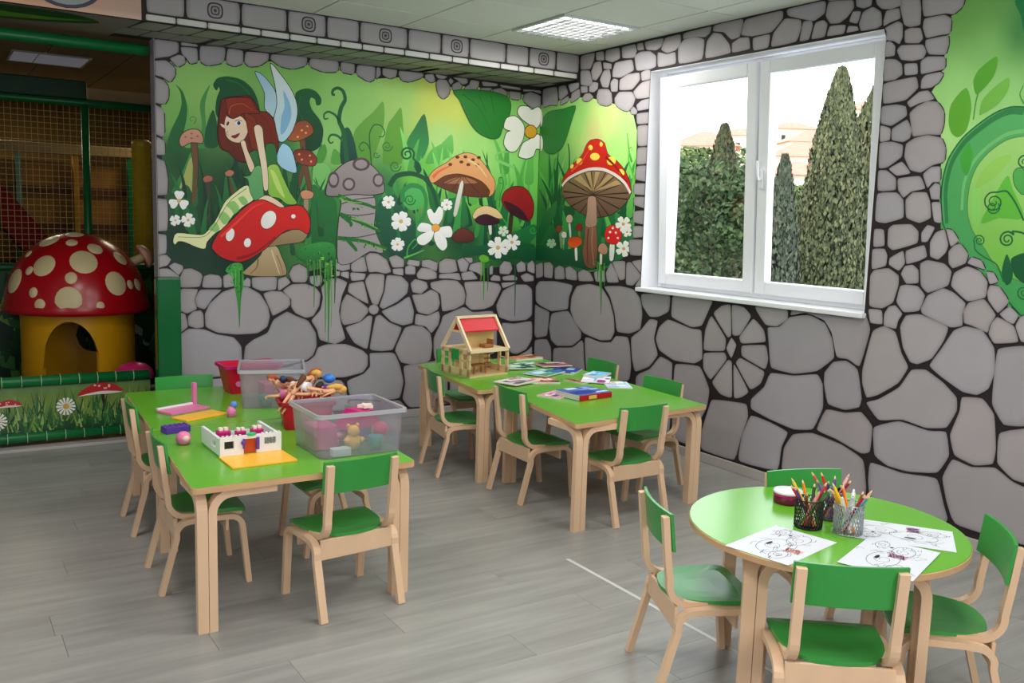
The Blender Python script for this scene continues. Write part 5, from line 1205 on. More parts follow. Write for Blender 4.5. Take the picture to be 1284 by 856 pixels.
r|grass|107|4|p|80,160,70|98,190,86|0||1|-201,1515 -122,1733 46,1956 -195,1732 -302,1516
r|grass|107|5|p|20,96,50|29,116,63|0||1|-952,1647 -1003,1804 -1133,1956 -1066,1803 -1043,1647
r|grass|107|3|p|20,96,50|29,116,63|0||1|-163,1568 -149,1814 -138,2058 -205,1813 -243,1569
r|grass|107|4|p|44,130,58|56,155,72|0||1|-1131,1444 -1118,1643 -1108,1840 -1144,1643 -1167,1445
r|grass|107|5|p|20,96,50|29,116,63|0||1|-543,1360 -559,1507 -607,1654 -631,1508 -646,1363
r|grass|107|3|p|16,80,44|24,98,56|0||1|-342,1491 -389,1690 -514,1883 -460,1690 -444,1493
r|grass|107|4|p|44,130,58|56,155,72|0||1|-1060,1520 -1096,1744 -1198,1962 -1158,1743 -1150,1522
r|grass|107|5|p|16,80,44|24,98,56|0||1|-449,1582 -380,1797 -234,2018 -428,1796 -517,1582
r|grass|107|3|p|20,96,50|29,116,63|0||1|-569,1552 -550,1705 -516,1857 -610,1704 -655,1553
r|grass|107|4|p|16,80,44|24,98,56|0||1|-957,1381 -967,1466 -1000,1550 -995,1466 -996,1382
r|grass|107|5|p|16,80,44|24,98,56|0||1|-1025,1584 -1050,1658 -1115,1730 -1117,1658 -1120,1585
r|grass|107|3|p|44,130,58|56,155,72|0||1|-276,1563 -342,1795 -511,2017 -374,1794 -322,1563
r|grass|107|4|p|44,130,58|56,155,72|0||1|-972,1624 -983,1715 -1019,1805 -1024,1715 -1030,1624
r|grass|107|5|p|20,96,50|29,116,63|0||1|-299,1453 -327,1696 -410,1933 -362,1696 -348,1454
r|grass|107|3|p|16,80,44|24,98,56|0||1|-226,1498 -269,1628 -379,1755 -328,1628 -310,1499
r|grass|107|4|p|16,80,44|24,98,56|0||1|-1115,1569 -1089,1727 -1044,1884 -1137,1726 -1183,1570
r|grass|107|5|p|16,80,44|24,98,56|0||1|-252,1466 -183,1665 -35,1867 -255,1665 -353,1469
r|grass|107|3|p|44,130,58|56,155,72|0||1|-368,1378 -360,1495 -350,1611 -431,1496 -470,1381
r|grass|107|4|p|16,80,44|24,98,56|0||1|-156,1502 -109,1640 -7,1780 -156,1640 -223,1503
r|grass|107|5|p|16,80,44|24,98,56|0||1|-226,1606 -233,1838 -268,2066 -277,1837 -289,1607
r|grass|107|3|p|16,80,44|24,98,56|0||1|-1152,1549 -1177,1644 -1246,1737 -1204,1644 -1191,1549
r|grass|107|4|p|80,160,70|98,190,86|0||1|-164,1571 -109,1757 3,1945 -168,1756 -246,1572
r|grass|107|5|p|44,130,58|56,155,72|0||1|-983,1605 -984,1731 -1000,1855 -1034,1730 -1054,1605
r|grass|107|3|p|80,160,70|98,190,86|0||1|-708,1639 -658,1832 -558,2029 -728,1831 -806,1639
r|grass|107|4|p|80,160,70|98,190,86|0||1|-1111,1562 -1136,1674 -1203,1784 -1192,1674 -1191,1563
r|grass|107|5|p|80,160,70|98,190,86|0||1|-373,1645 -352,1764 -312,1883 -422,1763 -472,1645
r|grass|107|3|p|20,96,50|29,116,63|0||1|-765,1332 -812,1553 -940,1769 -866,1554 -842,1335
r|grass|107|4|p|16,80,44|24,98,56|0||1|-1053,1528 -1056,1618 -1071,1707 -1111,1618 -1131,1529
r|grass|107|5|p|16,80,44|24,98,56|0||1|-848,1418 -847,1494 -854,1571 -893,1495 -913,1419
r|grass|107|3|p|20,96,50|29,116,63|0||1|-787,1573 -717,1798 -573,2029 -747,1798 -829,1573
b|vine|29|53|p|20,84,36||0||0|-2470,1147 -2481,1137 -2482,1121 -2471,1132
b|vine|29|54|p|34,110,48||0||0|-2409,1033 -2410,1023 -2403,1016 -2403,1025
b|vine|29|55|p|34,110,48||0||0|-2452,1051 -2449,1038 -2439,1030 -2441,1043
b|vine|29|53|p|14,66,32||0||0|-2429,1068 -2439,1070 -2447,1064 -2437,1063
b|vine|29|54|p|34,110,48||0||0|-2424,1155 -2436,1160 -2448,1154 -2436,1150
b|vine|29|55|p|60,150,60||0||0|-2426,1024 -2418,1011 -2402,1007 -2411,1020
b|vine|29|53|p|34,110,48||0||0|-2418,983 -2418,976 -2412,971 -2413,978
b|vine|29|54|p|60,150,60||0||0|-2414,1086 -2423,1087 -2431,1083 -2422,1081
b|vine|29|55|p|14,66,32||0||0|-2438,1011 -2434,1002 -2425,998 -2429,1007
b|vine|29|53|p|34,110,48||0||0|-2453,1142 -2465,1140 -2472,1131 -2461,1133
b|vine|29|54|p|20,84,36||0||0|-2394,1045 -2407,1042 -2415,1031 -2402,1034
b|vine|29|55|p|60,150,60||0||0|-2470,1052 -2466,1038 -2454,1032 -2458,1045
b|vine|29|53|p|110,180,70||0||0|-2411,1133 -2405,1125 -2396,1124 -2402,1132
b|vine|29|54|p|110,180,70||0||0|-2448,1145 -2442,1140 -2435,1141 -2440,1145
b|vine|29|55|p|20,84,36||0||0|-2392,1096 -2386,1092 -2379,1093 -2385,1098
b|vine|29|53|p|34,110,48||0||0|-2402,1112 -2405,1105 -2402,1097 -2399,1105
b|vine|29|54|p|20,84,36||0||0|-2458,1172 -2463,1164 -2461,1154 -2456,1162
b|vine|29|55|p|20,84,36||0||0|-2405,979 -2416,981 -2425,975 -2414,973
b|vine|29|53|p|14,66,32||0||0|-2403,1164 -2407,1157 -2405,1150 -2401,1157
b|vine|29|54|p|34,110,48||0||0|-2431,1126 -2439,1112 -2435,1096 -2427,1110
b|vine|29|55|p|60,150,60||0||0|-2452,1133 -2463,1134 -2471,1128 -2460,1127
b|vine|29|53|p|20,84,36||0||0|-2449,1118 -2453,1111 -2450,1103 -2447,1110
b|vine|29|54|p|14,66,32||0||0|-2406,1016 -2418,1017 -2428,1009 -2415,1008
b|vine|29|55|p|14,66,32||0||0|-2454,1064 -2449,1053 -2439,1049 -2443,1059
b|vine|29|53|p|20,84,36||0||0|-2462,1162 -2473,1154 -2476,1141 -2465,1148
b|vine|29|54|p|34,110,48||0||0|-2391,1130 -2387,1124 -2379,1123 -2384,1129
b|vine|30|53|p|20,84,36||0||0|-1837,1182 -1826,1169 -1809,1167 -1820,1180
b|vine|30|54|p|14,66,32||0||0|-1836,1231 -1835,1223 -1828,1217 -1829,1226
b|vine|30|55|p|34,110,48||0||0|-1951,1318 -1959,1307 -1956,1293 -1948,1305
b|vine|30|53|p|60,150,60||0||0|-1761,1155 -1758,1136 -1742,1125 -1745,1143
b|vine|30|54|p|60,150,60||0||0|-1777,1122 -1787,1125 -1796,1120 -1786,1117
b|vine|30|55|p|34,110,48||0||0|-1830,1120 -1817,1104 -1796,1102 -1810,1117
b|vine|30|53|p|14,66,32||0||0|-1792,1076 -1801,1065 -1799,1051 -1791,1062
b|vine|30|54|p|14,66,32||0||0|-1787,1087 -1795,1085 -1799,1077 -1791,1080
b|vine|30|55|p|110,180,70||0||0|-1817,1213 -1821,1200 -1815,1188 -1811,1201
b|vine|30|53|p|60,150,60||0||0|-1932,1311 -1949,1315 -1964,1306 -1947,1302
b|vine|30|54|p|34,110,48||0||0|-1761,1288 -1777,1285 -1787,1272 -1770,1275
b|vine|30|55|p|60,150,60||0||0|-1823,1232 -1820,1224 -1812,1221 -1815,1228
b|vine|30|53|p|60,150,60||0||0|-1817,1061 -1816,1046 -1805,1035 -1805,1050
b|vine|30|54|p|20,84,36||0||0|-1807,1117 -1816,1102 -1811,1084 -1802,1100
b|vine|30|55|p|60,150,60||0||0|-1847,1257 -1849,1243 -1840,1232 -1838,1246
b|vine|30|53|p|34,110,48||0||0|-1985,1265 -1988,1248 -1977,1233 -1974,1251
b|vine|30|54|p|14,66,32||0||0|-1832,1253 -1850,1248 -1859,1233 -1841,1238
b|vine|30|55|p|14,66,32||0||0|-1763,1208 -1780,1199 -1785,1181 -1769,1191
b|vine|30|53|p|20,84,36||0||0|-1995,1195 -2005,1198 -2014,1193 -2004,1190
b|vine|30|54|p|60,150,60||0||0|-1796,1173 -1796,1164 -1789,1158 -1789,1167
b|vine|30|55|p|34,110,48||0||0|-1971,1221 -1966,1205 -1952,1197 -1956,1213
b|vine|30|53|p|60,150,60||0||0|-1910,1172 -1927,1172 -1940,1161 -1923,1161
b|vine|30|54|p|34,110,48||0||0|-1902,1258 -1903,1250 -1897,1243 -1896,1252
b|vine|30|55|p|20,84,36||0||0|-1748,1088 -1765,1087 -1776,1075 -1759,1076
b|vine|30|53|p|14,66,32||0||0|-1760,1221 -1761,1205 -1751,1193 -1749,1209
b|vine|30|54|p|20,84,36||0||0|-1777,1084 -1768,1071 -1752,1067 -1761,1080
b|vine|30|55|p|14,66,32||0||0|-1796,1191 -1785,1178 -1769,1177 -1779,1189
b|vine|30|53|p|60,150,60||0||0|-1886,1239 -1884,1231 -1876,1227 -1879,1235
b|vine|30|54|p|110,180,70||0||0|-1801,1165 -1786,1159 -1772,1165 -1786,1170
b|vine|30|55|p|20,84,36||0||0|-1759,1172 -1753,1166 -1744,1165 -1750,1171
b|vine|30|53|p|34,110,48||0||0|-1775,1089 -1781,1072 -1772,1056 -1767,1073
b|vine|30|54|p|34,110,48||0||0|-1837,1207 -1829,1197 -1815,1195 -1823,1205
b|vine|30|55|p|14,66,32||0||0|-1940,1275 -1949,1273 -1954,1266 -1945,1268
b|vine|30|53|p|110,180,70||0||0|-1911,1198 -1917,1191 -1916,1182 -1910,1189
b|vine|30|54|p|20,84,36||0||0|-1917,1221 -1926,1218 -1929,1210 -1921,1213
b|vine|30|55|p|20,84,36||0||0|-1739,1078 -1756,1077 -1768,1065 -1751,1066
b|vine|30|53|p|34,110,48||0||0|-1885,1202 -1879,1192 -1867,1188 -1873,1199
b|vine|30|54|p|110,180,70||0||0|-1810,1200 -1825,1203 -1838,1196 -1823,1193
b|vine|30|55|p|60,150,60||0||0|-1853,1312 -1852,1299 -1843,1290 -1843,1303
b|vine|30|53|p|110,180,70||0||0|-1804,1212 -1822,1217 -1840,1209 -1821,1203
b|vine|30|54|p|20,84,36||0||0|-1797,1141 -1811,1138 -1820,1127 -1805,1129
b|vine|30|55|p|110,180,70||0||0|-1734,1084 -1750,1086 -1763,1077 -1747,1075
b|vine|30|53|p|14,66,32||0||0|-1903,1188 -1908,1177 -1903,1166 -1898,1177
b|vine|30|54|p|14,66,32||0||0|-1778,1251 -1782,1235 -1773,1222 -1769,1237
b|vine|32|53|p|20,84,36||0||0|-1460,1312 -1450,1304 -1437,1304 -1446,1312
b|vine|32|54|p|20,84,36||0||0|-1570,1503 -1579,1504 -1586,1499 -1577,1498
b|vine|32|55|p|20,84,36||0||0|-1521,1459 -1529,1447 -1526,1434 -1518,1446
b|vine|32|53|p|60,150,60||0||0|-1614,1635 -1610,1624 -1599,1619 -1603,1630
b|vine|32|54|p|14,66,32||0||0|-1651,1635 -1663,1627 -1665,1615 -1654,1622
b|vine|32|55|p|60,150,60||0||0|-1545,1337 -1557,1324 -1556,1308 -1544,1320
b|vine|32|53|p|110,180,70||0||0|-1621,1513 -1627,1507 -1627,1499 -1621,1505
b|vine|32|54|p|34,110,48||0||0|-1555,1514 -1561,1508 -1561,1499 -1555,1506
b|vine|32|55|p|34,110,48||0||0|-1380,1472 -1395,1465 -1401,1451 -1386,1458
b|vine|32|53|p|34,110,48||0||0|-1658,1529 -1659,1512 -1648,1499 -1646,1516
b|vine|32|54|p|34,110,48||0||0|-1659,1499 -1661,1486 -1653,1474 -1651,1488
b|vine|32|55|p|60,150,60||0||0|-1662,1647 -1677,1643 -1686,1631 -1671,1635
b|vine|32|53|p|14,66,32||0||0|-1431,1315 -1437,1298 -1430,1282 -1423,1299
b|vine|32|54|p|20,84,36||0||0|-1687,1517 -1685,1500 -1671,1490 -1673,1506
b|vine|32|55|p|60,150,60||0||0|-1684,1647 -1687,1638 -1683,1630 -1680,1639
b|vine|32|53|p|20,84,36||0||0|-1579,1520 -1581,1513 -1577,1507 -1575,1514
b|vine|32|54|p|20,84,36||0||0|-1604,1566 -1591,1555 -1572,1556 -1586,1567
b|vine|32|55|p|34,110,48||0||0|-1419,1286 -1418,1275 -1409,1268 -1410,1279
b|vine|32|53|p|34,110,48||0||0|-1468,1599 -1469,1589 -1461,1582 -1461,1592
b|vine|32|54|p|14,66,32||0||0|-1629,1621 -1625,1614 -1617,1612 -1621,1619
b|vine|32|55|p|110,180,70||0||0|-1543,1576 -1540,1569 -1533,1565 -1535,1573
b|vine|32|53|p|110,180,70||0||0|-1665,1637 -1657,1631 -1646,1633 -1655,1638
b|vine|32|54|p|14,66,32||0||0|-1418,1588 -1434,1585 -1444,1572 -1428,1575
b|vine|32|55|p|14,66,32||0||0|-1624,1511 -1620,1502 -1611,1498 -1614,1507
b|vine|32|53|p|20,84,36||0||0|-1625,1492 -1631,1484 -1629,1475 -1623,1483
b|vine|32|54|p|14,66,32||0||0|-1661,1361 -1652,1348 -1637,1345 -1646,1357
b|vine|32|55|p|20,84,36||0||0|-1570,1569 -1561,1554 -1542,1550 -1552,1565
b|vine|32|53|p|34,110,48||0||0|-1589,1338 -1601,1332 -1605,1320 -1594,1326
b|vine|32|54|p|14,66,32||0||0|-1463,1331 -1472,1320 -1471,1306 -1461,1317
b|vine|32|55|p|14,66,32||0||0|-1512,1298 -1510,1285 -1500,1277 -1502,1290
b|vine|32|53|p|110,180,70||0||0|-1668,1622 -1678,1611 -1676,1597 -1667,1608
b|vine|32|54|p|60,150,60||0||0|-1499,1449 -1508,1438 -1507,1423 -1497,1435
b|vine|32|55|p|20,84,36||0||0|-1533,1576 -1528,1569 -1519,1568 -1524,1575
b|vine|32|53|p|110,180,70||0||0|-1530,1439 -1521,1426 -1505,1423 -1514,1435
b|vine|32|54|p|20,84,36||0||0|-1413,1461 -1421,1453 -1422,1442 -1413,1450
b|vine|32|55|p|34,110,48||0||0|-1644,1337 -1661,1339 -1675,1330 -1658,1327
b|vine|32|53|p|34,110,48||0||0|-1427,1481 -1427,1463 -1414,1449 -1413,1468
b|vine|32|54|p|34,110,48||0||0|-1348,1276 -1356,1277 -1363,1272 -1355,1271
b|vine|32|55|p|14,66,32||0||0|-1589,1362 -1599,1358 -1604,1349 -1594,1352
b|vine|32|53|p|60,150,60||0||0|-1479,1315 -1495,1312 -1503,1299 -1488,1303
b|vine|32|54|p|14,66,32||0||0|-1430,1429 -1439,1424 -1441,1414 -1432,1420
b|vine|32|55|p|34,110,48||0||0|-1574,1352 -1586,1355 -1597,1350 -1585,1347
b|vine|32|53|p|34,110,48||0||0|-1541,1364 -1554,1361 -1561,1350 -1548,1353
b|vine|32|54|p|60,150,60||0||0|-1460,1462 -1452,1449 -1436,1444 -1444,1457
b|vine|32|55|p|20,84,36||0||0|-1587,1566 -1597,1557 -1598,1544 -1588,1553
b|vine|32|53|p|20,84,36||0||0|-1492,1317 -1502,1305 -1502,1290 -1491,1302
b|vine|83|53|p|20,84,36||0||0|-465,1250 -466,1235 -456,1223 -454,1238
b|vine|83|54|p|110,180,70||0||0|-506,1207 -513,1196 -508,1184 -502,1195
b|vine|83|55|p|14,66,32||0||0|-446,1223 -451,1212 -445,1200 -440,1212
b|vine|83|53|p|20,84,36||0||0|-541,1193 -538,1182 -527,1176 -530,1187
b|vine|83|54|p|60,150,60||0||0|-528,1193 -524,1184 -514,1180 -518,1189
b|vine|83|55|p|110,180,70||0||0|-464,1211 -477,1211 -486,1204 -473,1203
b|vine|83|53|p|60,150,60||0||0|-523,1219 -515,1216 -507,1219 -515,1222
b|vine|83|54|p|60,150,60||0||0|-499,1198 -510,1199 -519,1194 -508,1192
b|vine|83|55|p|110,180,70||0||0|-539,1215 -533,1205 -521,1200 -526,1211
b|vine|83|53|p|60,150,60||0||0|-536,1198 -527,1191 -515,1192 -524,1198
r|vine|84|53|p|34,110,48||0||0|-804,1164 -824,1158 -846,1163 -826,1168
r|vine|84|54|p|20,84,36||0||0|-795,1223 -775,1226 -757,1219 -777,1217
r|vine|84|55|p|60,150,60||0||0|-773,1230 -768,1216 -780,1204 -785,1218
r|vine|84|53|p|34,110,48||0||0|-911,1208 -914,1201 -924,1198 -921,1205
r|vine|84|54|p|110,180,70||0||0|-856,1223 -839,1224 -826,1217 -842,1216
r|vine|84|55|p|14,66,32||0||0|-800,1210 -810,1206 -824,1207 -813,1212
r|vine|84|53|p|110,180,70||0||0|-860,1198 -847,1191 -846,1180 -859,1187
r|vine|84|54|p|20,84,36||0||0|-781,1245 -793,1239 -809,1240 -797,1246
r|vine|84|55|p|60,150,60||0||0|-814,1234 -819,1223 -833,1218 -829,1228
r|vine|84|53|p|14,66,32||0||0|-888,1209 -897,1206 -908,1207 -899,1211
r|vine|84|54|p|20,84,36||0||0|-924,1222 -911,1215 -910,1205 -922,1212
r|vine|84|55|p|60,150,60||0||0|-798,1213 -780,1210 -770,1201 -788,1203
r|vine|84|53|p|34,110,48||0||0|-808,1247 -803,1240 -808,1233 -813,1240
r|vine|84|54|p|110,180,70||0||0|-859,1179 -857,1172 -864,1166 -866,1173
b|vine|29|52|s|34,110,48|4|1|-2424,1125 -2426,1020 -2423,915
b|vine|29|52|s|20,84,36|6|1|-2398,1125 -2398,1017 -2398,908
b|vine|29|52|s|110,180,70|5|1|-2432,1125 -2434,1057 -2432,988
b|vine|29|52|s|14,66,32|5|1|-2397,1125 -2398,1051 -2399,978
b|vine|29|52|s|20,84,36|6|1|-2389,1125 -2390,1038 -2395,950
b|vine|29|52|s|14,66,32|5|1|-2402,1125 -2401,1018 -2404,912
b|vine|29|52|s|60,150,60|4|1|-2407,1125 -2407,1048 -2407,972
b|vine|30|52|s|60,150,60|5|2|-1858,1198 -1858,1113 -1860,1028
b|vine|30|52|s|20,84,36|4|2|-1766,1198 -1763,1093 -1767,988
b|vine|30|52|s|20,84,36|8|2|-1923,1198 -1924,1094 -1922,989
b|vine|30|52|s|34,110,48|7|2|-1830,1198 -1831,1094 -1830,989
b|vine|30|52|s|14,66,32|7|2|-1720,1199 -1723,1117 -1717,1036
b|vine|30|52|s|14,66,32|7|2|-1808,1198 -1812,1135 -1807,1072
b|vine|30|52|s|20,84,36|4|2|-1869,1198 -1865,1120 -1869,1040
b|vine|30|52|s|20,84,36|8|2|-1729,1199 -1726,1072 -1731,944
b|vine|30|52|s|110,180,70|6|2|-1719,1199 -1720,1127 -1715,1055
b|vine|30|52|s|34,110,48|4|2|-1806,1198 -1807,1069 -1804,941
b|mush|28|44|s|120,98,66|14|5|-2281,1197 -2290,1142 -2336,1097
b|mush|28|44|s|200,176,140|12|5|-2188,1260 -2161,1179 -2133,1096
b|mush|28|44|s|126,104,72|9|4|-2151,1224 -2124,1161 -2105,1092
b|mush|28|47|s|226,60,50|17|6|-2529,1345 -2422,1444 -2315,1544 -2242,1578
b|mush|28|47|s|130,8,12|20|8|-2425,1200 -2317,1232 -2234,1287 -2160,1351
b|mush|50|26|s|228,104,60|27|10|-956,1812 -907,1859 -817,1904
b|mush|50|26|s|232,190,140|18|7|-656,1963 -561,1918 -487,1841
b|mush|50|23|s|60,28,16|5|5|-711,1830 -790,1726
b|mush|50|23|s|60,28,16|5|5|-700,1830 -673,1701
b|mush|50|23|s|60,28,16|5|5|-688,1831 -555,1716
b|mush|50|23|s|60,28,16|5|5|-723,1829 -871,1762
r|mush|71|21|s|80,44,30|15|8|-694,1468 -686,1349 -704,1201
r|mush|71|21|s|170,124,100|13|6|-742,1479 -741,1371 -776,1215
r|mush|71|26|s|232,70,50|22|8|-448,1896 -594,1980 -670,2064
r|mush|71|26|s|140,10,14|22|8|-864,1988 -992,1908 -1117,1802
b|leaf|7|9|s|30,104,58|11|4|-2484,2362 -2397,2346 -2328,2284
b|leaf|8|9|s|26,96,52|9|4|-1982,2310 -1991,2202 -1934,2100'''
GREEN = [('b', '-2871,2426 -2782,2449 -2448,2488 -1925,2536 -1695,2536 -1479,2473 -1204,2517 -988,2530 -876,2475 -763,2496 -648,2508 -460,2508 -253,2498 -103,2492 2,2441 -2,1119 -89,1151 -242,1162 -366,1141 -537,1130 -729,1161 -959,1161 -1182,1161 -1334,1181 -1605,1161 -1706,1161 -1923,1114 -2096,1050 -2189,1051 -2426,1053 -2636,1073 -2721,1099 -2829,1134 -2894,1203 -2890,1390 -2877,1643 -2891,1809 -2895,2024 -2890,2246 -2865,2346'), ('r', '-4,2430 -131,2439 -378,2446 -612,2434 -806,2387 -1035,2330 -1148,2266 -1195,2155 -1201,2028 -1199,1828 -1215,1553 -1218,1369 -1182,1311 -1010,1218 -859,1161 -634,1137 -392,1142 -211,1153 2,1119'), ('r', '-3519,2642 -3475,2546 -3457,2444 -3456,2320 -3442,2247 -3405,2194 -3462,2119 -3475,1979 -3492,1877 -3484,1750 -3502,1634 -3519,1531 -3593,1482 -3656,1395 -3739,1356 -3809,1292 -3869,1198 -3930,1136 -4038,1070 -4208,1067 -4700,1400 -4700,2753')]
GREEN_COL = {'b': [(-2751, 2358, (128, 175, 92)), (-2828, 2128, (110, 165, 80)), (-2653, 2294, (130, 180, 95)), (-2784, 1832, (19, 73, 38)), (-2402, 1672, (13, 52, 33)), (-2612, 1586, (16, 64, 36)), (-2767, 1323, (10, 46, 35)), (-2459, 1222, (7, 41, 32)), (-2185, 1974, (40, 110, 55)), (-2074, 2353, (120, 175, 88)), (-1614, 2427, (135, 190, 100)), (-1731, 2061, (135, 190, 105)), (-1846, 1560, (40, 120, 55)), (-951, 2352, (190, 200, 85)), (-782, 2367, (195, 205, 90)), (-1244, 2381, (150, 195, 100)), (-878, 2096, (165, 205, 125)), (-564, 2028, (150, 205, 115)), (-626, 1723, (100, 180, 60)), (-1040, 1851, (95, 180, 60)), (-1361, 1691, (30, 110, 60)), (-1228, 1347, (10, 64, 36)), (-686, 1355, (10, 67, 38)), (-247, 1299, (9, 67, 38)), (-271, 1986, (130, 200, 105)), (-114, 1808, (105, 185, 80)), (-181, 1585, (70, 155, 60)), (-130, 2243, (120, 190, 100))], 'r': [(-150, 2120, (100, 175, 75)), (-507, 2278, (155, 215, 115)), (-845, 2252, (190, 225, 130)), (-739, 2175, (205, 200, 130)), (-1120, 2150, (165, 225, 125)), (-953, 2021, (165, 225, 120)), (-278, 1808, (80, 160, 70)), (-185, 1560, (30, 115, 55)), (-509, 1473, (22, 100, 52)), (-991, 1483, (36, 130, 60)), (-310, 1314, (9, 67, 36)), (-1091, 1345, (24, 100, 54)), (-1194, 1736, (110, 190, 80)), (-3583, 2522, (105, 160, 80)), (-3817, 2414, (60, 125, 65)), (-3675, 2364, (125, 180, 100)), (-3535, 2199, (150, 205, 120)), (-3513, 2014, (165, 215, 130)), (-3735, 2143, (140, 195, 115)), (-3595, 1596, (60, 150, 70)), (-3941, 1204, (60, 160, 80)), (-3820, 1304, (90, 175, 70))]}
BEAM_JOINTS = [-3.071, -2.852, -2.53, -2.244, -1.991, -1.767, -1.423, -1.171, -0.952, -0.652, -0.458, -0.218, -.004]
BEAM_MEDALLIONS = (1, 3, 5, 7, 10)
BEAM_STRIPES = [-3.073, -2.903, -2.727, -2.53, -2.409, -2.229, -2.054, -1.895, -1.747, -1.595, -1.445, -1.261, -1.083, -0.957, -0.696, -0.542, -0.41, -0.234, -.02]
ROUND_LEGS = (185, 268, 5, 95)
CHAIRS = [
    (-2.851, -2.921, 5, 'chair with its back to us at the near edge of the left foreground table'),
    (-3.286, -2.402, -92, 'chair seen from its side, pushed in from the left at the left foreground table'),
    (-3.255, -1.652, -92, 'chair at the left side of the rear left table, beside the printed panel'),
    (-3.015, -1.185, 180, 'chair at the far edge of the rear left table, only its backrest showing'),
    (-2.655, -2.27, 90, 'chair tucked under the right side of the left foreground table, mostly hidden'),
    (-1.513, -1.428, -100, 'chair at the left side of the dollhouse table'),
    (-1.06, -.74, 180, 'chair behind the dollhouse, between its table and the back wall'),
    (-1.391, -2.073, -91, 'chair at the left side of the middle table, next to the magazines'),
    (-1.174, -2.602, 0, 'chair with its back to us at the near edge of the middle table'),
    (-.68, -2.183, 93, 'chair at the right side of the middle table, in front of the painted wheel'),
    (-.565, -1.449, 89, 'chair at the right side of the dollhouse table, near the room corner'),
    (-2.055, -4.053, -115, 'chair at the left of the round table, its pale seat turned to it'),
    (-2.015, -4.571, -38, 'foreground chair with its back to us at the near edge of the round table'),
    (-1.526, -4.611, 45, 'chair at the right end of the round table, cut off by the picture edge'),
    (-1.478, -4.098, 160, 'chair behind the pencil pots at the far side of the round table'),
]
SPOTS = [(-0.386, -0.226, 0.894, 0.075), (-0.116, -0.463, 0.879, 0.041), (0.18, -0.562, 0.807, 0.054), (-0.003, -0.76, 0.65, 0.095), (-0.507, -0.627, 0.592, 0.081), (-0.685, -0.512, 0.518, 0.032), (-0.19, -0.876, 0.443, 0.041), (0.414, -0.833, 0.367, 0.084), (0.629, -0.7, 0.339, 0.032), (-0.662, -0.706, 0.251, 0.034), (-0.243, -0.956, 0.161, 0.091), (-0.593, -0.8, 0.096, 0.041), (0.168, -0.983, 0.078, 0.032), (-0.661, -0.219, 0.718, 0.03), (-0.868, -0.319, 0.38, 0.086), (0.534, -0.498, 0.684, 0.059), (0.756, -0.565, 0.329, 0.043), (-0.042, -0.184, 0.982, 0.065)]
MAGAZINES = [
    (-1.243, -2.089, 25, .20, .14, .006, 0, ((210, 150, 170), (240, 220, 225), (170, 90, 130), (120, 90, 150)), 'pink magazine half under the blue book with the red spine'),
    (-.72, -1.98, 60, .21, .15, .004, 0, ((196, 216, 236), (240, 244, 250), (150, 190, 220), (220, 180, 200)), 'pale blue leaflet at the right edge of the middle table'),
    (-.74, -1.80, 48, .24, .17, .005, .005, ((224, 222, 236), (150, 60, 130), (120, 180, 220), (250, 250, 250)), 'white and violet magazine under the light blue booklet'),
    (-.655, -1.70, 30, .17, .12, .012, .0115, ((120, 200, 230), (70, 160, 210), (200, 230, 244)), 'light blue booklet at the right end of the middle table'),
    (-.88, -1.78, 100, .16, .05, .006, 0, ((150, 60, 56), (190, 110, 90), (110, 40, 40)), 'narrow dark red booklet beside the white and violet magazine'),
    (-.70, -1.42, 38, .24, .17, .005, 0, ((50, 70, 140), (90, 120, 190), (150, 190, 220), (30, 40, 90)), 'navy blue magazine near the room corner on the dollhouse table'),
    (-.90, -1.47, 25, .24, .17, .005, .0055, ((120, 180, 200), (60, 110, 160), (200, 220, 225), (90, 150, 90)), 'turquoise magazine in the middle of the heap right of the dollhouse'),
    (-1.083, -1.679, -20, .22, .16, .008, .0, ((200, 110, 96), (240, 200, 190), (150, 60, 60), (80, 70, 70)), 'salmon red magazine in front of the dollhouse heap'),
    (-1.243, -1.679, 20, .24, .17, .006, .0085, ((216, 206, 206), (150, 140, 140), (190, 120, 130), (90, 90, 90)), 'grey and white magazine lying fanned at the left of the heap'),
    (-.82, -1.10, 10, .24, .15, .006, 0, ((60, 120, 90), (150, 200, 170), (30, 50, 50), (210, 220, 220)), 'dark green magazine behind the heap right of the dollhouse'),
    (-.94, -1.22, -15, .20, .15, .005, .0065, ((150, 190, 160), (60, 110, 80), (220, 225, 220), (40, 60, 60)), 'pale green magazine close to the right wall of the dollhouse'),
    (-.66, -1.22, -8, .22, .15, .005, .0065, ((170, 110, 120), (120, 80, 90), (70, 60, 70), (200, 170, 170)), 'dusky rose magazine behind the navy blue one'),
    (-.66, -.87, 6, .24, .13, .012, 0, ((190, 120, 80), (230, 170, 130), (120, 70, 50)), 'brown picture book at the back edge of the dollhouse table'),
]
# ------------------------------------------------------------------ materials
WOOD = mat('birch_ply', (224, 189, 155), .42, .4, noise_amt=.10, noise_scale=14, stretch=(1, 1, .12), rand=.04)
EDGE = mat('ply_edge', (205, 165, 122), .5, .4, noise_amt=.16, noise_scale=30, stretch=(.3, .3, 3))
GREEN_TOP = mat('lime_laminate', (100, 172, 46), .22, .5, noise_amt=.02, noise_scale=4)
GREEN_CHAIR = mat('green_lacquer', (54, 150, 66), .3, .5, noise_amt=.03, noise_scale=5)
WHITE_PVC = mat('white_window_plastic', (232, 234, 238), .3, .5, noise_amt=.02, noise_scale=5)
WHITE_WALL = mat('white_reveal_paint', (236, 236, 240), .6, .3, noise_amt=.02)
JOINT = mat('dark_joint_paint', (44, 36, 40), .6, .3, noise_amt=.08, noise_scale=5)
GREY_WALL = mat('grey_wall_paint', (160, 156, 160), .6, .3, noise_amt=.04, noise_scale=3)
PAINT = paint_mat('mural_paint', .5, .35, .07, 5)
PRINT = paint_mat('printed_vinyl', .3, .5, .05, 8)
TOY = paint_mat('toy_plastic', .35, .5, .03, 8)
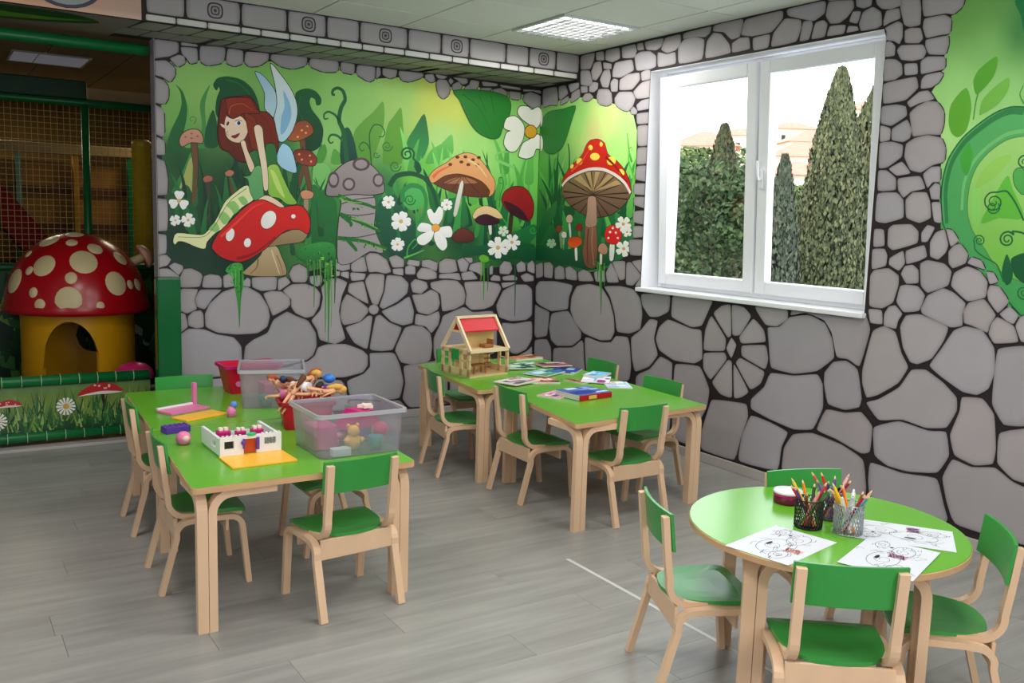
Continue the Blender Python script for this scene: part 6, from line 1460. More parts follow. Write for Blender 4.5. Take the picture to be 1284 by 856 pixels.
PAPER = paint_mat('paper', .7, .2, .03, 8)
CEIL = mat('mineral_fibre_tile', (216, 217, 211), .9, .1, noise_amt=.05, noise_scale=120, bump=.06, rand=.02)
CEIL_DIM = mat('dimmed_ceiling_tile', (150, 138, 110), .9, .1, noise_amt=.06, noise_scale=90, rand=.03)  # play area tiles: the dim light there is put into a darker, browner colour
GRID = mat('ceiling_grid_metal', (196, 202, 198), .5, .4, noise_amt=.02)
GREEN_VINYL = mat('green_padding_vinyl', (0, 96, 48), .22, .6, noise_amt=.08, noise_scale=6, bump=.25)
PLANK = mat('grey_oak_plank', (148, 147, 144), .34, .45, noise_amt=.36, noise_scale=2.6, stretch=(.8, 7.5, 1), bump=.03, rand=.06)
BASEB = mat('skirting_board', (176, 170, 166), .5, .4, noise_amt=.03)

def glass_mat(name, tint, cover, rough=.02, body=None):
    """clear or tinted pane: see-through with a mirror-like surface and a little body colour"""
    m = bpy.data.materials.new(name)
    m.use_nodes = True
    nt = m.node_tree
    nt.nodes.remove(nt.nodes['Principled BSDF'])
    out = nt.nodes['Material Output']
    tr = nt.nodes.new('ShaderNodeBsdfTransparent')
    tr.inputs[0].default_value = (*lin(tint), 1)
    gl = nt.nodes.new('ShaderNodeBsdfGlossy')
    gl.inputs['Roughness'].default_value = rough
    lw = nt.nodes.new('ShaderNodeLayerWeight')
    pw = nt.nodes.new('ShaderNodeMath')
    pw.operation = 'POWER'
    pw.inputs[1].default_value = 4
    mu = nt.nodes.new('ShaderNodeMath')
    mu.operation = 'MULTIPLY_ADD'
    mu.inputs[1].default_value = .7
    mu.inputs[2].default_value = .025
    mx = nt.nodes.new('ShaderNodeMixShader')
    nt.links.new(lw.outputs['Facing'], pw.inputs[0])
    nt.links.new(pw.outputs[0], mu.inputs[0])
    nt.links.new(mu.outputs[0], mx.inputs[0])
    src = tr
    if body:
        df = nt.nodes.new('ShaderNodeBsdfPrincipled')
        df.inputs['Base Color'].default_value = (*lin(body), 1)
        df.inputs['Roughness'].default_value = .4
        nz = nt.nodes.new('ShaderNodeTexNoise')
        nz.inputs['Scale'].default_value = 9
        mr = nt.nodes.new('ShaderNodeMapRange')
        mr.inputs['To Min'].default_value = cover-.06
        mr.inputs['To Max'].default_value = cover+.06
        nt.links.new(nz.outputs['Fac'], mr.inputs['Value'])
        m2 = nt.nodes.new('ShaderNodeMixShader')
        nt.links.new(mr.outputs['Result'], m2.inputs[0])
        nt.links.new(tr.outputs[0], m2.inputs[1])
        nt.links.new(df.outputs[0], m2.inputs[2])
        src = m2
    nt.links.new(src.outputs[0], mx.inputs[1])
    nt.links.new(gl.outputs[0], mx.inputs[2])
    nt.links.new(mx.outputs[0], out.inputs['Surface'])
    return m
GLASS = glass_mat('window_glass', (250, 252, 252), 0)
CLEAR_BOX = glass_mat('cloudy_clear_plastic', (238, 240, 244), .17, .12, (220, 216, 226))

# ------------------------------------------------------------------ room shell
H = 2.753
WX0, WY0, PY1 = -6.6, -9.0, 6.2          # far left, rear wall, back of the play area
WL, WR, WZ0, WZ1 = -1.313, -3.125, 1.078, 2.536   # window opening
BEAM_Y, BEAM_Z = -.498, 2.57

m = MB().box(WX0, .3, WY0, PY1, -.2, -.004)
floor = struct(m.build('floor', mat('floor_joint', (126, 124, 120), .6, .3, noise_amt=.1)))
def make_plank():
    return MB().box(-.5995, .5995, -.0948, .0948, -.004, 0, bev=.0008).mesh('plank')
pm = make_plank()
pm.materials.append(PLANK)
k = 0
rows = []
for j in range(-32, 34):
    yc = -2.655+.19*j
    if not (-6.0 < yc < 1.0):
        continue
    off = (j*.437) % 1.2
    if j == -1: off = .02
    if j == -2: off = .47
    for i in range(-6, 6):
        xc = -3.86+.6+off-1.2+1.2*i
        if xc+.6 < -4.75 or xc-.6 > -.02 or (yc > .1 and xc > -2.0):
            continue
        x0, x1 = xc-.5995, min(xc+.5995, -.002)
        if x1-xc < .59:
            if x1-x0 < .03:
                continue
            mm_ = MB().box(x0-xc, x1-xc, -.0948, .0948, -.004, 0, bev=.0008).mesh('plank')
            mm_.materials.append(PLANK)
        else:
            mm_ = pm
        rows.append((math.hypot(xc+4.2, yc+6.2), xc, yc, mm_))
rows.sort(key=lambda t: t[0])
for d, xc, yc, me in rows[:300]:
    o = bpy.data.objects.new('plank', me)
    COL.objects.link(o)
    o.location = (xc, yc, 0)
    o.parent = floor
m = MB()
for x0, x1, y0, y1 in ((WX0, -4.9, WY0, PY1), (-4.9, .0, WY0, -6.05), (-4.9, .0, 1.05, PY1)):
    m.box(x0, x1, y0, y1, -.004, -.0005)
o = m.build('plank_field', PLANK, floor)
o['kind'] = 'stuff'
struct(MB().box(-1.815, -1.797, -4.6, -3.0, 0, .0015).build('trim_1', mat('pale_tape', (205, 206, 202), .5, .4, noise_amt=.05)))
struct(MB().box(WX0, -2.95, .06, .16, 0, .02, bev=.004).build('trim_2', BASEB))

# walls
m = MB()
m.box(0, .3, WY0, WR, 0, H, mi=0).box(0, .3, WL, .12, 0, H).box(0, .3, WR, WL, 0, WZ0-.02).box(0, .3, WR, WL, WZ1, H)
wall_right = struct(m.build('wall_right', [JOINT]))
# painted plain grey where the stone pattern is out of sight behind the camera
MB().box(-.006, 0, WY0, -4.70, .06, H).build('plain_paint', GREY_WALL, wall_right)
wall_back = struct(MB().box(-2.925, 0, 0, .12, 0, H).build('wall_back', [JOINT]))
MB().box(-2.928, -2.9248, -.003, .12, .06, BEAM_Z).build('plain_edge', GREY_WALL, wall_back)
beam = struct(MB().box(WX0, 0, BEAM_Y, .12, BEAM_Z, H).build('trim_3', [JOINT]))
struct(MB().box(WX0-.2, WX0, WY0, PY1, 0, H).build('wall_left', GREY_WALL))
struct(MB().box(WX0, 0, WY0-.2, WY0, 0, H).build('wall_front', GREY_WALL))
struct(MB().box(WX0, .3, PY1, PY1+.2, 0, H).build('wall_play_area', mat('dim_play_wall', (96, 74, 34), .8, .2, noise_amt=.5, noise_scale=2.2, stretch=(3, 1, .5))))
struct(MB().box(-.6, -.4, .12, PY1, 0, H).build('wall_play_side', mat('dim_play_wall_2', (90, 80, 50), .8, .2, noise_amt=.3)))
struct(MB().box(-.018, 0, -5.35, BEAM_Y+.48, 0, .06, bev=.004).build('baseboard_right', BASEB))
struct(MB().box(-2.8, -.018, -.018, 0, 0, .06, bev=.004).build('baseboard_back', BASEB))

# ceiling: slab, grid bars and single tiles
ceil = struct(MB().box(WX0, .3, WY0, PY1, H+.012, H+.2).build('ceiling', GRID))
tm = MB().box(-.2945, .2945, -.2945, .2945, H-.001, H+.012, bev=.003).mesh('ceiling_tile')
tm.materials.append(CEIL)
tm2 = MB().box(-.2945, .2945, -.2945, .2945, H-.001, H+.012, bev=.003).mesh('ceiling_tile')
tm2.materials.append(CEIL_DIM)
LAMPS = [(0, 0), (-3, -4), (-1, -5), (-5, -2), (-5, -7), (-2, -9), (-4, -10)]
tiles = []
for i in range(-11, 1):
    for j in range(-13, 10):
        xc, yc = -.58+.6*i, -1.22+.6*j
        x0, x1, y0, y1 = xc-.2945, min(xc+.2945, -.003), max(yc-.2945, WY0), yc+.2945
        if i == 0:
            x0, x1 = xc-.2945, xc+.2945
        if (i, j) in LAMPS:
            continue
        if y1 > BEAM_Y and y0 < .12:
            if yc < 0:
                y1 = BEAM_Y-.003
            else:
                y0 = .13
        if y1-y0 < .05 or y1 > PY1:
            continue
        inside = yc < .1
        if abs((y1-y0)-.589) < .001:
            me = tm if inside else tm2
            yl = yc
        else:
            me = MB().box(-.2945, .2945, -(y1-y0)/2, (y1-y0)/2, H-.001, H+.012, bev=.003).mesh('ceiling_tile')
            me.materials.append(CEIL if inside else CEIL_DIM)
            yl = (y0+y1)/2
        tiles.append((me, xc, yl))
for j in range(-13, 10):                      # the narrow cut tiles along the window wall
    yc = -1.22+.6*j
    y0, y1 = yc-.2945, yc+.2945
    if yc > 0:
        continue
    if y1 > BEAM_Y:
        y1 = BEAM_Y-.003
    me = MB().box(-.136, .136, -(y1-y0)/2, (y1-y0)/2, H-.001, H+.012, bev=.003).mesh('ceiling_tile')
    me.materials.append(CEIL)
    tiles.append((me, -.1405, (y0+y1)/2))
tiles.sort(key=lambda t: abs(t[1]+1)+abs(t[2]+.5))
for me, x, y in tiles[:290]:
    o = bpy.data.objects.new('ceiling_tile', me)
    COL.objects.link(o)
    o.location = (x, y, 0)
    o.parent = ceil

LAMP_WHITE = mat('lamp_tube_light', (255, 252, 246), .5, emit=3.2)
REFLECTOR = mat('bright_louvre_metal', (200, 203, 206), .25, .5, metal=.4, noise_amt=.02)
def ceiling_lamp(x, y, label, on=True, power=None, tint=(1, .975, .93)):
    t = thing('ceiling_light', label, 'ceiling light', (x, y, H-.001))
    m = MB()
    for a, b, c, d in ((-.297, .297, -.297, -.28), (-.297, .297, .28, .297), (-.297, -.28, -.28, .28), (.28, .297, -.28, .28)):
        m.box(a, b, c, d, -.012, .008)
    m.build('frame', GRID, t)
    MB().box(-.28, .28, -.28, .28, .006 if on else -.008, .011).build('reflector' if on else 'diffuser', REFLECTOR if on else mat('glowing_diffuser', (190, 196, 214), .5, emit=.12), t)  # a panel that is off still gets a faint added glow in its diffuser
    if on:
        for k in range(4):
            yy = -.21+.14*k
            MB().tube([(-.27, yy, -.002), (.27, yy, -.002)], .0075, 8).build('fluorescent_tube', LAMP_WHITE, t)
        lm = MB().box(-.28, .28, -.002, .002, -.022, -.011).mesh('louvre')
        lm.materials.append(REFLECTOR)
        for k in range(3):
            o = bpy.data.objects.new('louvre', lm); COL.objects.link(o); o.parent = t; o.location = (0, -.14+.14*k, 0)
        lm = MB().box(-.002, .002, -.28, .28, -.022, -.011).mesh('louvre')
        lm.materials.append(REFLECTOR)
        for k in range(9):
            o = bpy.data.objects.new('louvre', lm); COL.objects.link(o); o.parent = t; o.location = (-.224+.056*k, 0, 0)
        l = add_light('lamp_light', 'AREA', (x, y, H-.03), power or LAMP_POWER, tint, shape='SQUARE', size=.54)
    else:
        MB().box(-.1, -.094, -.28, .28, -.012, -.007).build('divider', GRID, t)
    return t
for n, (i, j) in enumerate(LAMPS):
    ceiling_lamp(-.58+.6*i, -1.22+.6*j, ['bright square louvred ceiling light near the window corner',
        'square louvred ceiling light over the lime tables', 'square louvred ceiling light over the round table', 'square louvred ceiling light near the left tables',
        'square louvred ceiling light on the left, behind the camera', 'square louvred ceiling light on the right, behind the camera', 'square louvred ceiling light in the rearmost row'][n])

# ------------------------------------------------------------------ the painted stones and the mural
def to3(w, p, off):
    return (p[0], -off, p[1]) if w == 'b' else (-off, p[0], p[1])
def parse(s):
    return [tuple(float(c)/1000 for c in t.split(',')) for t in s.split()]
def clip_wall(w, p):
    x, z = p
    z = min(z, H-.002)
    z = max(z, .062)
    if w == 'b':
        x = min(x, -.004); x = max(x, -2.923); z = min(z, BEAM_Z-.002)
    else:
        x = min(x, -.004)
        if x > BEAM_Y-.002 and z > BEAM_Z-.004:
            if x-(BEAM_Y) < z-BEAM_Z: x = BEAM_Y-.003
            else: z = BEAM_Z-.004
        if WR < x < WL and WZ0-.02 < z < WZ1:
            d = ((x-WR, 0), (WL-x, 1), (z-(WZ0-.03), 2), (WZ1-z, 3))
            k = min(d)[1]
            if k == 0: x = WR
            elif k == 1: x = WL
            elif k == 2: z = WZ0-.032
            else: z = WZ1
    return (x, z)

def stone_mesh(w, raw, inset, base, lift=0.):
    if w == 'b':
        raw = [(q[0]-.05 if q[0] < -2.895 else q[0], q[1]) for q in raw]
    else:
        raw = [(-1.325 if (-1.4 < q[0] < -1.235 and 1.1 < q[1] < 2.52) else q[0], q[1]) for q in raw]
    p = smooth_closed(grow(raw, -inset), 2, .11)
    p = [clip_wall(w, q) for q in p]
    back = [clip_wall(w, q) for q in grow(smooth_closed(raw, 1), .0045)]
    cx = sum(q[0] for q in p)/len(p); cz = sum(q[1] for q in p)/len(p)
    A_ = abs(area2(p))**.5
    s1 = max(.55, 1-.05/max(A_, .08))
    s0 = 1-(1-s1)*.35
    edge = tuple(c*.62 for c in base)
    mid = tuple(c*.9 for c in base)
    m = MB()
    jc = lin((36, 29, 33))
    m.add([to3(w, q, .0030+lift) for q in back], [tuple(range(len(back)))], jc)
    n = len(p)
    r0 = [to3(w, q, .0036+lift) for q in p]
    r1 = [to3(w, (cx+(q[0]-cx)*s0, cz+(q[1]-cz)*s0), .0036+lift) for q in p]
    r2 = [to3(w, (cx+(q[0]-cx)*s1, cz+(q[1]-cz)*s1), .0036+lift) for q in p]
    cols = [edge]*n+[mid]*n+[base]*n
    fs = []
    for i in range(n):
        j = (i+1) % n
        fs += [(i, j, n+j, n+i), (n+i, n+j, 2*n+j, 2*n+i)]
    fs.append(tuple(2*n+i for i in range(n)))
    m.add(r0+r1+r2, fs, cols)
    return m

rs = random.Random(3)
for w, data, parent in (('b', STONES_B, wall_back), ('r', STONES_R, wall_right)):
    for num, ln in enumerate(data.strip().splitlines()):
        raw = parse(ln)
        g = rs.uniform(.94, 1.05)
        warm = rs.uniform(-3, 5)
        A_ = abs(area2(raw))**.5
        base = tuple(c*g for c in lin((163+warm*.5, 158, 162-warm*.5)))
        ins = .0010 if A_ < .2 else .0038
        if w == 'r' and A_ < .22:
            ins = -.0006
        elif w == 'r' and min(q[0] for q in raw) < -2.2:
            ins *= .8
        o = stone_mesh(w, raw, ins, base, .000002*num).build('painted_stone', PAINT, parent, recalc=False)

# green grounds of the picture
def inside(p, poly):
    x, y = p
    c = False
    n = len(poly)
    for i in range(n):
        a, b = poly[i], poly[i-1]
        if (a[1] > y) != (b[1] > y) and x < (b[0]-a[0])*(y-a[1])/(b[1]-a[1])+a[0]:
            c = not c
    return c
scene_parts = []
for w, s in GREEN:
    poly = parse(s)
    pts = [(x/1000, y/1000, tuple(min(.86, v*(1.3 if w == 'b' else 1.12)) for v in lin(h))) for x, y, h in GREEN_COL[w]]
    st_ = .05
    xs = [p[0] for p in poly]; zs = [p[1] for p in poly]
    m = MB()
    def colour(x, z):
        tw = 0
        c = [0, 0, 0]
        for a, b, q in pts:
            wt = 1/((x-a)**2+(z-b)**2+.004)**1.6
            tw += wt
            for k in range(3): c[k] += q[k]*wt
        return tuple(v/tw for v in c)
    poly = [(min(p[0], -.003), min(p[1], H-.002)) for p in poly]
    bm = bmesh.new()
    bm.faces.new([bm.verts.new((p[0], p[1], 0)) for p in poly])
    x = math.floor(min(xs)/st_)*st_
    while x < max(xs):
        bmesh.ops.bisect_plane(bm, geom=bm.verts[:]+bm.edges[:]+bm.faces[:], plane_co=(x, 0, 0), plane_no=(1, 0, 0)); x += st_
    z = math.floor(min(zs)/st_)*st_
    while z < max(zs):
        bmesh.ops.bisect_plane(bm, geom=bm.verts[:]+bm.edges[:]+bm.faces[:], plane_co=(0, z, 0), plane_no=(0, 1, 0)); z += st_
    bmesh.ops.triangulate(bm, faces=[f for f in bm.faces if len(f.verts) > 4])
    bm.verts.index_update()
    V_ = [(v.co.x, v.co.y) for v in bm.verts]
    m.add([to3(w, q, .0008) for q in V_], [[v.index for v in f.verts] for f in bm.faces], [colour(*q) for q in V_])
    bm.free()
    o = m.build('painted_scene', PAINT, wall_back if w == 'b' else wall_right, recalc=False)
    scene_parts.append((w, poly, o))

NAMES = {'leaf': 'painted_leaf', 'fairy': 'painted_fairy', 'mush': 'painted_mushroom', 'flower': 'painted_flower', 'curl': 'painted_tendril', 'vine': 'painted_vine', 'ring': 'painted_swirl', 'grass': 'painted_grass'}
figs = {}
def bright(c, g):
    return tuple(min(.86, v*g) for v in c)
def rgb(s):
    return tuple(int(v) for v in s.split(','))
for n, ln in enumerate(FIGURES.strip().splitlines()):
    t = ln.split('|')
    figs.setdefault((t[0], t[1], t[2]), []).append((n, t[1:]))
for (w, key, num), items in figs.items():
    m = MB()
    cxs = []
    for n, t in items:
        off = .0010+.00006*int(t[2])+.0000012*n
        if int(t[2]) >= 30: off += .0016
        g_ = 1.25 if w == 'b' else 1.12
        c1 = bright(lin(rgb(t[4])), g_)
        if t[3] == 'p':
            p = parse(t[9])
            if t[8] == '1': p = spline(p, True, 3)
            lo, hi = min(q[1] for q in p), max(q[1] for q in p)
            c2 = bright(lin(rgb(t[5])), g_) if t[5] else tuple(min(1, c*1.12) for c in c1)
            def cl(q):
                return (max(-2.92, min(q[0], -.003)) if w == 'b' else min(q[0], -.003), min(q[1], H-.003) if w == 'r' or True else q[1])
            p = [cl(q) for q in p]
            cxs.append(p[0])
            if float(t[6]):
                g = [cl(q) for q in grow(p, float(t[6])*.0008)]
                m.add([to3(w, q, off-.00003) for q in g], [tuple(range(len(g)))], lin(rgb(t[7])))
            cols = []
            for q in p:
                f = (q[1]-lo)/max(1e-6, hi-lo)
                cols.append(tuple(a*(1-f)+b*f for a, b in zip(c1, c2)))
            m.add([to3(w, q, off) for q in p], [tuple(range(len(p)))], cols)
        else:
            p = spline(parse(t[7]), False, 4)
            cxs.append(p[0])
            w0, w1 = float(t[5])/1000, float(t[6])/1000
            L, R_ = [], []
            for i in range(len(p)):
                a, b = Vector(p[max(0, i-1)]), Vector(p[min(len(p)-1, i+1)])
                d = (b-a).normalized() if (b-a).length > 1e-9 else Vector((1, 0))
                ww = (w0+(w1-w0)*i/(len(p)-1))/2
                L.append((p[i][0]-d.y*ww, p[i][1]+d.x*ww)); R_.append((p[i][0]+d.y*ww, p[i][1]-d.x*ww))
            vs = []
            for i, (a, b) in enumerate(zip(L, R_)):
                for q in (a, b):
                    vs.append(to3(w, (min(q[0], -.003), min(q[1], H-.003)), off+.0000002*i))
            m.add(vs, [(2*i, 2*i+1, 2*i+3, 2*i+2) for i in range(len(p)-1)], c1)
    par = [o for (ww, poly, o) in scene_parts if ww == w]
    par = par[0] if (w == 'b' or sum(c[0] for c in cxs)/len(cxs) > -2.5) else par[-1]
    o = m.build(NAMES[key], PAINT, par, recalc=False)
    if key in ('grass', 'vine'):
        o['kind'] = 'stuff'

# the beam's painted blocks
def quad_stone(P, a=.011, base=(150, 146, 148)):
    """P: four corners in a plane (3D, counter-clockwise seen from the room)"""
    P = [Vector(p) for p in P]
    c = sum(P, Vector())/4
    nn = (P[1]-P[0]).cross(P[3]-P[0]).normalized()
    e1 = (P[1]-P[0]).normalized(); e2 = nn.cross(e1)
    q = [((p-c).dot(e1), (p-c).dot(e2)) for p in P]
    q = smooth_closed(grow(q, -a), 2, .07)
    bc = lin(base)
    n = len(q)
    m = MB()
    f3 = lambda u, k: c+e1*u[0]*k+e2*u[1]*k+nn*.0036
    s1 = .82
    m.add([f3(u, 1) for u in q]+[f3(u, s1) for u in q], [(i, (i+1) % n, n+(i+1) % n, n+i) for i in range(n)]+[tuple(n+i for i in range(n))], [tuple(x*.66 for x in bc)]*n+[bc]*n)
    return m
def frontx(px):   # beam block joints, measured along the beam
    return px
FX = [-3.07, -2.8, -2.5, -2.24, -2.01, -1.81, -1.50, -1.28, -1.09, -.83, -.66, -.46, -.245, -.004]
MED = {1: 1, 3: 1, 5: 1, 7: 1, 11: 1}
FX = BEAM_JOINTS
for k in range(len(FX)-1):
    x0, x1 = FX[k], FX[k+1]
    z0 = BEAM_Z+.042
    m = quad_stone([(x0, BEAM_Y, z0), (x1, BEAM_Y, z0), (x1, BEAM_Y, H), (x0, BEAM_Y, H)], .0062, (158, 154, 156))
    b = m.build('painted_block', PAINT, beam, recalc=False)
    if k in BEAM_MEDALLIONS:
        cx, cz = (x0+x1)/2+.01, (z0+H)/2
        m = MB()
        for s_, cc, d in ((.046, (52, 44, 48), .0040), (.038, (146, 142, 146), .0042), (.026, (60, 52, 56), .0044), (.019, (140, 136, 140), .0046), (.009, (70, 62, 66), .0048)):
            pts = smooth_closed([(cx-s_, cz-s_), (cx+s_, cz-s_), (cx+s_, cz+s_), (cx-s_, cz+s_)], 2)
            m.add([(u, BEAM_Y-d, v) for u, v in pts], [tuple(range(len(pts)))], lin(cc))
        m.build('medallion', PAINT, b, recalc=False)
LX = BEAM_STRIPES
for k in range(len(LX)-1):
    x0, x1 = LX[k], LX[k+1]
    m = quad_stone([(x0, BEAM_Y, BEAM_Z+.002), (x1, BEAM_Y, BEAM_Z+.002), (x1, BEAM_Y, BEAM_Z+.042), (x0, BEAM_Y, BEAM_Z+.042)], .003, (196, 196, 192))
    m.build('painted_block', PAINT, beam, recalc=False)
    ym = -.24
    a = .02
    m = quad_stone([(x0, BEAM_Y, BEAM_Z), (x0-.05, ym, BEAM_Z), (x1-.05, ym, BEAM_Z), (x1, BEAM_Y, BEAM_Z)][::1], .004, (150, 150, 142))
    m.build('painted_block', PAINT, beam, recalc=False)
    h = (x1-x0)*.45
    m = quad_stone([(x0-h, ym, BEAM_Z), (x0-h-.04, -.003, BEAM_Z), (x1-h-.04, -.003, BEAM_Z), (x1-h, ym, BEAM_Z)], .004, (140, 138, 132))
    m.build('painted_block', PAINT, beam, recalc=False)
m = quad_stone([(-.10, ym, BEAM_Z), (-.14, -.003, BEAM_Z), (-.006, -.003, BEAM_Z), (-.006, ym, BEAM_Z)], .004, (140, 138, 132))
m.build('painted_block', PAINT, beam, recalc=False)
# left stretch of the beam: peach ground with a grey spiral, dark underside with a green leaf
m = MB()
x1 = LX[0]
n = 10
vs, cs = [], []
for i in range(n+1):
    f = i/n
    x = x1-.02-f*1.7
    c = tuple(a*(1-f)+b*f for a, b in zip(lin((190, 160, 146)), lin((225, 150, 92)))) if f < .6 else lin((200, 150, 110))
    for z in (BEAM_Z+.002, BEAM_Z+.04, H-.002):
        vs.append((x, BEAM_Y-.003, z)); cs.append(tuple(min(1, v*1.25) for v in c) if z < BEAM_Z+.02 else c)
m.add(vs, [(3*i+k, 3*i+3+k, 3*i+4+k, 3*i+1+k) for i in range(n) for k in range(2)], cs)
m.build('painted_ground', PAINT, beam, recalc=False)
m = MB()
m.add([(x1-.02, BEAM_Y+.004, BEAM_Z-.003), (x1-1.9, BEAM_Y+.004, BEAM_Z-.003), (x1-1.9, .115, BEAM_Z-.003), (x1-.1, .115, BEAM_Z-.003)], [(0, 1, 2, 3)], [lin((132, 128, 126)), lin((60, 60, 56)), lin((120, 100, 80)), lin((128, 112, 96))])
m.build('painted_ground', PAINT, beam, recalc=False)
m = MB()
for s_, c, d, yy in ((1., (14, 74, 30), .0042, 0), (.6, (96, 150, 40), .0048, -.07)):
    pts = spline([(-3.28, -.27+yy), (-3.45, -.42*s_-.02), (-3.8, -.45*s_), (-4.3, -.42), (-4.3, -.08+yy), (-3.9, -.02+yy), (-3.55, -.10+yy)], True, 4)
    m.add([(u, v, BEAM_Z-d) for u, v in pts], [tuple(range(len(pts)))], lin(c))
m.build('painted_leaf', PAINT, beam, recalc=False)
m = MB()
for k, (r, c) in enumerate(((.19, (70, 64, 80)), (.165, (150, 160, 160)), (.12, (80, 76, 96)), (.09, (160, 165, 150)), (.05, (90, 60, 90)))):
    pts = [(-3.48+r*math.cos(a*PI/12), H-.03+r*.75*math.sin(a*PI/12)) for a in range(12, 25)]
    m.add([(u, BEAM_Y-.0045-.0002*k, min(v, H-.002)) for u, v in pts], [tuple(range(len(pts)))], lin(c))
m.build('painted_spiral', PAINT, beam, recalc=False)

# ------------------------------------------------------------------ window
win = struct(thing('window_1', None, None, (0, 0, 0)))
FXX = .15
m = MB()
m.box(0, .3, WL-.003, WL, WZ0, WZ1).box(0, .3, WR, WR+.003, WZ0, WZ1).box(0, .3, WR, WL, WZ1-.003, WZ1)
m.build('reveal', WHITE_WALL, win)
MB().box(-.035, FXX+.02, WR-.012, WL+.02, WZ0-.028, WZ0, bev=.006).build('sill', WHITE_PVC, win)
m = MB()
fb = .05
ymid = (WL+WR)/2
m.box(FXX, FXX+.07, WL-fb, WL-.003, WZ0, WZ1-.003, bev=.006).box(FXX, FXX+.07, WR+.003, WR+fb, WZ0, WZ1-.003, bev=.006)
m.box(FXX, FXX+.07, WR+fb, WL-fb, WZ0, WZ0+fb, bev=.006).box(FXX, FXX+.07, WR+fb, WL-fb, WZ1-fb, WZ1-.003, bev=.006)
m.box(FXX, FXX+.07, ymid-.035, ymid+.035, WZ0+fb, WZ1-fb, bev=.006)
m.build('window_frame', WHITE_PVC, win)
TILT = .052
for a, b in ((ymid+.012, WL-.03), (WR+.03, ymid-.012)):
    zb, zt = WZ0+.03, WZ1-.035
    e = thing('sash', None, None, (FXX+.03, 0, zb))
    e.parent = win
    e.rotation_euler = (0, -TILT, 0)
    hgt = zt-zb
    sb = .078
    m = MB()
    m.box(-.05, .01, a, a+sb, 0, hgt, bev=.007).box(-.05, .01, b-sb, b, 0, hgt, bev=.007).box(-.05, .01, a+sb, b-sb, 0, sb, bev=.007).box(-.05, .01, a+sb, b-sb, hgt-sb, hgt, bev=.007)
    m.build('sash_frame', WHITE_PVC, e)
    MB().box(-.022, -.018, a+sb-.004, b-sb+.004, sb-.004, hgt-sb+.004).build('pane', GLASS, e)
    if a > ymid:
        pass
    else:
        m = MB().box(-.062, -.05, b-.05, b-.025, hgt*.46, hgt*.54, bev=.004).tube([(-.06, b-.037, hgt*.5), (-.085, b-.037, hgt*.5), (-.09, b-.037, hgt*.52), (-.09, b-.037, hgt*.5+.11)], .008)
        m.build('handle', WHITE_PVC, e)
# ------------------------------------------------------------------ outside the window
def ray_point(px, py, dist):
    """a point seen through the window, given by its bearing in the frame and its distance"""
    d = fw*1146.47 + r2*(px-642) - u2*(py-428)
    d.normalize()
    k = dist/math.hypot(d.x, d.y)
    return Vector((-4.1907, -6.1833, 1.5))+d*k
GROUND = -4.0
m = MB()
n = 26
vs, cs = [], []
for i in range(n+1):
    for j in range(n+1):
        az = math.radians(22+i*50/n)
        r = 6+ (j/n)**1.7*220
        x, y = -4.19+r*math.sin(az)+2, -6.18+r*math.cos(az)
        z = GROUND if r < 34 else GROUND+(r-34)*.135+1.2*noise.noise(Vector((x*.05, y*.05, 0)))
        if x < 1.2: z = GROUND
        vs.append((x, y, z)); 
        g = noise.noise(Vector((x*.1, y*.1, 3)))
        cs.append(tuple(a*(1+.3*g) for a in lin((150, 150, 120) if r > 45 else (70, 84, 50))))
m.add(vs, [(i*(n+1)+j, (i+1)*(n+1)+j, (i+1)*(n+1)+j+1, i*(n+1)+j+1) for i in range(n) for j in range(n)], cs, smooth=True)
struct(m.build('hillside', paint_mat('hillside_ground', .9, .1, .2, .4)))

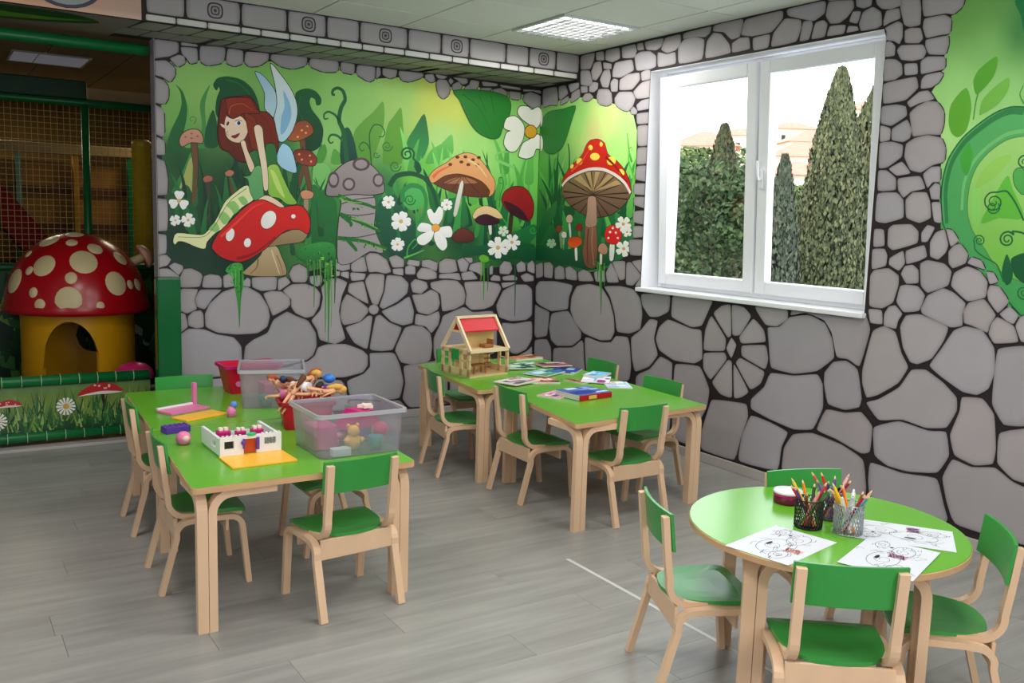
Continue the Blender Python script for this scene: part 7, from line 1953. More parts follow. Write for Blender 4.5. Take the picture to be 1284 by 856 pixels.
LEAF = paint_mat('foliage', .7, .2, .25, 1.5)
BARK = mat('bark', (84, 66, 50), .9, .2, noise_amt=.3, noise_scale=12)
def tree(name, label, px, py_top, dist, rad, shape, c1, c2, count, leaf, lit=None, base=GROUND, group=None, seed=1):
    rnd = random.Random(seed)
    top = ray_point(px, py_top, dist)
    hgt = top.z-base
    t = thing(name, label, 'tree', (top.x, top.y, base), 0, group)
    m = MB()
    ca, cb = lin(c1), lin(c2)
    lobes = [(rnd.uniform(0, 2*PI), rnd.uniform(.2, 1.), rnd.uniform(.3, .55)) for _ in range(44)]
    for k in range(count):
        if shape == 'cypress':
            h = rnd.random()**.8
            rr = rad*min(1, (1-h)*2.6+.02)**.62*(.94+.06*math.sin(h*9))*(.5+.5*min(1, h*4+.3))
            rr *= 1+.16*noise.noise(Vector((h*9, seed, 0)))
            a = rnd.uniform(0, 2*PI)
            rr *= (1+.14*noise.noise(Vector((math.cos(a)*2, math.sin(a)*2, h*10+seed))))*(.78+.26*rnd.random())
            p = Vector((rr*math.cos(a), rr*math.sin(a), h*hgt))
            out = Vector((math.cos(a), math.sin(a), .9))
        else:
            la, lh, lr = rnd.choice(lobes)
            u = Vector((rnd.gauss(0, 1), rnd.gauss(0, 1), rnd.gauss(0, 1))).normalized()
            q = rad*.6*(1-.55*max(0, lh-.5))
            p = Vector((q*math.cos(la), q*math.sin(la), hgt*(.10+.86*lh)))+u*rad*lr*(.85+.2*rnd.random())
            if p.z > hgt: p.z = hgt-rnd.random()*.5
            if p.z < .2: p.z = .2+rnd.random()
            out = u
        s = leaf*rnd.uniform(.6, 1.4)
        ax = (out+Vector((rnd.gauss(0, .5), rnd.gauss(0, .5), rnd.gauss(0, .5)))).normalized()
        e = ax.orthogonal().normalized()
        e.rotate(Matrix.Rotation(rnd.uniform(0, 2*PI), 3, ax))
        g = ax.cross(e)
        f = rnd.random()
        c = tuple(a*(1-f)+b*f for a, b in zip(ca, cb))
        if shape == 'cypress': e = (e*.4+Vector((0, 0, 1))).normalized(); g = ax.cross(e)
        m.add([p-g*s*.5, p+e*s*.9, p+g*s*.5, p-e*s*.6], [(0, 1, 2, 3)], c)
    # dense inner body so that the sky does not show through the middle
    o = m.build('foliage', LEAF, t, recalc=False)
    o['kind'] = 'stuff'
    if shape == 'cypress':
        MB().lathe([(rad*.4, hgt*.03), (rad*.5, hgt*.2), (rad*.45, hgt*.5), (rad*.26, hgt*.75), (.02, hgt*.9)], 10, lin(c1)).build('inner_foliage', LEAF, t)
        MB().tube([(0, 0, 0), (0, 0, hgt*.3)], [.16, .1], 8).build('trunk', BARK, t)
    else:
        MB().tube([(0, 0, 0), (.1, 0, hgt*.4)], [.2, .12], 8).build('trunk', BARK, t)
    return t
tree('cypress_tree', 'tall broad cypress filling the right window pane, its left flank sunlit yellow', 1056, 86, 19, .70, 'cypress', (46, 56, 40), (104, 106, 72), 26000, .062, seed=2)
tree('cypress_tree', 'cypress cut off by the right edge of the window', 1100, 112, 25, .95, 'cypress', (50, 58, 40), (96, 98, 66), 8000, .11, seed=3)
tree('cypress_tree', 'slim low cypress at the left side of the right window pane', 985, 196, 13, .37, 'cypress', (42, 52, 42), (84, 90, 72), 13000, .052, seed=4)
tree('cypress_tree', 'thin dark cypress tip rising above the bushes in the left window pane', 909, 157, 18.2, .56, 'cypress', (40, 52, 36), (88, 82, 54), 15000, .06, seed=5)
tree('bushy_tree', 'dense dark green tree under the cypress tip in the left window pane', 905, 208, 15.5, 1.1, 'bush', (34, 54, 34), (78, 94, 56), 26000, .062, seed=6)
tree('bushy_tree', 'green tree at the left edge of the left window pane', 866, 200, 23.5, 1.5, 'bush', (38, 56, 34), (84, 104, 58), 20000, .085, seed=7)
tree('bushy_tree', 'pale green tree behind the dark one in the left window pane', 897, 184, 27, 1.8, 'bush', (60, 80, 46), (120, 132, 80), 12000, .12, seed=8)
tree('bushy_tree', 'small green tree between the two cypresses in the right window pane', 1012, 232, 23, 1.2, 'bush', (50, 70, 38), (96, 114, 58), 18000, .08, seed=9)
tree('bushy_tree', 'round dark bush in the gap left of the broad cypress', 1003, 256, 27, .8, 'bush', (40, 56, 34), (80, 92, 52), 14000, .065, seed=10)

HW = mat('house_plaster', (226, 214, 196), .8, .2, noise_amt=.08)
RT = mat('red_roof_tile', (206, 128, 112), .8, .2, noise_amt=.2, noise_scale=3)
DG = mat('dark_window_glass', (50, 54, 60), .2, .5, noise_amt=.1)
def house(label, px, py, dist, w, d, h, rh, rz=.5):
    p = ray_point(px, py, dist)
    t = thing('house', label, 'house', (p.x, p.y, p.z-h-.0), rz)
    MB().box(-w/2, w/2, -d/2, d/2, -3, h).build('wall', HW, t)
    m = MB()
    o = .35
    m.add([(-w/2-o, -d/2-o, h), (w/2+o, -d/2-o, h), (w/2+o, d/2+o, h), (-w/2-o, d/2+o, h), (-w/2+d*.45, 0, h+rh), (w/2-d*.45, 0, h+rh)],
          [(0, 1, 5, 4), (1, 2, 5), (2, 3, 4, 5), (3, 0, 4), (0, 3, 2, 1)])
    m.build('roof', RT, t)
    for i in range(3):
        for j in range(2):
            x = -w*.32+i*w*.32
            f = MB().box(x-.25, x+.25, -d/2-.06, -d/2+.02, h*.22+j*h*.42, h*.22+j*h*.42+.6).build('window', DG, t)
    return t
house('cream house with a red hipped roof in the middle of the right window pane', 1012, 200, 60, 5.2, 4, 4.5, 1.0, -.6)
house('house with a pink-red roof behind and above the cream house', 1024, 182, 84, 6.5, 5, 4, 1.2, -.5)
house('house with an orange roof above the trees in the left window pane', 884, 186, 70, 4.4, 4, 2.2, 1.2, -.8)
house('pale house with a red roof at the left side of the right window pane', 977, 196, 98, 4.5, 4, 3, .9, -.7)
house('small low house in front of the cream house', 1006, 222, 45, 3.6, 3, 3, .7, -.6)
house('red-roofed house high on the slope between the two tall cypresses', 1086, 142, 118, 7, 6, 4, 1.3, -.5)
house('distant house high on the hill in the left window pane', 928, 172, 112, 5, 4.5, 4, 1, -.9)
house('distant house high on the hill in the right window pane', 992, 164, 130, 6, 5, 4, 1.1, -.5)

# ------------------------------------------------------------------ tables and chairs
TZ = .548
def arc(cx, cz, r, a0, a1, n=7):
    return [(cx+r*math.cos(math.radians(a0+(a1-a0)*i/n)), cz+r*math.sin(math.radians(a0+(a1-a0)*i/n))) for i in range(n+1)]
def bent_leg(top=.524, run=.25, th=.03, r=.07):
    """upright that bends over into a rail under the table top; path in (along, z)"""
    return [(th/2, 0), (th/2, top-th/2-r)]+arc(th/2+r, top-th/2-r, r, 180, 90)[1:]+[(run, top-th/2)]
def rounded_rect(x0, x1, y0, y1, r=.025, n=4):
    out = []
    for cx, cy, a in ((x1-r, y1-r, 0), (x0+r, y1-r, 90), (x0+r, y0+r, 180), (x1-r, y0+r, 270)):
        out += [(cx+r*math.cos(math.radians(a+90*i/n)), cy+r*math.sin(math.radians(a+90*i/n))) for i in range(n+1)]
    return out
def leg_pair(name, t, sx, sy, X, Y):
    """two bent strips side by side in a table corner at (X, Y); sx, sy point inwards"""
    m = MB()
    M = Matrix.Translation((X, Y, 0)) @ Matrix.Diagonal((sx, sy, 1, 1))
    m.strip(bent_leg(), .03, 0, .038, M=M, axis='x')                       # runs along y
    M2 = M @ Matrix.Translation((.040, 0, 0)) 
    m.strip(bent_leg(), .03, 0, .042, M=M2, axis='y')
    return m.build(name, WOOD, t)
def quad_table(corners, label, group=None):
    """a four-legged table; corners: near left, near right, far right, far left"""
    cx = sum(c[0] for c in corners)/4
    cy = sum(c[1] for c in corners)/4
    t = thing('square_table', label, 'table', (cx, cy, 0))
    Q = [Vector((c[0]-cx, c[1]-cy)) for c in corners]
    def outline(inset, r=.028, n=4):
        out = []
        for i in range(4):
            p, a, b = Q[i], Q[i-1], Q[(i+1) % 4]
            u, v = (a-p).normalized(), (b-p).normalized()
            p = p+(u+v)*inset
            s0, s1 = p+u*r, p+v*r
            for k in range(n+1):
                f = k/n
                out.append(tuple(s0*(1-f)**2+p*2*f*(1-f)+s1*f*f))
        return out
    MB().prism(outline(0), TZ-.024, TZ-.0015).build('tabletop', EDGE, t)
    MB().prism(outline(.002), TZ-.0015, TZ).build('laminate', GREEN_TOP, t)
    for i, (sx, sy) in enumerate(((1, 1), (-1, 1), (-1, -1), (1, -1))):
        u, v = (Q[i-1]-Q[i]).normalized(), (Q[(i+1) % 4]-Q[i]).normalized()
        p = Q[i]+(u+v)*.02
        leg_pair('leg', t, sx, sy, p.x, p.y)
    return t
quad_table(((-3.445, -3.003), (-2.580, -3.010), (-2.535, -2.046), (-3.385, -2.042)), 'square lime table in the left foreground carrying the white toy house')
quad_table(((-3.383, -2.036), (-2.535, -2.040), (-2.475, -1.105), (-3.333, -1.110)), 'square lime table behind the left foreground one, carrying the amber and pink boards')
quad_table(((-1.593, -2.747), (-.644, -2.661), (-.590, -1.752), (-1.435, -1.800)), 'square lime table in the middle of the room with a stack of books')
quad_table(((-1.578, -1.794), (-.585, -1.742), (-.530, -.79), (-1.475, -.815)), 'square lime table by the back wall carrying the wooden dollhouse')

RC = (-1.742, -4.31)
rt_ = thing('round_table', 'round lime table in the right foreground with drawings and pencil pots', 'table', (RC[0], RC[1], 0))
MB().lathe([(.430, TZ-.024), (.437, TZ-.021), (.437, TZ-.004), (.435, TZ-.0015)], 64, smooth=False).build('tabletop', EDGE, rt_)
MB().lathe([(.435, TZ-.0015), (.434, TZ)], 64, smooth=False).build('laminate', GREEN_TOP, rt_)
for a in ROUND_LEGS:
    m = MB()
    a = math.radians(a)
    M = Matrix.Rotation(a, 4, 'Z') @ Matrix.Translation((.405, 0, 0)) @ Matrix.Rotation(math.radians(135), 4, 'Z')
    m.strip(bent_leg(run=.22), .03, 0, .040, M=M, axis='x')
    m.strip(bent_leg(run=.22), .03, 0, .040, M=M @ Matrix.Translation((.042, 0, 0)), axis='y')
    m.build('leg', WOOD, rt_)

def make_chair():
    t = thing('child_chair', 'chair', 'chair')
    SEAT = .318
    # curved back panel
    m = MB()
    vs = []
    n = 14
    for z in (.482, .606):
        for i in range(n+1):
            x = -.153+.306*i/n
            y = -.134-.018*(1-(x/.153)**2)-(z-.482)*.12
            vs.append((x, y, z)); vs.append((x, y+.010, z))
    fs = []
    q = 2*(n+1)
    for i in range(n):
        a = 2*i
        fs += [(a, a+2, q+a+2, q+a), (a+1, q+a+1, q+a+3, a+3), (a, a+1, a+3, a+2), (q+a, q+a+2, q+a+3, q+a+1)]
    fs += [(0, q, q+1, 1), (2*n, 2*n+1, q+2*n+1, q+2*n)]
    m.add(vs, fs)
    m.build('backrest', GREEN_CHAIR, t)
    # seat: rounded back edge between the posts, wider towards the rolled front
    m = MB()
    poly = [(-.119, -.085), (-.08, -.112), (0, -.124), (.08, -.112), (.119, -.085), (.150, -.02), (.160, .10), (.156, .162), (.09, .172), (0, .174), (-.09, .172), (-.156, .162), (-.160, .10), (-.150, -.02)]
    poly = smooth_closed(poly, 1)
    def sz(x, y):
        return SEAT-.012*(1-(x/.16)**2)*max(0, 1-((y+.01)/.14)**2)-.35*max(0, y-.13)
    k = len(poly)
    vs = []
    for s in (1., .7, .35):
        vs += [(x*s, y*s, sz(x*s, y*s)) for x, y in poly]
    vs.append((0, 0, sz(0, 0)))
    nb = len(vs)
    vs += [(x, y, sz(x, y)-.012) for x, y in poly]
    fs = []
    for r in range(2):
        for i in range(k):
            j = (i+1) % k
            fs.append((r*k+i, r*k+j, (r+1)*k+j, (r+1)*k+i))
    for i in range(k):
        j = (i+1) % k
        fs.append((2*k+i, 2*k+j, 3*k))
        fs.append((i, nb+i, nb+j, j))
    fs.append(tuple(nb+i for i in range(k)))
    m.add(vs, fs, smooth=False)
    m.build('seat', GREEN_CHAIR, t)
    for sx in (-1, 1):
        x0, x1 = sorted((sx*.121, sx*.149))
        path = [(-.160, .594), (-.146, .46), (-.136, .385)]+arc(-.066, .372, .070, 172, 264, 7)[1:]+[(-.02, .300), (.150, .294)]
        MB().strip(path, .021, x0, x1).build('back_post', WOOD, t)
        x0, x1 = sorted((sx*.151, sx*.180))
        path = [(-.171, 0), (-.110, .225)]+arc(-.062, .237, .050, 164, 95, 5)+[(-.02, .290), (.085, .288)]+arc(.096, .236, .051, 88, 14, 6)+[(.151, .20), (.171, 0)]
        MB().strip(path, .021, x0, x1).build('leg_frame', WOOD, t)
    MB().box(-.151, .151, -.118, -.106, .222, .300, bev=.003).build('rear_rail', WOOD, t)
    MB().box(-.151, .151, .085, .097, .222, .290, bev=.003).build('front_rail', WOOD, t)
    return t
chair0 = make_chair()
first = True
for x, y, rz, label in CHAIRS:
    if first:
        chair0.location = (x, y, 0); chair0.rotation_euler = (0, 0, math.radians(rz)); chair0['label'] = label
        chair0['group'] = 'green and birch chairs for children'
        first = False
    else:
        dup(chair0, (x, y, 0), math.radians(rz), label, 'green and birch chairs for children')

# ------------------------------------------------------------------ soft play area behind the opening on the left
FRAME_GREEN = mat('green_tube_foam', (10, 104, 52), .35, .5, noise_amt=.12, noise_scale=9)
NETM = mat('net_cord', (176, 160, 112), .8, .2, noise_amt=.15, noise_scale=20)
TIE = mat('pale_lacing', (170, 200, 150), .6, .3, noise_amt=.05)
RED_CAP = mat('red_glossy_shell', (172, 14, 26), .25, .55, noise_amt=.10, noise_scale=4)
CREAM = mat('cream_spot_paint', (214, 196, 150), .4, .4, noise_amt=.06)
YELLOW_SHELL = mat('yellow_shell', (206, 150, 12), .4, .45, noise_amt=.10, noise_scale=4)

tag(MB().tube([(WX0+.02, .06, 2.497), (-2.955, .06, 2.497)], .034, 14).build('padded_tube', FRAME_GREEN), 'green padded tube across the top of the play area opening', 'tube')
p = thing('padded_post', 'dark green padded vinyl post at the left end of the stone wall', 'post', (-2.886, -.062, 0))
MB().box(-.074, .074, -.05, .05, 0, 1.085, bev=.014).build('padding', GREEN_VINYL, p)
m = MB()
for k in range(9):
    m.box(.0745, .0775, -.006, .006, .42+.07*k, .435+.07*k)
m.build('lacing', TIE, p)

# printed panel on the floor, held between two laced tubes
pn = thing('printed_panel', 'low play area panel printed with grass, daisy and toadstools', 'panel', (0, .13, 0))
MB().tube([(WX0+.02, 0, .428), (-2.97, 0, .428)], .034, 12).build('top_tube', FRAME_GREEN, pn)
MB().tube([(WX0+.02, 0, .075), (-2.97, 0, .075)], .030, 12).build('bottom_tube', FRAME_GREEN, pn)
m = MB()
X0, X1 = -4.9, -2.965
vs, cs = [], []
n = 40
grad = ((.09, (8, 44, 26)), (.16, (34, 92, 40)), (.27, (120, 146, 62)), (.34, (100, 130, 60)), (.41, (96, 128, 84)))
for i in range(n+1):
    for z, c in grad:
        j = rs.uniform(.85, 1.15)
        vs.append((X0+(X1-X0)*i/n, 0, z)); cs.append(tuple(v*j for v in lin(c)))
m.add(vs, [(5*i+k, 5*i+5+k, 5*i+6+k, 5*i+1+k) for i in range(n) for k in range(4)], cs)
for k in range(620):
    x = rs.uniform(X0, X1); z = rs.uniform(.10, .24); h = rs.uniform(.06, .17); w_ = rs.uniform(.003, .009); d_ = rs.uniform(-.05, .05)
    c = lin(rs.choice(((120, 150, 66), (50, 112, 50), (30, 90, 44), (150, 170, 96), (80, 136, 62), (20, 66, 40), (36, 100, 60), (14, 54, 36))))
    o_ = -.0008-.000004*k
    m.add([(x-w_, o_, z), (x+w_, o_, z), (x+d_, o_, min(.405, z+h))], [(0, 1, 2)], c)
sheet = m.build('print', PRINT, pn, recalc=False)
def flat(m, pts, off, c, c2=None):
    m.add([(x, -off, z) for x, z in pts], [tuple(range(len(pts)))], lin(c))
def ell(cx, cz, rx, rz, n=16, a0=0, a1=360):
    return [(cx+rx*math.cos(math.radians(a0+(a1-a0)*i/n)), cz+rz*math.sin(math.radians(a0+(a1-a0)*i/n))) for i in range(n+(0 if a1-a0 == 360 else 1))]
for cx, cz, s in ((-3.27, .335, 1.), (-3.80, .285, .6), (-4.5, .31, .9)):
    m = MB()
    flat(m, spline([(cx, cz), (cx+.018*s, cz), (cx+.025*s, cz-.07*s), (cx+.012*s, cz-.075*s)], True, 3), .0030, (44, 22, 18))
    flat(m, spline([(cx-.135*s, cz-.02*s), (cx-.09*s, cz+.03*s), (cx, cz+.062*s), (cx+.08*s, cz+.045*s), (cx+.135*s, cz-.005*s), (cx, cz+.0*s)], True, 3), .0034, (178, 30, 34))
    flat(m, spline([(cx-.135*s, cz-.022*s), (cx-.06*s, cz-.005*s), (cx+.02*s, cz+.004*s), (cx+.135*s, cz-.008*s), (cx+.06*s, cz-.016*s), (cx-.04*s, cz-.016*s)], True, 3), .0038, (226, 216, 214))
    for q in range(6):
        flat(m, ell(cx+rs.uniform(-.07, .08)*s, cz+rs.uniform(.01, .045)*s, .008*s, .006*s, 8), .0042, (230, 200, 196))
    m.build('printed_toadstool', PRINT, sheet, recalc=False)
for cx, cz in ((-3.475, .255), (-3.86, .19)):
    m = MB()
    for k in range(14):
        a = k*2*PI/14
        flat(m, [(cx+.018*math.cos(a-.2), cz+.018*math.sin(a-.2)), (cx+.055*math.cos(a-.17), cz+.055*math.sin(a-.17)), (cx+.058*math.cos(a+.1), cz+.058*math.sin(a+.1)), (cx+.018*math.cos(a+.2), cz+.018*math.sin(a+.2))], .0030+.00002*k, (232, 232, 224))
    flat(m, ell(cx, cz, .018, .018), .0036, (200, 160, 70))
    m.build('printed_daisy', PRINT, sheet, recalc=False)
for k in range(17):
    x = -4.8+.108*k
    MB().tube([(x+.0365*0, .0365*math.cos(a*PI/5), .428+.0365*math.sin(a*PI/5)) for a in range(10)], .0025, 5, closed=True).build('lacing', TIE, pn)
for k in range(17):
    x = -4.78+.108*k
    MB().tube([(x, .0325*math.cos(a*PI/5), .075+.0325*math.sin(a*PI/5)) for a in range(10)], .0025, 5, closed=True).build('lacing', TIE, pn)

# toadstool house
HX, HY = -3.27, 1.05
th_ = thing('toadstool_house', 'plastic play house shaped like a red toadstool with cream spots on a yellow stem', 'play house', (HX, HY, 0))
m = MB()
NA = 96
def holes(a):
    """openings of the wall at angle a: the arched door in front, a round window at the back"""
    out = []
    d = (a-math.radians(-106)+PI) % (2*PI)-PI
    s = d/math.radians(29)
    if abs(s) < 1: out.append((-1, .40+.33*math.sqrt(1-s*s)))
    d = (a-math.radians(66)+PI) % (2*PI)-PI
    s = d/math.radians(20)
    if abs(s) < 1: out.append((.55-.13*math.sqrt(1-s*s), .55+.13*math.sqrt(1-s*s)))
    return out
def rad(z, r): return r+.03*(1-min(1, z/.35))**2
for r, flip in ((.375, 0), (.345, 1)):
    for i in range(NA):
        a0, a1 = 2*PI*i/NA, 2*PI*(i+1)/NA
        h0, h1 = holes(a0), holes(a1)
        segs = []
        hh = holes((a0+a1)/2)
        if not hh: segs = [((0, 0), (.82, .82))]
        else:
            def lim(h, k, alt): return h[0][k] if h else alt
            mid = sum(hh[0])/2 if hh[0][0] > 0 else .40
            hi = (lim(h0, 1, mid), lim(h1, 1, mid))
            segs.append((hi, (.82, .82)))
            if hh[0][0] > 0: segs.append(((0, 0), (lim(h0, 0, mid), lim(h1, 0, mid))))
        for lo, hi in segs:
            zs0 = [lo[0]+(hi[0]-lo[0])*k/4 for k in range(5)]; zs1 = [lo[1]+(hi[1]-lo[1])*k/4 for k in range(5)]
            for k in range(4):
                q = [(a0, zs0[k]), (a1, zs1[k]), (a1, zs1[k+1]), (a0, zs0[k+1])]
                m.add([(rad(z, r)*math.cos(a), rad(z, r)*math.sin(a), z) for a, z in q], [(0, 1, 2, 3)], smooth=False)
        for h in (hh or []):
            for k in (0, 1):
                if h[k] < 0: continue
                z0_ = lim(h0, k, .40 if h[0] < 0 else .55); z1_ = lim(h1, k, .40 if h[0] < 0 else .55)
                m.add([(.375*math.cos(a0), .375*math.sin(a0), z0_), (.375*math.cos(a1), .375*math.sin(a1), z1_), (.345*math.cos(a1), .345*math.sin(a1), z1_), (.345*math.cos(a0), .345*math.sin(a0), z0_)], [(0, 1, 2, 3)])
for d in (-29, 29):
    a = math.radians(-106+d)
    m.add([(rad(z, r)*math.cos(a), rad(z, r)*math.sin(a), z) for r, z in ((.375, 0), (.375, .40), (.345, .40), (.345, 0))], [(0, 1, 2, 3)])
m.build('stem', YELLOW_SHELL, th_)
CR, CH, CZ = .475, .53, .80
prof = [(.30, .80), (.40, .775), (.478, .775), (.492, .80), (.478, .84)]
for k in range(1, 15):
    t_ = (k+1)/16*PI/2
    prof.append((CR*math.cos(t_), CZ+CH*math.sin(t_)))
prof.append((.0001, CZ+CH))
cap = MB().lathe(prof, 48).build('cap', RED_CAP, th_)
for dx, dy, dz, r in SPOTS:
    c0 = Vector((dx, dy, dz)).normalized()
    e1 = c0.orthogonal().normalized(); e2 = c0.cross(e1)
    m = MB()
    ring = []
    ri = []
    for k in range(18):
        a = 2*PI*k/18
        for lst, s_, lift in ((ring, 1., 1.002), (ri, .8, 1.012)):
            q = (c0+(e1*math.cos(a)+e2*math.sin(a))*r/.5*s_).normalized()
            lst.append((q.x*CR*lift, q.y*CR*lift, CZ+q.z*CH*lift))
    m.add(ring+ri+[(c0.x*CR*1.015, c0.y*CR*1.015, CZ+c0.z*CH*1.015)], [(k, (k+1) % 18, 18+(k+1) % 18, 18+k) for k in range(18)]+[(18+k, 18+(k+1) % 18, 36) for k in range(18)], smooth=True)
    m.build('cream_spot', CREAM, cap)
M_ = Matrix.Translation((.33, -.02, 1.10)) @ Matrix.Rotation(math.radians(62), 4, 'Y')
ch = MB().lathe([(.04, 0), (.032, .08), (.03, .14)], 14, M=M_).build('chimney_stem', CREAM, th_)
MB().lathe([(.02, .13), (.085, .125), (.095, .135), (.08, .165), (.045, .19), (.001, .197)], 20, M=M_).build('chimney_cap', mat('pink_cream_shell', (226, 170, 140), .4, .4, noise_amt=.1, noise_scale=6), ch)
# pink toadstool stool in front of the house
st_ = thing('toadstool_stool', 'small pink toadstool stool in front of the yellow house, right of its door', 'stool', (-2.995, .52, 0))
MB().lathe([(.07, 0), (.055, .1), (.06, .34)], 16).build('stem', CREAM, st_)
MB().lathe([(.05, .345), (.125, .345), (.135, .36), (.12, .405), (.08, .44), (.03, .455), (.001, .457)], 24).build('cap', mat('pink_shell', (226, 40, 120), .3, .5, noise_amt=.06), st_)

# net frame
nf = thing('climbing_net_frame', 'green tube frame with a fine net behind the toadstool house', 'net', (0, 2.0, 0))
MB().tube([(-5.6, 0, 2.34), (-.62, 0, 2.34)], .032, 12).build('top_rail', FRAME_GREEN, nf)
MB().box(-5.6, -3.05, -.1, -.035, 2.36, 2.50, bev=.01).build('top_padding', mat('dark_green_padding', (4, 52, 26), .5, .4, noise_amt=.1), nf)
for x in (-4.15, -3.055, -1.6):
    MB().tube([(x, 0, 0), (x, 0, 2.33)], .030, 12).build('post', FRAME_GREEN, nf)
MB().tube([(-5.6, 0, 1.03), (-.62, 0, 1.03)], .03, 12).build('middle_rail', FRAME_GREEN, nf)
m = MB()
for k in range(int(3.4/.046)):
    x = -4.5+k*.046
    m.box(x-.0017, x+.0017, .0, .0034, 1.05, 2.32)
for k in range(int(1.27/.046)):
    z = 1.06+k*.046
    m.box(-4.5, -1.1, .0034, .0068, z-.0017, z+.0017)
o = m.build('net', NETM, nf); o['kind'] = 'stuff'
m = MB()
vs, cs = [], []
m.add([(-5.6, .004, .02), (-.62, .004, .02), (-.62, .004, 1.0), (-5.6, .004, 1.0)], [(0, 1, 2, 3)], [lin((6, 40, 20)), lin((6, 40, 20)), lin((40, 92, 54)), lin((40, 92, 54))])
for k in range(260):
    x, z = rs.uniform(-4.6, -1.6), rs.uniform(.1, .9)
    a = rs.uniform(-.9, .9); l = rs.uniform(.08, .22); w_ = l*.28
    c = lin(rs.choice(((40, 110, 50), (90, 150, 60), (20, 80, 40), (130, 170, 70), (16, 60, 40), (150, 170, 150), (60, 130, 70))))
    u_ = (math.sin(a), math.cos(a)); v_ = (u_[1], -u_[0])
    o_ = -.001-.00001*k
    m.add([(x, o_, z), (x+u_[0]*l*.4+v_[0]*w_, o_, min(.99, z+u_[1]*l*.4+v_[1]*w_)), (x+u_[0]*l, o_, min(.995, z+u_[1]*l)), (x+u_[0]*l*.4-v_[0]*w_, o_, min(.99, z+u_[1]*l*.4-v_[1]*w_))], [(0, 1, 2, 3)], c)
m.build('jungle_print', PRINT, nf, recalc=False)
yc = thing('padded_column', 'yellow padded column behind the net beside the stone wall', 'column', (-2.585, 2.25, 0))
m = MB()
pr = [(.07, 0)]
for k in range(40):
    pr += [(.085, .01+k*.052), (.078, .055+k*.052)]
m.lathe(pr+[(.05, 2.10)], 18)
m.build('padding', mat('yellow_padding', (206, 176, 16), .4, .4, noise_amt=.1, noise_scale=9), yc)
sl = thing('play_slide', 'dark red slide behind the net above the toadstool house', 'slide', (0, 2.75, 0))
m = MB()
a, b = Vector((-4.25, 0, 2.15)), Vector((-3.15, 0, .75))
d_ = (b-a).normalized()
M_ = Matrix.Translation(a) @ d_.to_track_quat('X', 'Z').to_matrix().to_4x4()
L_ = (b-a).length
m.box(0, L_, -.28, .28, -.015, .015, M=M_)
m.build('chute', mat('dark_red_plastic', (112, 8, 18), .65, .15, noise_amt=.1), sl)
for y in (-.28, .28):
    MB().box(0, L_, y-.02, y+.02, -.02, .20, bev=.01, M=M_).build('side_rail', mat('dark_red_plastic', (120, 14, 26)), sl)
MB().box(-4.35, -4.15, -.3, .3, 0, 2.14).build('support', FRAME_GREEN, sl)
pf = thing('play_platform', 'wooden play platform with rails far behind the net', 'platform', (0, 3.9, 0))
PW = mat('ochre_play_board', (150, 104, 40), .6, .3, noise_amt=.35, noise_scale=3, stretch=(4, 1, .6))
MB().box(-5.2, -.7, -.03, .03, 0, 1.95).build('board', PW, pf)
MB().box(-5.2, -.7, -.12, -.04, 2.02, 2.12, bev=.01).build('upper_rail', mat('tan_padding', (150, 128, 84), .6, .3, noise_amt=.2), pf)
for k in range(9):
    x = -4.9+.5*k
    MB().box(x-.025, x+.025, -.11, -.03, 0, 2.02).build('upright', FRAME_GREEN if k % 2 else mat('ochre_upright', (170, 126, 30), .6, .3, noise_amt=.3, noise_scale=6), pf)
for k in range(4):
    MB().box(-5.2, -.7, -.05, -.03, .55+.36*k, .63+.36*k).build('cross_board', mat('brown_board', (90, 52, 24), .6, .3, noise_amt=.3, noise_scale=5), pf)
ceiling_lamp(-.58-.6*5+.35, 2.68, 'unlit flat ceiling panel above the net at the upper left', on=False)
ceiling_lamp(-.58-.6*5-.05, 4.6, 'lit ceiling light deep in the play area', power=26, tint=(1, .86, .62))
ceiling_lamp(-.58-.6*2, 3.4, 'lit ceiling light behind the mural wall in the play area', power=16, tint=(1, .86, .62))  # extra lamp added out of view to brighten the play area

# ------------------------------------------------------------------ toys on the left tables
def T(x, y, z=0, rz=0, rx=0, ry=0):
    return Matrix.Translation((x, y, z)) @ Matrix.Rotation(math.radians(rz), 4, 'Z') @ Matrix.Rotation(math.radians(ry), 4, 'Y') @ Matrix.Rotation(math.radians(rx), 4, 'X')
def plastic(name, c, rough=.35):
    return mat(name, c, rough, .5, noise_amt=.04, noise_scale=10)
WHITE_T = plastic('white_brick_plastic', (234, 234, 238), .3)
PINK = plastic('pink_plastic', (226, 120, 170))
MAG = plastic('magenta_plastic', (190, 20, 110))
ORANGE_Y = plastic('amber_plastic', (246, 186, 60))
TEAL = plastic('teal_plastic', (20, 130, 120))
PURPLE = plastic('violet_plastic', (92, 56, 160))
SKIN = plastic('doll_skin', (226, 170, 130), .45)
BROWN = plastic('brown_hair', (96, 50, 26), .7)
BLACK = mat('black_plastic', (20, 20, 24), .35, .5, noise_amt=.1)

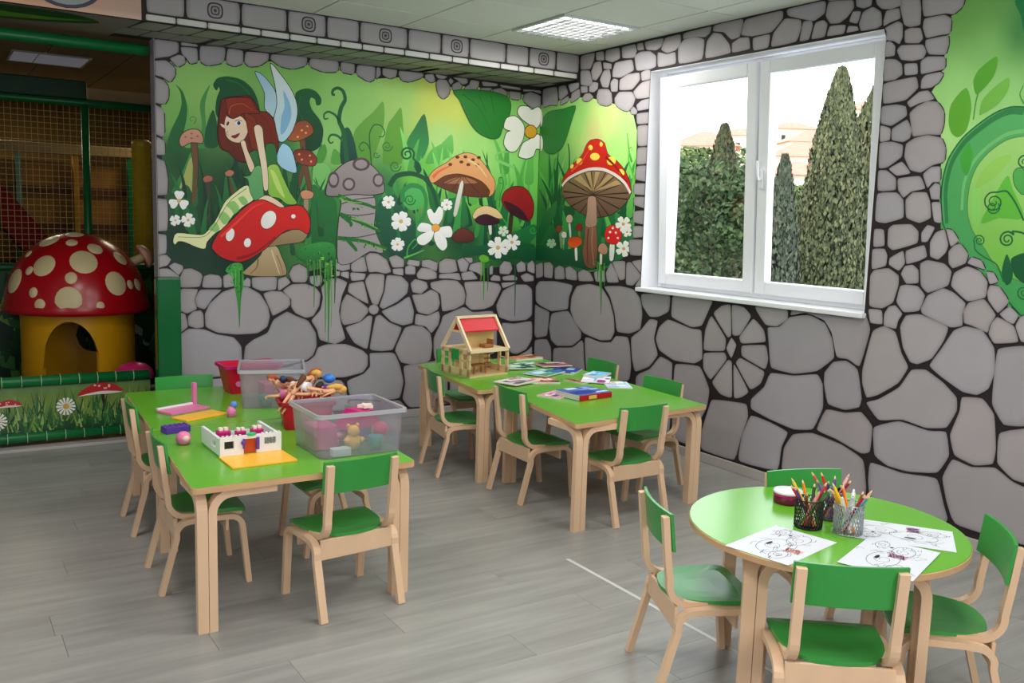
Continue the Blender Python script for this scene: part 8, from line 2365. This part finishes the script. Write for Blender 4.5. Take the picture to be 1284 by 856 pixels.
# toy brick house
h = thing('toy_house', 'open white brick toy house on an amber base plate, pink furniture inside', 'toy house', (-3.127, -2.582, TZ), math.radians(1))
MB().box(-.13, .125, -.235, -.055, 0, .008, bev=.002).build('base_plate', ORANGE_Y, h)
MB().box(-.125, .125, -.055, .205, 0, .008).build('floor_plate', plastic('green_plate', (70, 150, 60)), h)
m = MB()
WHT = .082
def wall_with_holes(m, x0, x1, y0, y1, z0, z1, holes_, along='x'):
    """a thin wall split round its openings"""
    cuts = sorted({x0, x1, *[v for hh in holes_ for v in hh[:2]]}) if along == 'x' else sorted({y0, y1, *[v for hh in holes_ for v in hh[:2]]})
    for a, b in zip(cuts, cuts[1:]):
        hit = [hh for hh in holes_ if hh[0] <= a+1e-6 and hh[1] >= b-1e-6]
        spans = [(z0, z1)] if not hit else [(z0, hit[0][2]), (hit[0][3], z1)]
        for p, q in spans:
            if q-p > 1e-4:
                m.box(a, b, y0, y1, p, q) if along == 'x' else m.box(x0, x1, a, b, p, q)
wall_with_holes(m, -.125, .122, -.060, -.048, .008, WHT, [(-.108, -.070, .034, .064), (-.032, .020, .008, .068), (.052, .098, .040, .066)])
for k in range(5):
    m.lathe([(.005, WHT), (.005, WHT+.005)], 8, M=T(-.112+.017*k, -.054))
for k in range(5):
    m.lathe([(.005, WHT), (.005, WHT+.005)], 8, M=T(.045+.017*k, -.054))
m.build('front_wall', WHITE_T, h)
m = MB(); wall_with_holes(m, -.125, -.113, -.048, .205, .008, WHT-.006, [(0.0, .06, .03, .06)], 'y'); m.build('side_wall', WHITE_T, h)
m = MB(); wall_with_holes(m, .110, .122, -.048, .205, .008, WHT-.006, [], 'y'); m.build('side_wall', WHITE_T, h)
MB().box(-.113, .110, .195, .205, .008, .045).build('rear_wall', WHITE_T, h)
MB().box(-.106, -.072, -.053, -.051, .034, .064).build('window_pane', BLACK, h)
m = MB()
for k in range(4):
    m.box(.053+.012*k, .056+.012*k, -.062, -.058, .040, .066)
m.box(.052, .098, -.062, -.058, .052, .055)
m.build('window_grille', plastic('grey_grille', (120, 126, 130)), h)
MB().box(-.030, .018, -.052, -.046, .010, .066).build('door_leaf', plastic('rust_door', (190, 70, 24)), h)
m = MB(); m.box(-.036, -.028, -.068, -.056, .03, .07, bev=.002).box(.018, .030, -.068, -.056, .022, .072, bev=.002).ball((-.035, -.066, .055), .010, 8)
m.build('door_arch', PURPLE, h)
MB().ball((.0, -.060, .086), (.022, .008, .008), 8).build('green_jewel', plastic('green_jewel', (40, 190, 120), .1), h)
m = MB()
for x, y, a in ((-.08, .05, .026), (-.02, .02, .020), (.05, .03, .024)):
    m.box(x-a, x+a, y-a*.8, y+a*.8, .008, .085, bev=.004)
m.build('furniture', MAG, h)
m = MB()
for x, y, a in ((-.08, .05, .018), (-.02, .02, .016), (.05, .03, .018)):
    m.box(x-a, x-.002, y-a*.7, y+a*.7, .085, .098, bev=.003).box(x+.002, x+a, y-a*.7, y+a*.7, .085, .098, bev=.003)
m.build('pale_cushions', plastic('cream_cushion', (246, 224, 214)), h)

# pink and amber boards with a post
b = thing('board_set', 'flat pink and white toy building plate with a pink post on the rear left table', 'toy', (-3.177, -1.692, TZ), math.radians(24))
MB().box(-.10, .12, -.055, .055, 0, .012, bev=.003).build('plate', PINK, b)
MB().box(-.10, .10, .045, .062, .012, .022, bev=.003).build('white_rim', WHITE_T, b)
MB().box(.115, .135, .06, .08, 0, .115, bev=.003).build('post', PINK, b)
tag(MB().box(-.115, .115, -.055, .055, 0, .010, bev=.003).build('base_plate_toy', ORANGE_Y, loc=(-3.132, -1.852, TZ)), 'flat amber toy base plate lying in front of the pink plate', 'toy').rotation_euler = (0, 0, math.radians(24))
p = thing('toy_block', 'violet toy block on the seam of the two left tables', 'toy block', (-3.300, -2.117, TZ), math.radians(12))
MB().box(-.055, .055, -.03, .03, 0, .030, bev=.004).build('body', PURPLE, p)
m = MB()
for i in range(5):
    for j in range(2): m.lathe([(.006, .030), (.006, .034)], 8, M=T(-.042+.021*i, -.012+.024*j))
m.build('studs', PURPLE, p)
e = thing('toy_egg', 'round pink toy egg with a pale face, beside the violet block', 'toy', (-3.322, -2.352, TZ))
MB().lathe([(.016, 0), (.026, .006), (.031, .024), (.026, .042), (.014, .052), (.001, .055)], 18).build('shell', PINK, e)
MB().ball((.004, -.024, .028), (.016, .009, .014), 10).build('face', plastic('pale_face', (246, 200, 190)), e)
f = thing('toy_figure', 'tiny pink toy figure with a blue cap behind the toy house', 'toy figure', (-3.002, -1.912, TZ))
MB().lathe([(.020, 0), (.022, .03), (.012, .05)], 12).build('body', PINK, f)
MB().ball((.012, 0, .058), .017, 10).build('cap', plastic('sky_blue_plastic', (90, 140, 220)), f)

def bin_(name, label, cat, loc, rz, w, d, hgt, taper, th, m_, rim=.012, cat_mat=None):
    """a tapering open-topped storage bin with a turned-out rim"""
    t = thing(name, label, cat, loc, rz)
    m = MB()
    def ring(s, z, o=0): return [(x, y, z) for x, y in rounded_rect(-w/2*s-o, w/2*s+o, -d/2*s-o, d/2*s+o, .025, 3)]
    R = [ring(taper, 0), ring(1, hgt), ring(1, hgt, -th), ring(taper, th, -th)]
    n = len(R[0])
    vs = [v for r in R for v in r]
    fs = []
    for k in range(3):
        for i in range(n):
            j = (i+1) % n
            fs.append((k*n+i, k*n+j, (k+1)*n+j, (k+1)*n+i))
    fs += [tuple(range(n))[::-1], tuple(3*n+i for i in range(n))]
    m.add(vs, fs)
    m.build('tub', m_, t)
    m = MB()
    R = [ring(1, hgt-.012, rim), ring(1, hgt+.004, rim), ring(1, hgt+.004, -th*.5), ring(1, hgt-.012, .0005)]
    vs = [v for r in R for v in r]
    fs = []
    for k in range(4):
        k2 = (k+1) % 4
        for i in range(n):
            j = (i+1) % n
            fs.append((k*n+i, k*n+j, k2*n+j, k2*n+i))
    m.add(vs, fs)
    m.build('rim', cat_mat or m_, t)
    return t
RIM = glass_mat('cloudy_plastic_rim', (230, 230, 236), .62, .15, (206, 206, 214))
bin_('storage_box', 'clear plastic toy box at the right front corner of the left foreground table', 'box', (-2.739, -2.684, TZ), 0, .372, .335, .178, .93, .003, CLEAR_BOX, .010, RIM)
bin_('storage_box', 'clear plastic toy box behind the basket of dolls', 'box', (-2.722, -1.652, TZ), math.radians(-18), .31, .34, .19, .92, .003, CLEAR_BOX, .010, RIM)
PB = bin_('toy_basket', 'magenta plastic basket at the far edge of the rear left table', 'basket', (-2.732, -1.292, TZ), math.radians(2), .30, .19, .150, .80, .004, plastic('crimson_basket_plastic', (206, 14, 50)), .010, MAG)
MB().lathe([(.015, 0), (.015, .004)], 14, M=T(-.085, -.083, .055) @ Matrix.Rotation(PI/2, 4, 'X')).build('pink_badge', PINK, PB)
RB = bin_('toy_basket', 'crimson plastic basket heaped with dolls, between the two clear boxes', 'basket', (-2.752, -2.222, TZ), math.radians(-14), .24, .23, .125, .82, .004, plastic('crimson_basket_plastic', (206, 14, 50)), .008, plastic('dark_red_rim', (150, 20, 30)))

def doll(label, loc, rx, ry, rz, dress, hair, s=1.):
    t = thing('doll', label, 'doll', loc, 0, 'dolls heaped in the crimson basket')
    M = Matrix.Rotation(math.radians(rz), 4, 'Z') @ Matrix.Rotation(math.radians(ry), 4, 'Y') @ Matrix.Rotation(math.radians(rx), 4, 'X') @ Matrix.Scale(s, 4)
    m = MB()
    m.tube([(0, 0, .0), (0, 0, .03), (0, 0, .062), (0, 0, .070)], [.014, .010, .015, .006], 10, M=M)
    m.tube([(0, 0, .070), (0, 0, .080)], .0055, 8, M=M)
    m.ball((0, 0, .094), (.013, .014, .016), 10, M=M)
    m.ball((0, -.0135, .092), .003, 6, M=M)
    for sx in (-1, 1):
        m.tube([(sx*.014, 0, .062), (sx*.028, -.004, .038), (sx*.030, -.014, .012)], [.005, .0042, .0034], 8, M=M)
        m.ball((sx*.030, -.015, .008), .0042, 6, M=M)
        m.tube([(sx*.008, 0, .002), (sx*.010, -.004, -.045), (sx*.010, .0, -.095)], [.009, .0068, .0045], 8, M=M)
        m.ball((sx*.010, -.006, -.099), (.005, .010, .004), 6, M=M)
    m.build('body', SKIN, t)
    if dress:
        MB().lathe([(.024, -.03), (.016, .02), (.0165, .055), (.013, .062)], 12, M=M).build('dress', dress, t)
    m = MB()
    m.ball((0, .005, .098), (.0155, .0150, .0165), 10, M=M).tube([(0, .012, .095), (0, .019, .07), (0, .017, .035)], [.013, .012, .005], 8, M=M)
    m.build('hair', hair, t)
    return t
BLOND = plastic('blond_hair', (222, 170, 84), .7)
DARKH = plastic('dark_hair', (40, 26, 22), .7)
zt = TZ+.150
for a in (
    ('doll with brown hair lying on its back, top left of the heap', (-2.827, -2.202, zt), 80, 0, 60, PINK, BROWN),
    ('bare doll stretched out to the right along the front rim of the basket', (-2.717, -2.287, zt+.012), 88, 0, 76, None, BLOND, 1.15),
    ('doll in a violet dress under the blue ball', (-2.662, -2.212, zt+.012), 75, 20, -40, PURPLE, DARKH),
    ('bare doll sitting up at the left rim of the basket', (-2.832, -2.272, zt+.006), 40, -30, 150, None, BROWN),
    ('doll with auburn hair on the top of the heap', (-2.752, -2.192, zt+.048), 70, 0, 110, None, plastic('auburn_hair', (160, 74, 30), .7)),
    ('doll in white lying across the middle of the heap', (-2.772, -2.252, zt+.038), 85, 0, 215, WHITE_T, BROWN),
    ('blond doll at the back of the heap', (-2.717, -2.142, zt+.032), 60, 0, 20, None, BLOND),
    ('doll with dark hair face down at the right of the heap', (-2.672, -2.262, zt+.004), 95, 0, 130, MAG, DARKH),
    ('doll leaning over the left back corner of the basket', (-2.817, -2.142, zt+.014), 55, -20, -60, None, plastic('auburn_hair', (160, 74, 30))),
): doll(*a)
m = MB().ball((0, 0, 0), (.030, .030, .022), 14)
tag(m.build('toy_ball', plastic('cobalt_plastic', (50, 120, 210)), loc=(-2.622, -2.182, zt+.052)), 'small blue toy dome on the right of the doll heap', 'toy')
tag(MB().ball((0, 0, 0), .018, 10).build('toy_ball', plastic('navy_plastic', (24, 34, 70)), loc=(-2.842, -2.182, zt+.062)), 'little navy blue ball at the left of the doll heap', 'toy')

BT = TZ+.004
def toy(name, label, m, mt, x, y, z=BT, rz=0):
    o = m.build(name, mt, loc=(x, y, z)); o.rotation_euler = (0, 0, math.radians(rz))
    return tag(o, label, 'toy', 'toys inside the clear front box')
toy('toy_roof', 'magenta toy roof piece sticking up in the clear front box', MB().prism([(-.09, 0), (.09, 0), (.05, .07), (-.02, .07)], -.05, .05, M=Matrix.Rotation(PI/2, 4, 'X')), MAG, -2.682, -2.652, BT+.075, 14)
toy('toy_crate', 'pink toy crate at the left end of the clear front box', MB().box(-.05, .05, -.06, .06, 0, .10, bev=.006), plastic('rose_plastic', (200, 70, 130)), -2.842, -2.652)
toy('toy_bear', 'yellow toy bear in the middle of the clear front box', MB().ball((0, 0, .035), (.035, .03, .036), 12).ball((0, -.008, .082), .025, 12).ball((-.02, 0, .103), .009, 8).ball((.02, 0, .103), .009, 8).ball((-.032, -.015, .045), (.013, .02, .012), 8).ball((.032, -.015, .045), (.013, .02, .012), 8), ORANGE_Y, -2.742, -2.752)
toy('toy_cup', 'teal toy cup at the bottom of the clear front box', MB().lathe([(.024, 0), (.032, .055), (.029, .055), (.022, .004), (.001, .004)], 16), TEAL, -2.649, -2.772)
toy('toy_ball', 'dark pink ball at the right end of the clear front box', MB().ball((0, 0, .034), .034, 14), plastic('raspberry_plastic', (200, 30, 96)), -2.602, -2.717, BT+.03)
toy('toy_bathtub', 'small white toy tub at the front of the clear front box', MB().prism(rounded_rect(-.04, .04, -.025, .025, .015), 0, .028), WHITE_T, -2.817, -2.807)
toy('toy_pony', 'pale pink toy pony in the clear front box', MB().ball((0, 0, .04), (.035, .018, .02), 10).tube([(.025, 0, .045), (.042, 0, .075)], [.012, .009], 8).ball((.05, 0, .078), (.017, .009, .010), 8).tube([(-.02, -.008, .03), (-.02, -.008, 0)], .006, 6).tube([(-.02, .008, .03), (-.02, .008, 0)], .006, 6).tube([(.02, -.008, .03), (.02, -.008, 0)], .006, 6).tube([(.02, .008, .03), (.02, .008, 0)], .006, 6), PINK, -2.757, -2.667)
toy('toy_star', 'cream toy star on top of the pile in the clear front box', MB().prism([((.035 if k % 2 == 0 else .016)*math.cos(k*PI/5), (.035 if k % 2 == 0 else .016)*math.sin(k*PI/5)) for k in range(10)], 0, .015), plastic('cream_cushion', (246, 224, 214)), -2.642, -2.652, BT+.150, 20)
toy('toy_slab', 'lilac toy slab under the magenta roof in the clear front box', MB().box(-.07, .07, -.035, .035, 0, .06, bev=.005), plastic('lilac_plastic', (190, 160, 220)), -2.672, -2.597)
for nm, lb, mb_, mt_, x, y in (('toy_cup', 'teal toy cup in the clear rear box', MB().lathe([(.03, 0), (.036, .05), (.033, .05), (.028, .004), (.001, .004)], 16), TEAL, -2.777, -1.732),
    ('toy_crate', 'rose red toy crate in the clear rear box', MB().box(-.06, .06, -.05, .05, 0, .09, bev=.006), plastic('rose_plastic', (200, 70, 130)), -2.697, -1.582),
    ('toy_slab', 'pale grey toy slab in the clear rear box', MB().box(-.05, .05, -.03, .03, 0, .07, bev=.006), plastic('grey_toy', (170, 170, 180)), -2.677, -1.742)):
    o = mb_.build(nm, mt_, loc=(x, y, BT)); tag(o, lb, 'toy', 'toys inside the clear rear box')

# ------------------------------------------------------------------ dollhouse
LW = mat('pale_toy_wood', (226, 196, 146), .5, .4, noise_amt=.10, noise_scale=16, stretch=(.3, 1, 2))
LW2 = mat('yellowish_toy_wood', (206, 176, 112), .5, .4, noise_amt=.12, noise_scale=16, stretch=(.3, 1, 2))
RED_T = plastic('red_roof_paint', (206, 34, 40))
d = thing('dollhouse', 'wooden dollhouse with an open front and a red roof strip', 'dollhouse', (-1.290, -1.259, TZ), math.radians(9))
W2, D2, HW_, HR = .154, .142, .160, .355
MB().box(-W2, W2, -D2, D2, 0, .010).build('base_board', LW, d)
MB().box(-W2, W2, -D2, D2, HW_-.006, HW_+.008).build('upper_floor', LW, d)
for s_ in (-1, 1):
    m = MB()
    M_ = T(s_*W2, 0) @ Matrix.Rotation(PI/2, 4, 'Z')
    ft = .010
    # wall frame: posts, rails and two window openings, then the two roof rafters
    for y in (-D2+.012, -.055, .055, D2-.012):
        m.box(y-.012, y+.012, -ft/2, ft/2, .01, HW_, M=M_)
    m.box(-D2, D2, -ft/2, ft/2, .01, .05, M=M_).box(-D2, D2, -ft/2, ft/2, HW_-.02, HW_, M=M_)
    m.box(-D2, -.055, -ft/2, ft/2, .098, .106, M=M_)
    m.box(.055, D2, -ft/2, ft/2, .098, .106, M=M_)
    m.build('gable_wall', LW, d)
    m = MB()
    for q in (-1, 1):
        a, b = Vector((q*D2, HW_)), Vector((0, HR))
        dr = (b-a).normalized(); nn = Vector((-dr.y, dr.x))*.011
        P = [a-nn, b-nn, b+nn, a+nn]
        m.add([(x, -.007, z) for x, z in P]+[(x, .007, z) for x, z in P], [(0, 1, 2, 3), (7, 6, 5, 4), (0, 4, 5, 1), (1, 5, 6, 2), (2, 6, 7, 3), (3, 7, 4, 0)], M=M_)
    m.box(-D2*.40, D2*.40, -.006, .006, HW_+(HR-HW_)*.56, HW_+(HR-HW_)*.62, M=M_)
    m.build('rafter_frame', mat('light_toy_wood', (238, 214, 176), .5, .4, noise_amt=.06, noise_scale=14), d)
def slope(m, q, f0, f1, th=.008, x0=-W2+.008, x1=W2-.008):
    P = []
    for f in (f0, f1):
        y, z = q*D2*(1-f), HW_+(HR-HW_)*f
        P.append((y, z))
    m.add([(x0, P[0][0], P[0][1]), (x1, P[0][0], P[0][1]), (x1, P[1][0], P[1][1]), (x0, P[1][0], P[1][1]),
           (x0, P[0][0], P[0][1]-th), (x1, P[0][0], P[0][1]-th), (x1, P[1][0], P[1][1]-th), (x0, P[1][0], P[1][1]-th)],
          [(0, 1, 2, 3), (7, 6, 5, 4), (0, 4, 5, 1), (1, 5, 6, 2), (2, 6, 7, 3), (3, 7, 4, 0)])
    return m
slope(MB(), -1, .60, .97).build('red_roof', RED_T, d)
slope(MB(), 1, .60, .97).build('red_roof', RED_T, d)
MB().box(-W2-.006, W2+.006, -.012, .012, HR-.004, HR+.010).build('ridge_board', mat('light_toy_wood', (238, 214, 176)), d)
MB().box(-W2, W2, -D2-.004, -D2+.006, HW_-.010, HW_+.012).build('front_beam', mat('light_toy_wood', (238, 214, 176)), d)
m = MB(); m.box(-W2+.01, W2*.3, .02, .028, .012, HW_-.006); m.build('partition', LW, d)
m = MB(); m.box(-.07, W2-.01, -.005, .003, HW_+.008, HW_+.118); m.build('partition', LW2, d)
MB().box(.055, .150, .055, .065, .012, HW_-.006).build('partition', LW2, d)
for k in range(5):
    MB().box(.065, .120, -.02, -.012, .03+.028*k, .036+.028*k).build('ladder_rung', plastic('brown_toy_wood', (150, 96, 56), .5), d)
m = MB().box(-.09, .02, -.10, -.04, .060, .068).box(-.085, -.077, -.095, -.087, .01, .06).box(.007, .015, -.095, -.087, .01, .06).box(-.085, -.077, -.053, -.045, .01, .06).box(.007, .015, -.053, -.045, .01, .06)
tag(m.build('toy_table', plastic('brown_toy_wood', (150, 96, 56)), loc=(-1.290, -1.259, TZ)), 'tiny brown table on the lower floor of the dollhouse', 'toy furniture').rotation_euler = (0, 0, math.radians(9))
m = MB().box(-.04, .03, -.06, .0, HW_+.008, HW_+.030, bev=.004).box(.022, .03, -.06, .0, HW_+.03, HW_+.06)
o = m.build('doll_bunk', plastic('brown_toy_wood', (150, 96, 56), .5), loc=(-1.245, -1.289, TZ))
o.rotation_euler = (0, 0, math.radians(9))
tag(o, 'small brown bunk on the upper floor of the dollhouse', 'toy furniture')
MB().box(-W2-.012, -W2-.007, -.040, .030, .10, .165).build('green_shutter', plastic('green_toy_paint', (40, 150, 70)), d)

# ------------------------------------------------------------------ books and magazines on the middle tables
def cover_mesh(w, d_, th, cols, seed):
    """a magazine: pages with a cover printed in coloured fields"""
    rnd = random.Random(seed)
    m = MB()
    m.box(-w/2, w/2, -d_/2, d_/2, 0, th, lin((226, 222, 214)))
    m.add([(-w/2, -d_/2, th+.0003), (w/2, -d_/2, th+.0003), (w/2, d_/2, th+.0003), (-w/2, d_/2, th+.0003)], [(0, 1, 2, 3)], lin(cols[0]))
    for k in range(9):
        a, b = rnd.uniform(-w/2, w/2*.6), rnd.uniform(-d_/2, d_/2*.6)
        a2, b2 = min(w/2, a+rnd.uniform(.02, w*.5)), min(d_/2, b+rnd.uniform(.015, d_*.4))
        pts = spline([(a, b), (a2, b), (a2, b2), (a, b2)], True, 3) if k % 2 else [(a, b), (a2, b), (a2, b2), (a, b2)]
        pts = [(max(-w/2, min(w/2, x)), max(-d_/2, min(d_/2, y))) for x, y in pts]
        m.add([(x, y, th+.0005+.0001*k) for x, y in pts], [tuple(range(len(pts)))], lin(cols[1+k % (len(cols)-1)]))
    return m
MAGS = MAGAZINES
for k, (x, y, rz, w_, d_, th, z, cols, label) in enumerate(MAGS):
    o = cover_mesh(w_, d_, th, cols, 40+k).build('magazine', PAPER, loc=(x, y, TZ+z), recalc=False)
    o.rotation_euler = (0, 0, math.radians(rz))
    tag(o, label, 'magazine', 'magazines and booklets on the middle tables')
bk = thing('book', 'thick hardback book with a blue cover and a red spine on the middle table', 'book', (-1.128, -2.184, TZ), math.radians(7), 'books on the middle tables')
m = cover_mesh(.245, .20, .002, ((70, 100, 180), (130, 160, 220), (40, 60, 140), (200, 210, 230)), 5)
for i in range(len(m.v)): m.v[i] = m.v[i]+Vector((0, 0, .030))
m.build('cover', PAPER, bk, recalc=False)
MB().box(-.12, .12, -.094, .098, .003, .030).build('pages', mat('book_pages', (214, 208, 196), .8, .2, noise_amt=.08, noise_scale=60, stretch=(1, 1, 8)), bk)
m = MB().box(-.1225, .1225, -.1, -.095, 0, .0322, lin((190, 24, 24)))
m.box(-.055, .005, -.1005, -.1, .006, .026, lin((226, 180, 80)))
m.build('red_spine', PAPER, bk)
MB().box(-.1225, .1225, -.1, .1, 0, .003).build('back_cover', plastic('teal_cover', (30, 120, 110)), bk)

# ------------------------------------------------------------------ things on the round table
DR = random.Random(11)
def sheet_of_paper(x, y, rz, z, label, seed):
    t = thing('drawing_sheet', label, 'paper', (x, y, TZ+z), math.radians(rz), 'drawing sheets on the round table')
    MB().box(-.1485, .1485, -.105, .105, 0, .0006).build('paper', mat('white_paper', (212, 216, 226), .7, .2, noise_amt=.01), t)
    rnd = random.Random(seed)
    m = MB()
    def line(pts, w_, c, lift=.0008):
        p = spline(pts, False, 3)
        p = [(max(-.144, min(.144, a)), max(-.1, min(.1, b))) for a, b in p]
        vs = []
        for i in range(len(p)):
            a, b = Vector(p[max(0, i-1)]), Vector(p[min(len(p)-1, i+1)])
            q = (b-a).normalized() if (b-a).length > 1e-7 else Vector((1, 0))
            vs += [(p[i][0]-q.y*w_/2, p[i][1]+q.x*w_/2, lift), (p[i][0]+q.y*w_/2, p[i][1]-q.x*w_/2, lift)]
        m.add(vs, [(2*i, 2*i+1, 2*i+3, 2*i+2) for i in range(len(p)-1)], lin(c))
    ink = (40, 42, 52)
    # a snail, a flower, a cloud and a fish: loose colouring-page outlines
    for cx, cy, r in ((-.03, .01, .055), (.07, -.02, .04), (-.09, -.04, .03), (.10, .05, .025)):
        line([(cx+r*1.3*math.cos(a*.5), cy+r*math.sin(a*.5)*.8) for a in range(14)], .0016, ink)
        line([(cx+r*.6*math.cos(a*.7+1)*(1-a*.06), cy+r*.5*math.sin(a*.7+1)*(1-a*.06)) for a in range(12)], .0014, ink)
        for q in range(5):
            a = rnd.uniform(0, 6.28)
            line([(cx+r*math.cos(a), cy+r*.7*math.sin(a)), (cx+r*1.5*math.cos(a+.2), cy+r*1.1*math.sin(a+.2)), (cx+r*1.7*math.cos(a+.5), cy+r*1.1*math.sin(a+.5))], .0014, ink)
    for k in range(7):
        x0, y0 = rnd.uniform(-.13, .1), rnd.uniform(-.09, .09)
        line([(x0+rnd.uniform(0, .05), y0+rnd.uniform(-.015, .015)) for q in range(5)], .0012, ink)
    for k in range(12):
        x0, y0 = (-.03, -.05) if seed % 2 else (.02, -.01)
        line([(x0+.022*math.sin(q*2.1+k), y0+.012*q-.03+.004*math.cos(k)) for q in range(5)], .002, rnd.choice(((230, 150, 150), (90, 80, 170), (60, 60, 130), (210, 120, 170))) if seed > 1 else (236, 160, 150), .0009)
    m.build('drawing', PAPER, t, recalc=False)
    m = MB()
    m.prism(ell(-.02, .03, .018, .006, 10), .0007, .0010, lin(ink)).prism(ell(.09, .02, .006, .006, 8), .0007, .0010, lin(ink))
    m.build('inked_patch', PAPER, t)
sheet_of_paper(-2.019, -4.372, 11.5, 0, 'drawing sheet with a pink patch at the left edge of the round table', 1)
sheet_of_paper(-1.824, -4.610, 19, .0025, 'drawing sheet in the middle with blue scribbles, behind the front chair', 2)
sheet_of_paper(-1.597, -4.499, 125, .0012, 'drawing sheet at the right side of the round table, right of the pencil pots', 3)

def mesh_cup(x, y, r, hh, mt, label, n=30):
    t = thing('pencil_pot', label, 'pencil pot', (x, y, TZ), 0, 'wire mesh pencil pots')
    MB().lathe([(r*.97, 0), (r, .003), (r, .006), (r*.96, .006), (.001, .004)], 28, caps=True).build('base', mt, t)
    MB().tube([(r*math.cos(2*PI*k/28), r*math.sin(2*PI*k/28), hh) for k in range(28)], .0022, 6, closed=True).build('rim', mt, t)
    m = MB()
    for k in range(n):
        for s_ in (1, -1):
            p = [(r*math.cos(2*PI*(k/n+s_*.12*q/4)), r*math.sin(2*PI*(k/n+s_*.12*q/4)), .004+(hh-.004)*q/4) for q in range(5)]
            m.tube(p, .0013, 3)
    o = m.build('wire_mesh', mt, t)
    return t
SILVER = mat('silver_wire', (186, 190, 198), .35, .5, metal=.8, noise_amt=.05)
CUPS = [(-1.812, -4.300, 'black', mat('black_wire', (14, 14, 16), .4, .5, noise_amt=.1), .044, .094),
        (-1.672, -4.272, 'rear grey', mat('grey_wire', (140, 132, 150), .4, .5, metal=.6, noise_amt=.05), .042, .095),
        (-1.746, -4.402, 'front silver', SILVER, .045, .098)]
CN = {'red': (208, 34, 30), 'orange': (240, 120, 20), 'yellow': (244, 200, 30), 'violet': (96, 50, 140), 'black': (24, 22, 26), 'pink': (236, 170, 160), 'green': (40, 130, 60), 'white': (236, 236, 234), 'blue': (50, 80, 170), 'turquoise': (60, 160, 170), 'brown': (120, 60, 40), 'crimson': (160, 16, 40), 'ochre': (206, 150, 30), 'scarlet': (226, 60, 30), 'lilac': (150, 110, 190), 'ivory': (240, 232, 214), 'silvery': (206, 210, 216)}
PENS = ('white', 'ivory', 'silvery')
SETS = [('black', 'orange', 'yellow', 'red', 'violet', 'brown', 'pink', 'green', 'ochre', 'crimson'),
        ('violet', 'red', 'scarlet', 'lilac', 'blue', 'black', 'crimson', 'pink'),
        ('white', 'orange', 'yellow', 'red', 'ochre', 'ivory', 'silvery', 'crimson', 'turquoise', 'pink', 'brown')]
for (cx, cy, nm, mt, r, hh), cols in zip(CUPS, SETS):
    mesh_cup(cx, cy, r, hh, mt, nm+' wire mesh pencil pot on the round table')
    for k, cn in enumerate(cols):
        a = 2*PI*k/len(cols)+.4
        foot = Vector((cx-.022*math.cos(a+.5), cy-.022*math.sin(a+.5), TZ+.007))
        lip = Vector((cx+(r-.008)*math.cos(a), cy+(r-.008)*math.sin(a), TZ+hh))
        dr = (lip-foot).normalized()
        L = .150+.022*((k*37) % 5)/5
        t = thing('pencil', cn+' pencil standing in the '+nm+' pot', 'pencil', tuple(foot), 0, 'pencils in the '+nm+' pot')
        fat = .0048 if cn not in PENS else .0062
        pm_ = plastic('pencil_'+cn, CN[cn])
        MB().tube([(0, 0, 0), tuple(dr*(L-.016))], fat, 6, smooth=False).build('shaft', pm_, t)
        m = MB().tube([tuple(dr*(L-.016)), tuple(dr*(L-.004))], [fat, fat*.35], 6)
        m.build('sharpened_wood' if cn not in PENS else 'neck', LW if cn not in PENS else pm_, t)
        MB().tube([tuple(dr*(L-.004)), tuple(dr*L)], [fat*.35, .0005], 6).build('lead', pm_ if cn not in PENS else plastic('pencil_crimson', CN['crimson']), t)
tn = thing('round_tin', 'round maroon tin with a pale lid and strap beside the pencil pots', 'tin', (-1.660, -4.085, TZ))
MB().lathe([(.046, 0), (.049, .004), (.049, .036)], 28).build('tin', plastic('maroon_tin', (110, 22, 50)), tn)
MB().lathe([(.050, .036), (.051, .040), (.049, .046), (.001, .047)], 28).build('lid', plastic('pale_lid', (236, 232, 244)), tn)
MB().lathe([(.0505, .028), (.0505, .036)], 28, caps=False).build('pink_band', MAG, tn)
MB().box(-.004, .004, -.0525, -.0495, 0, .036).build('strap', plastic('pale_lid', (236, 232, 244)), tn)
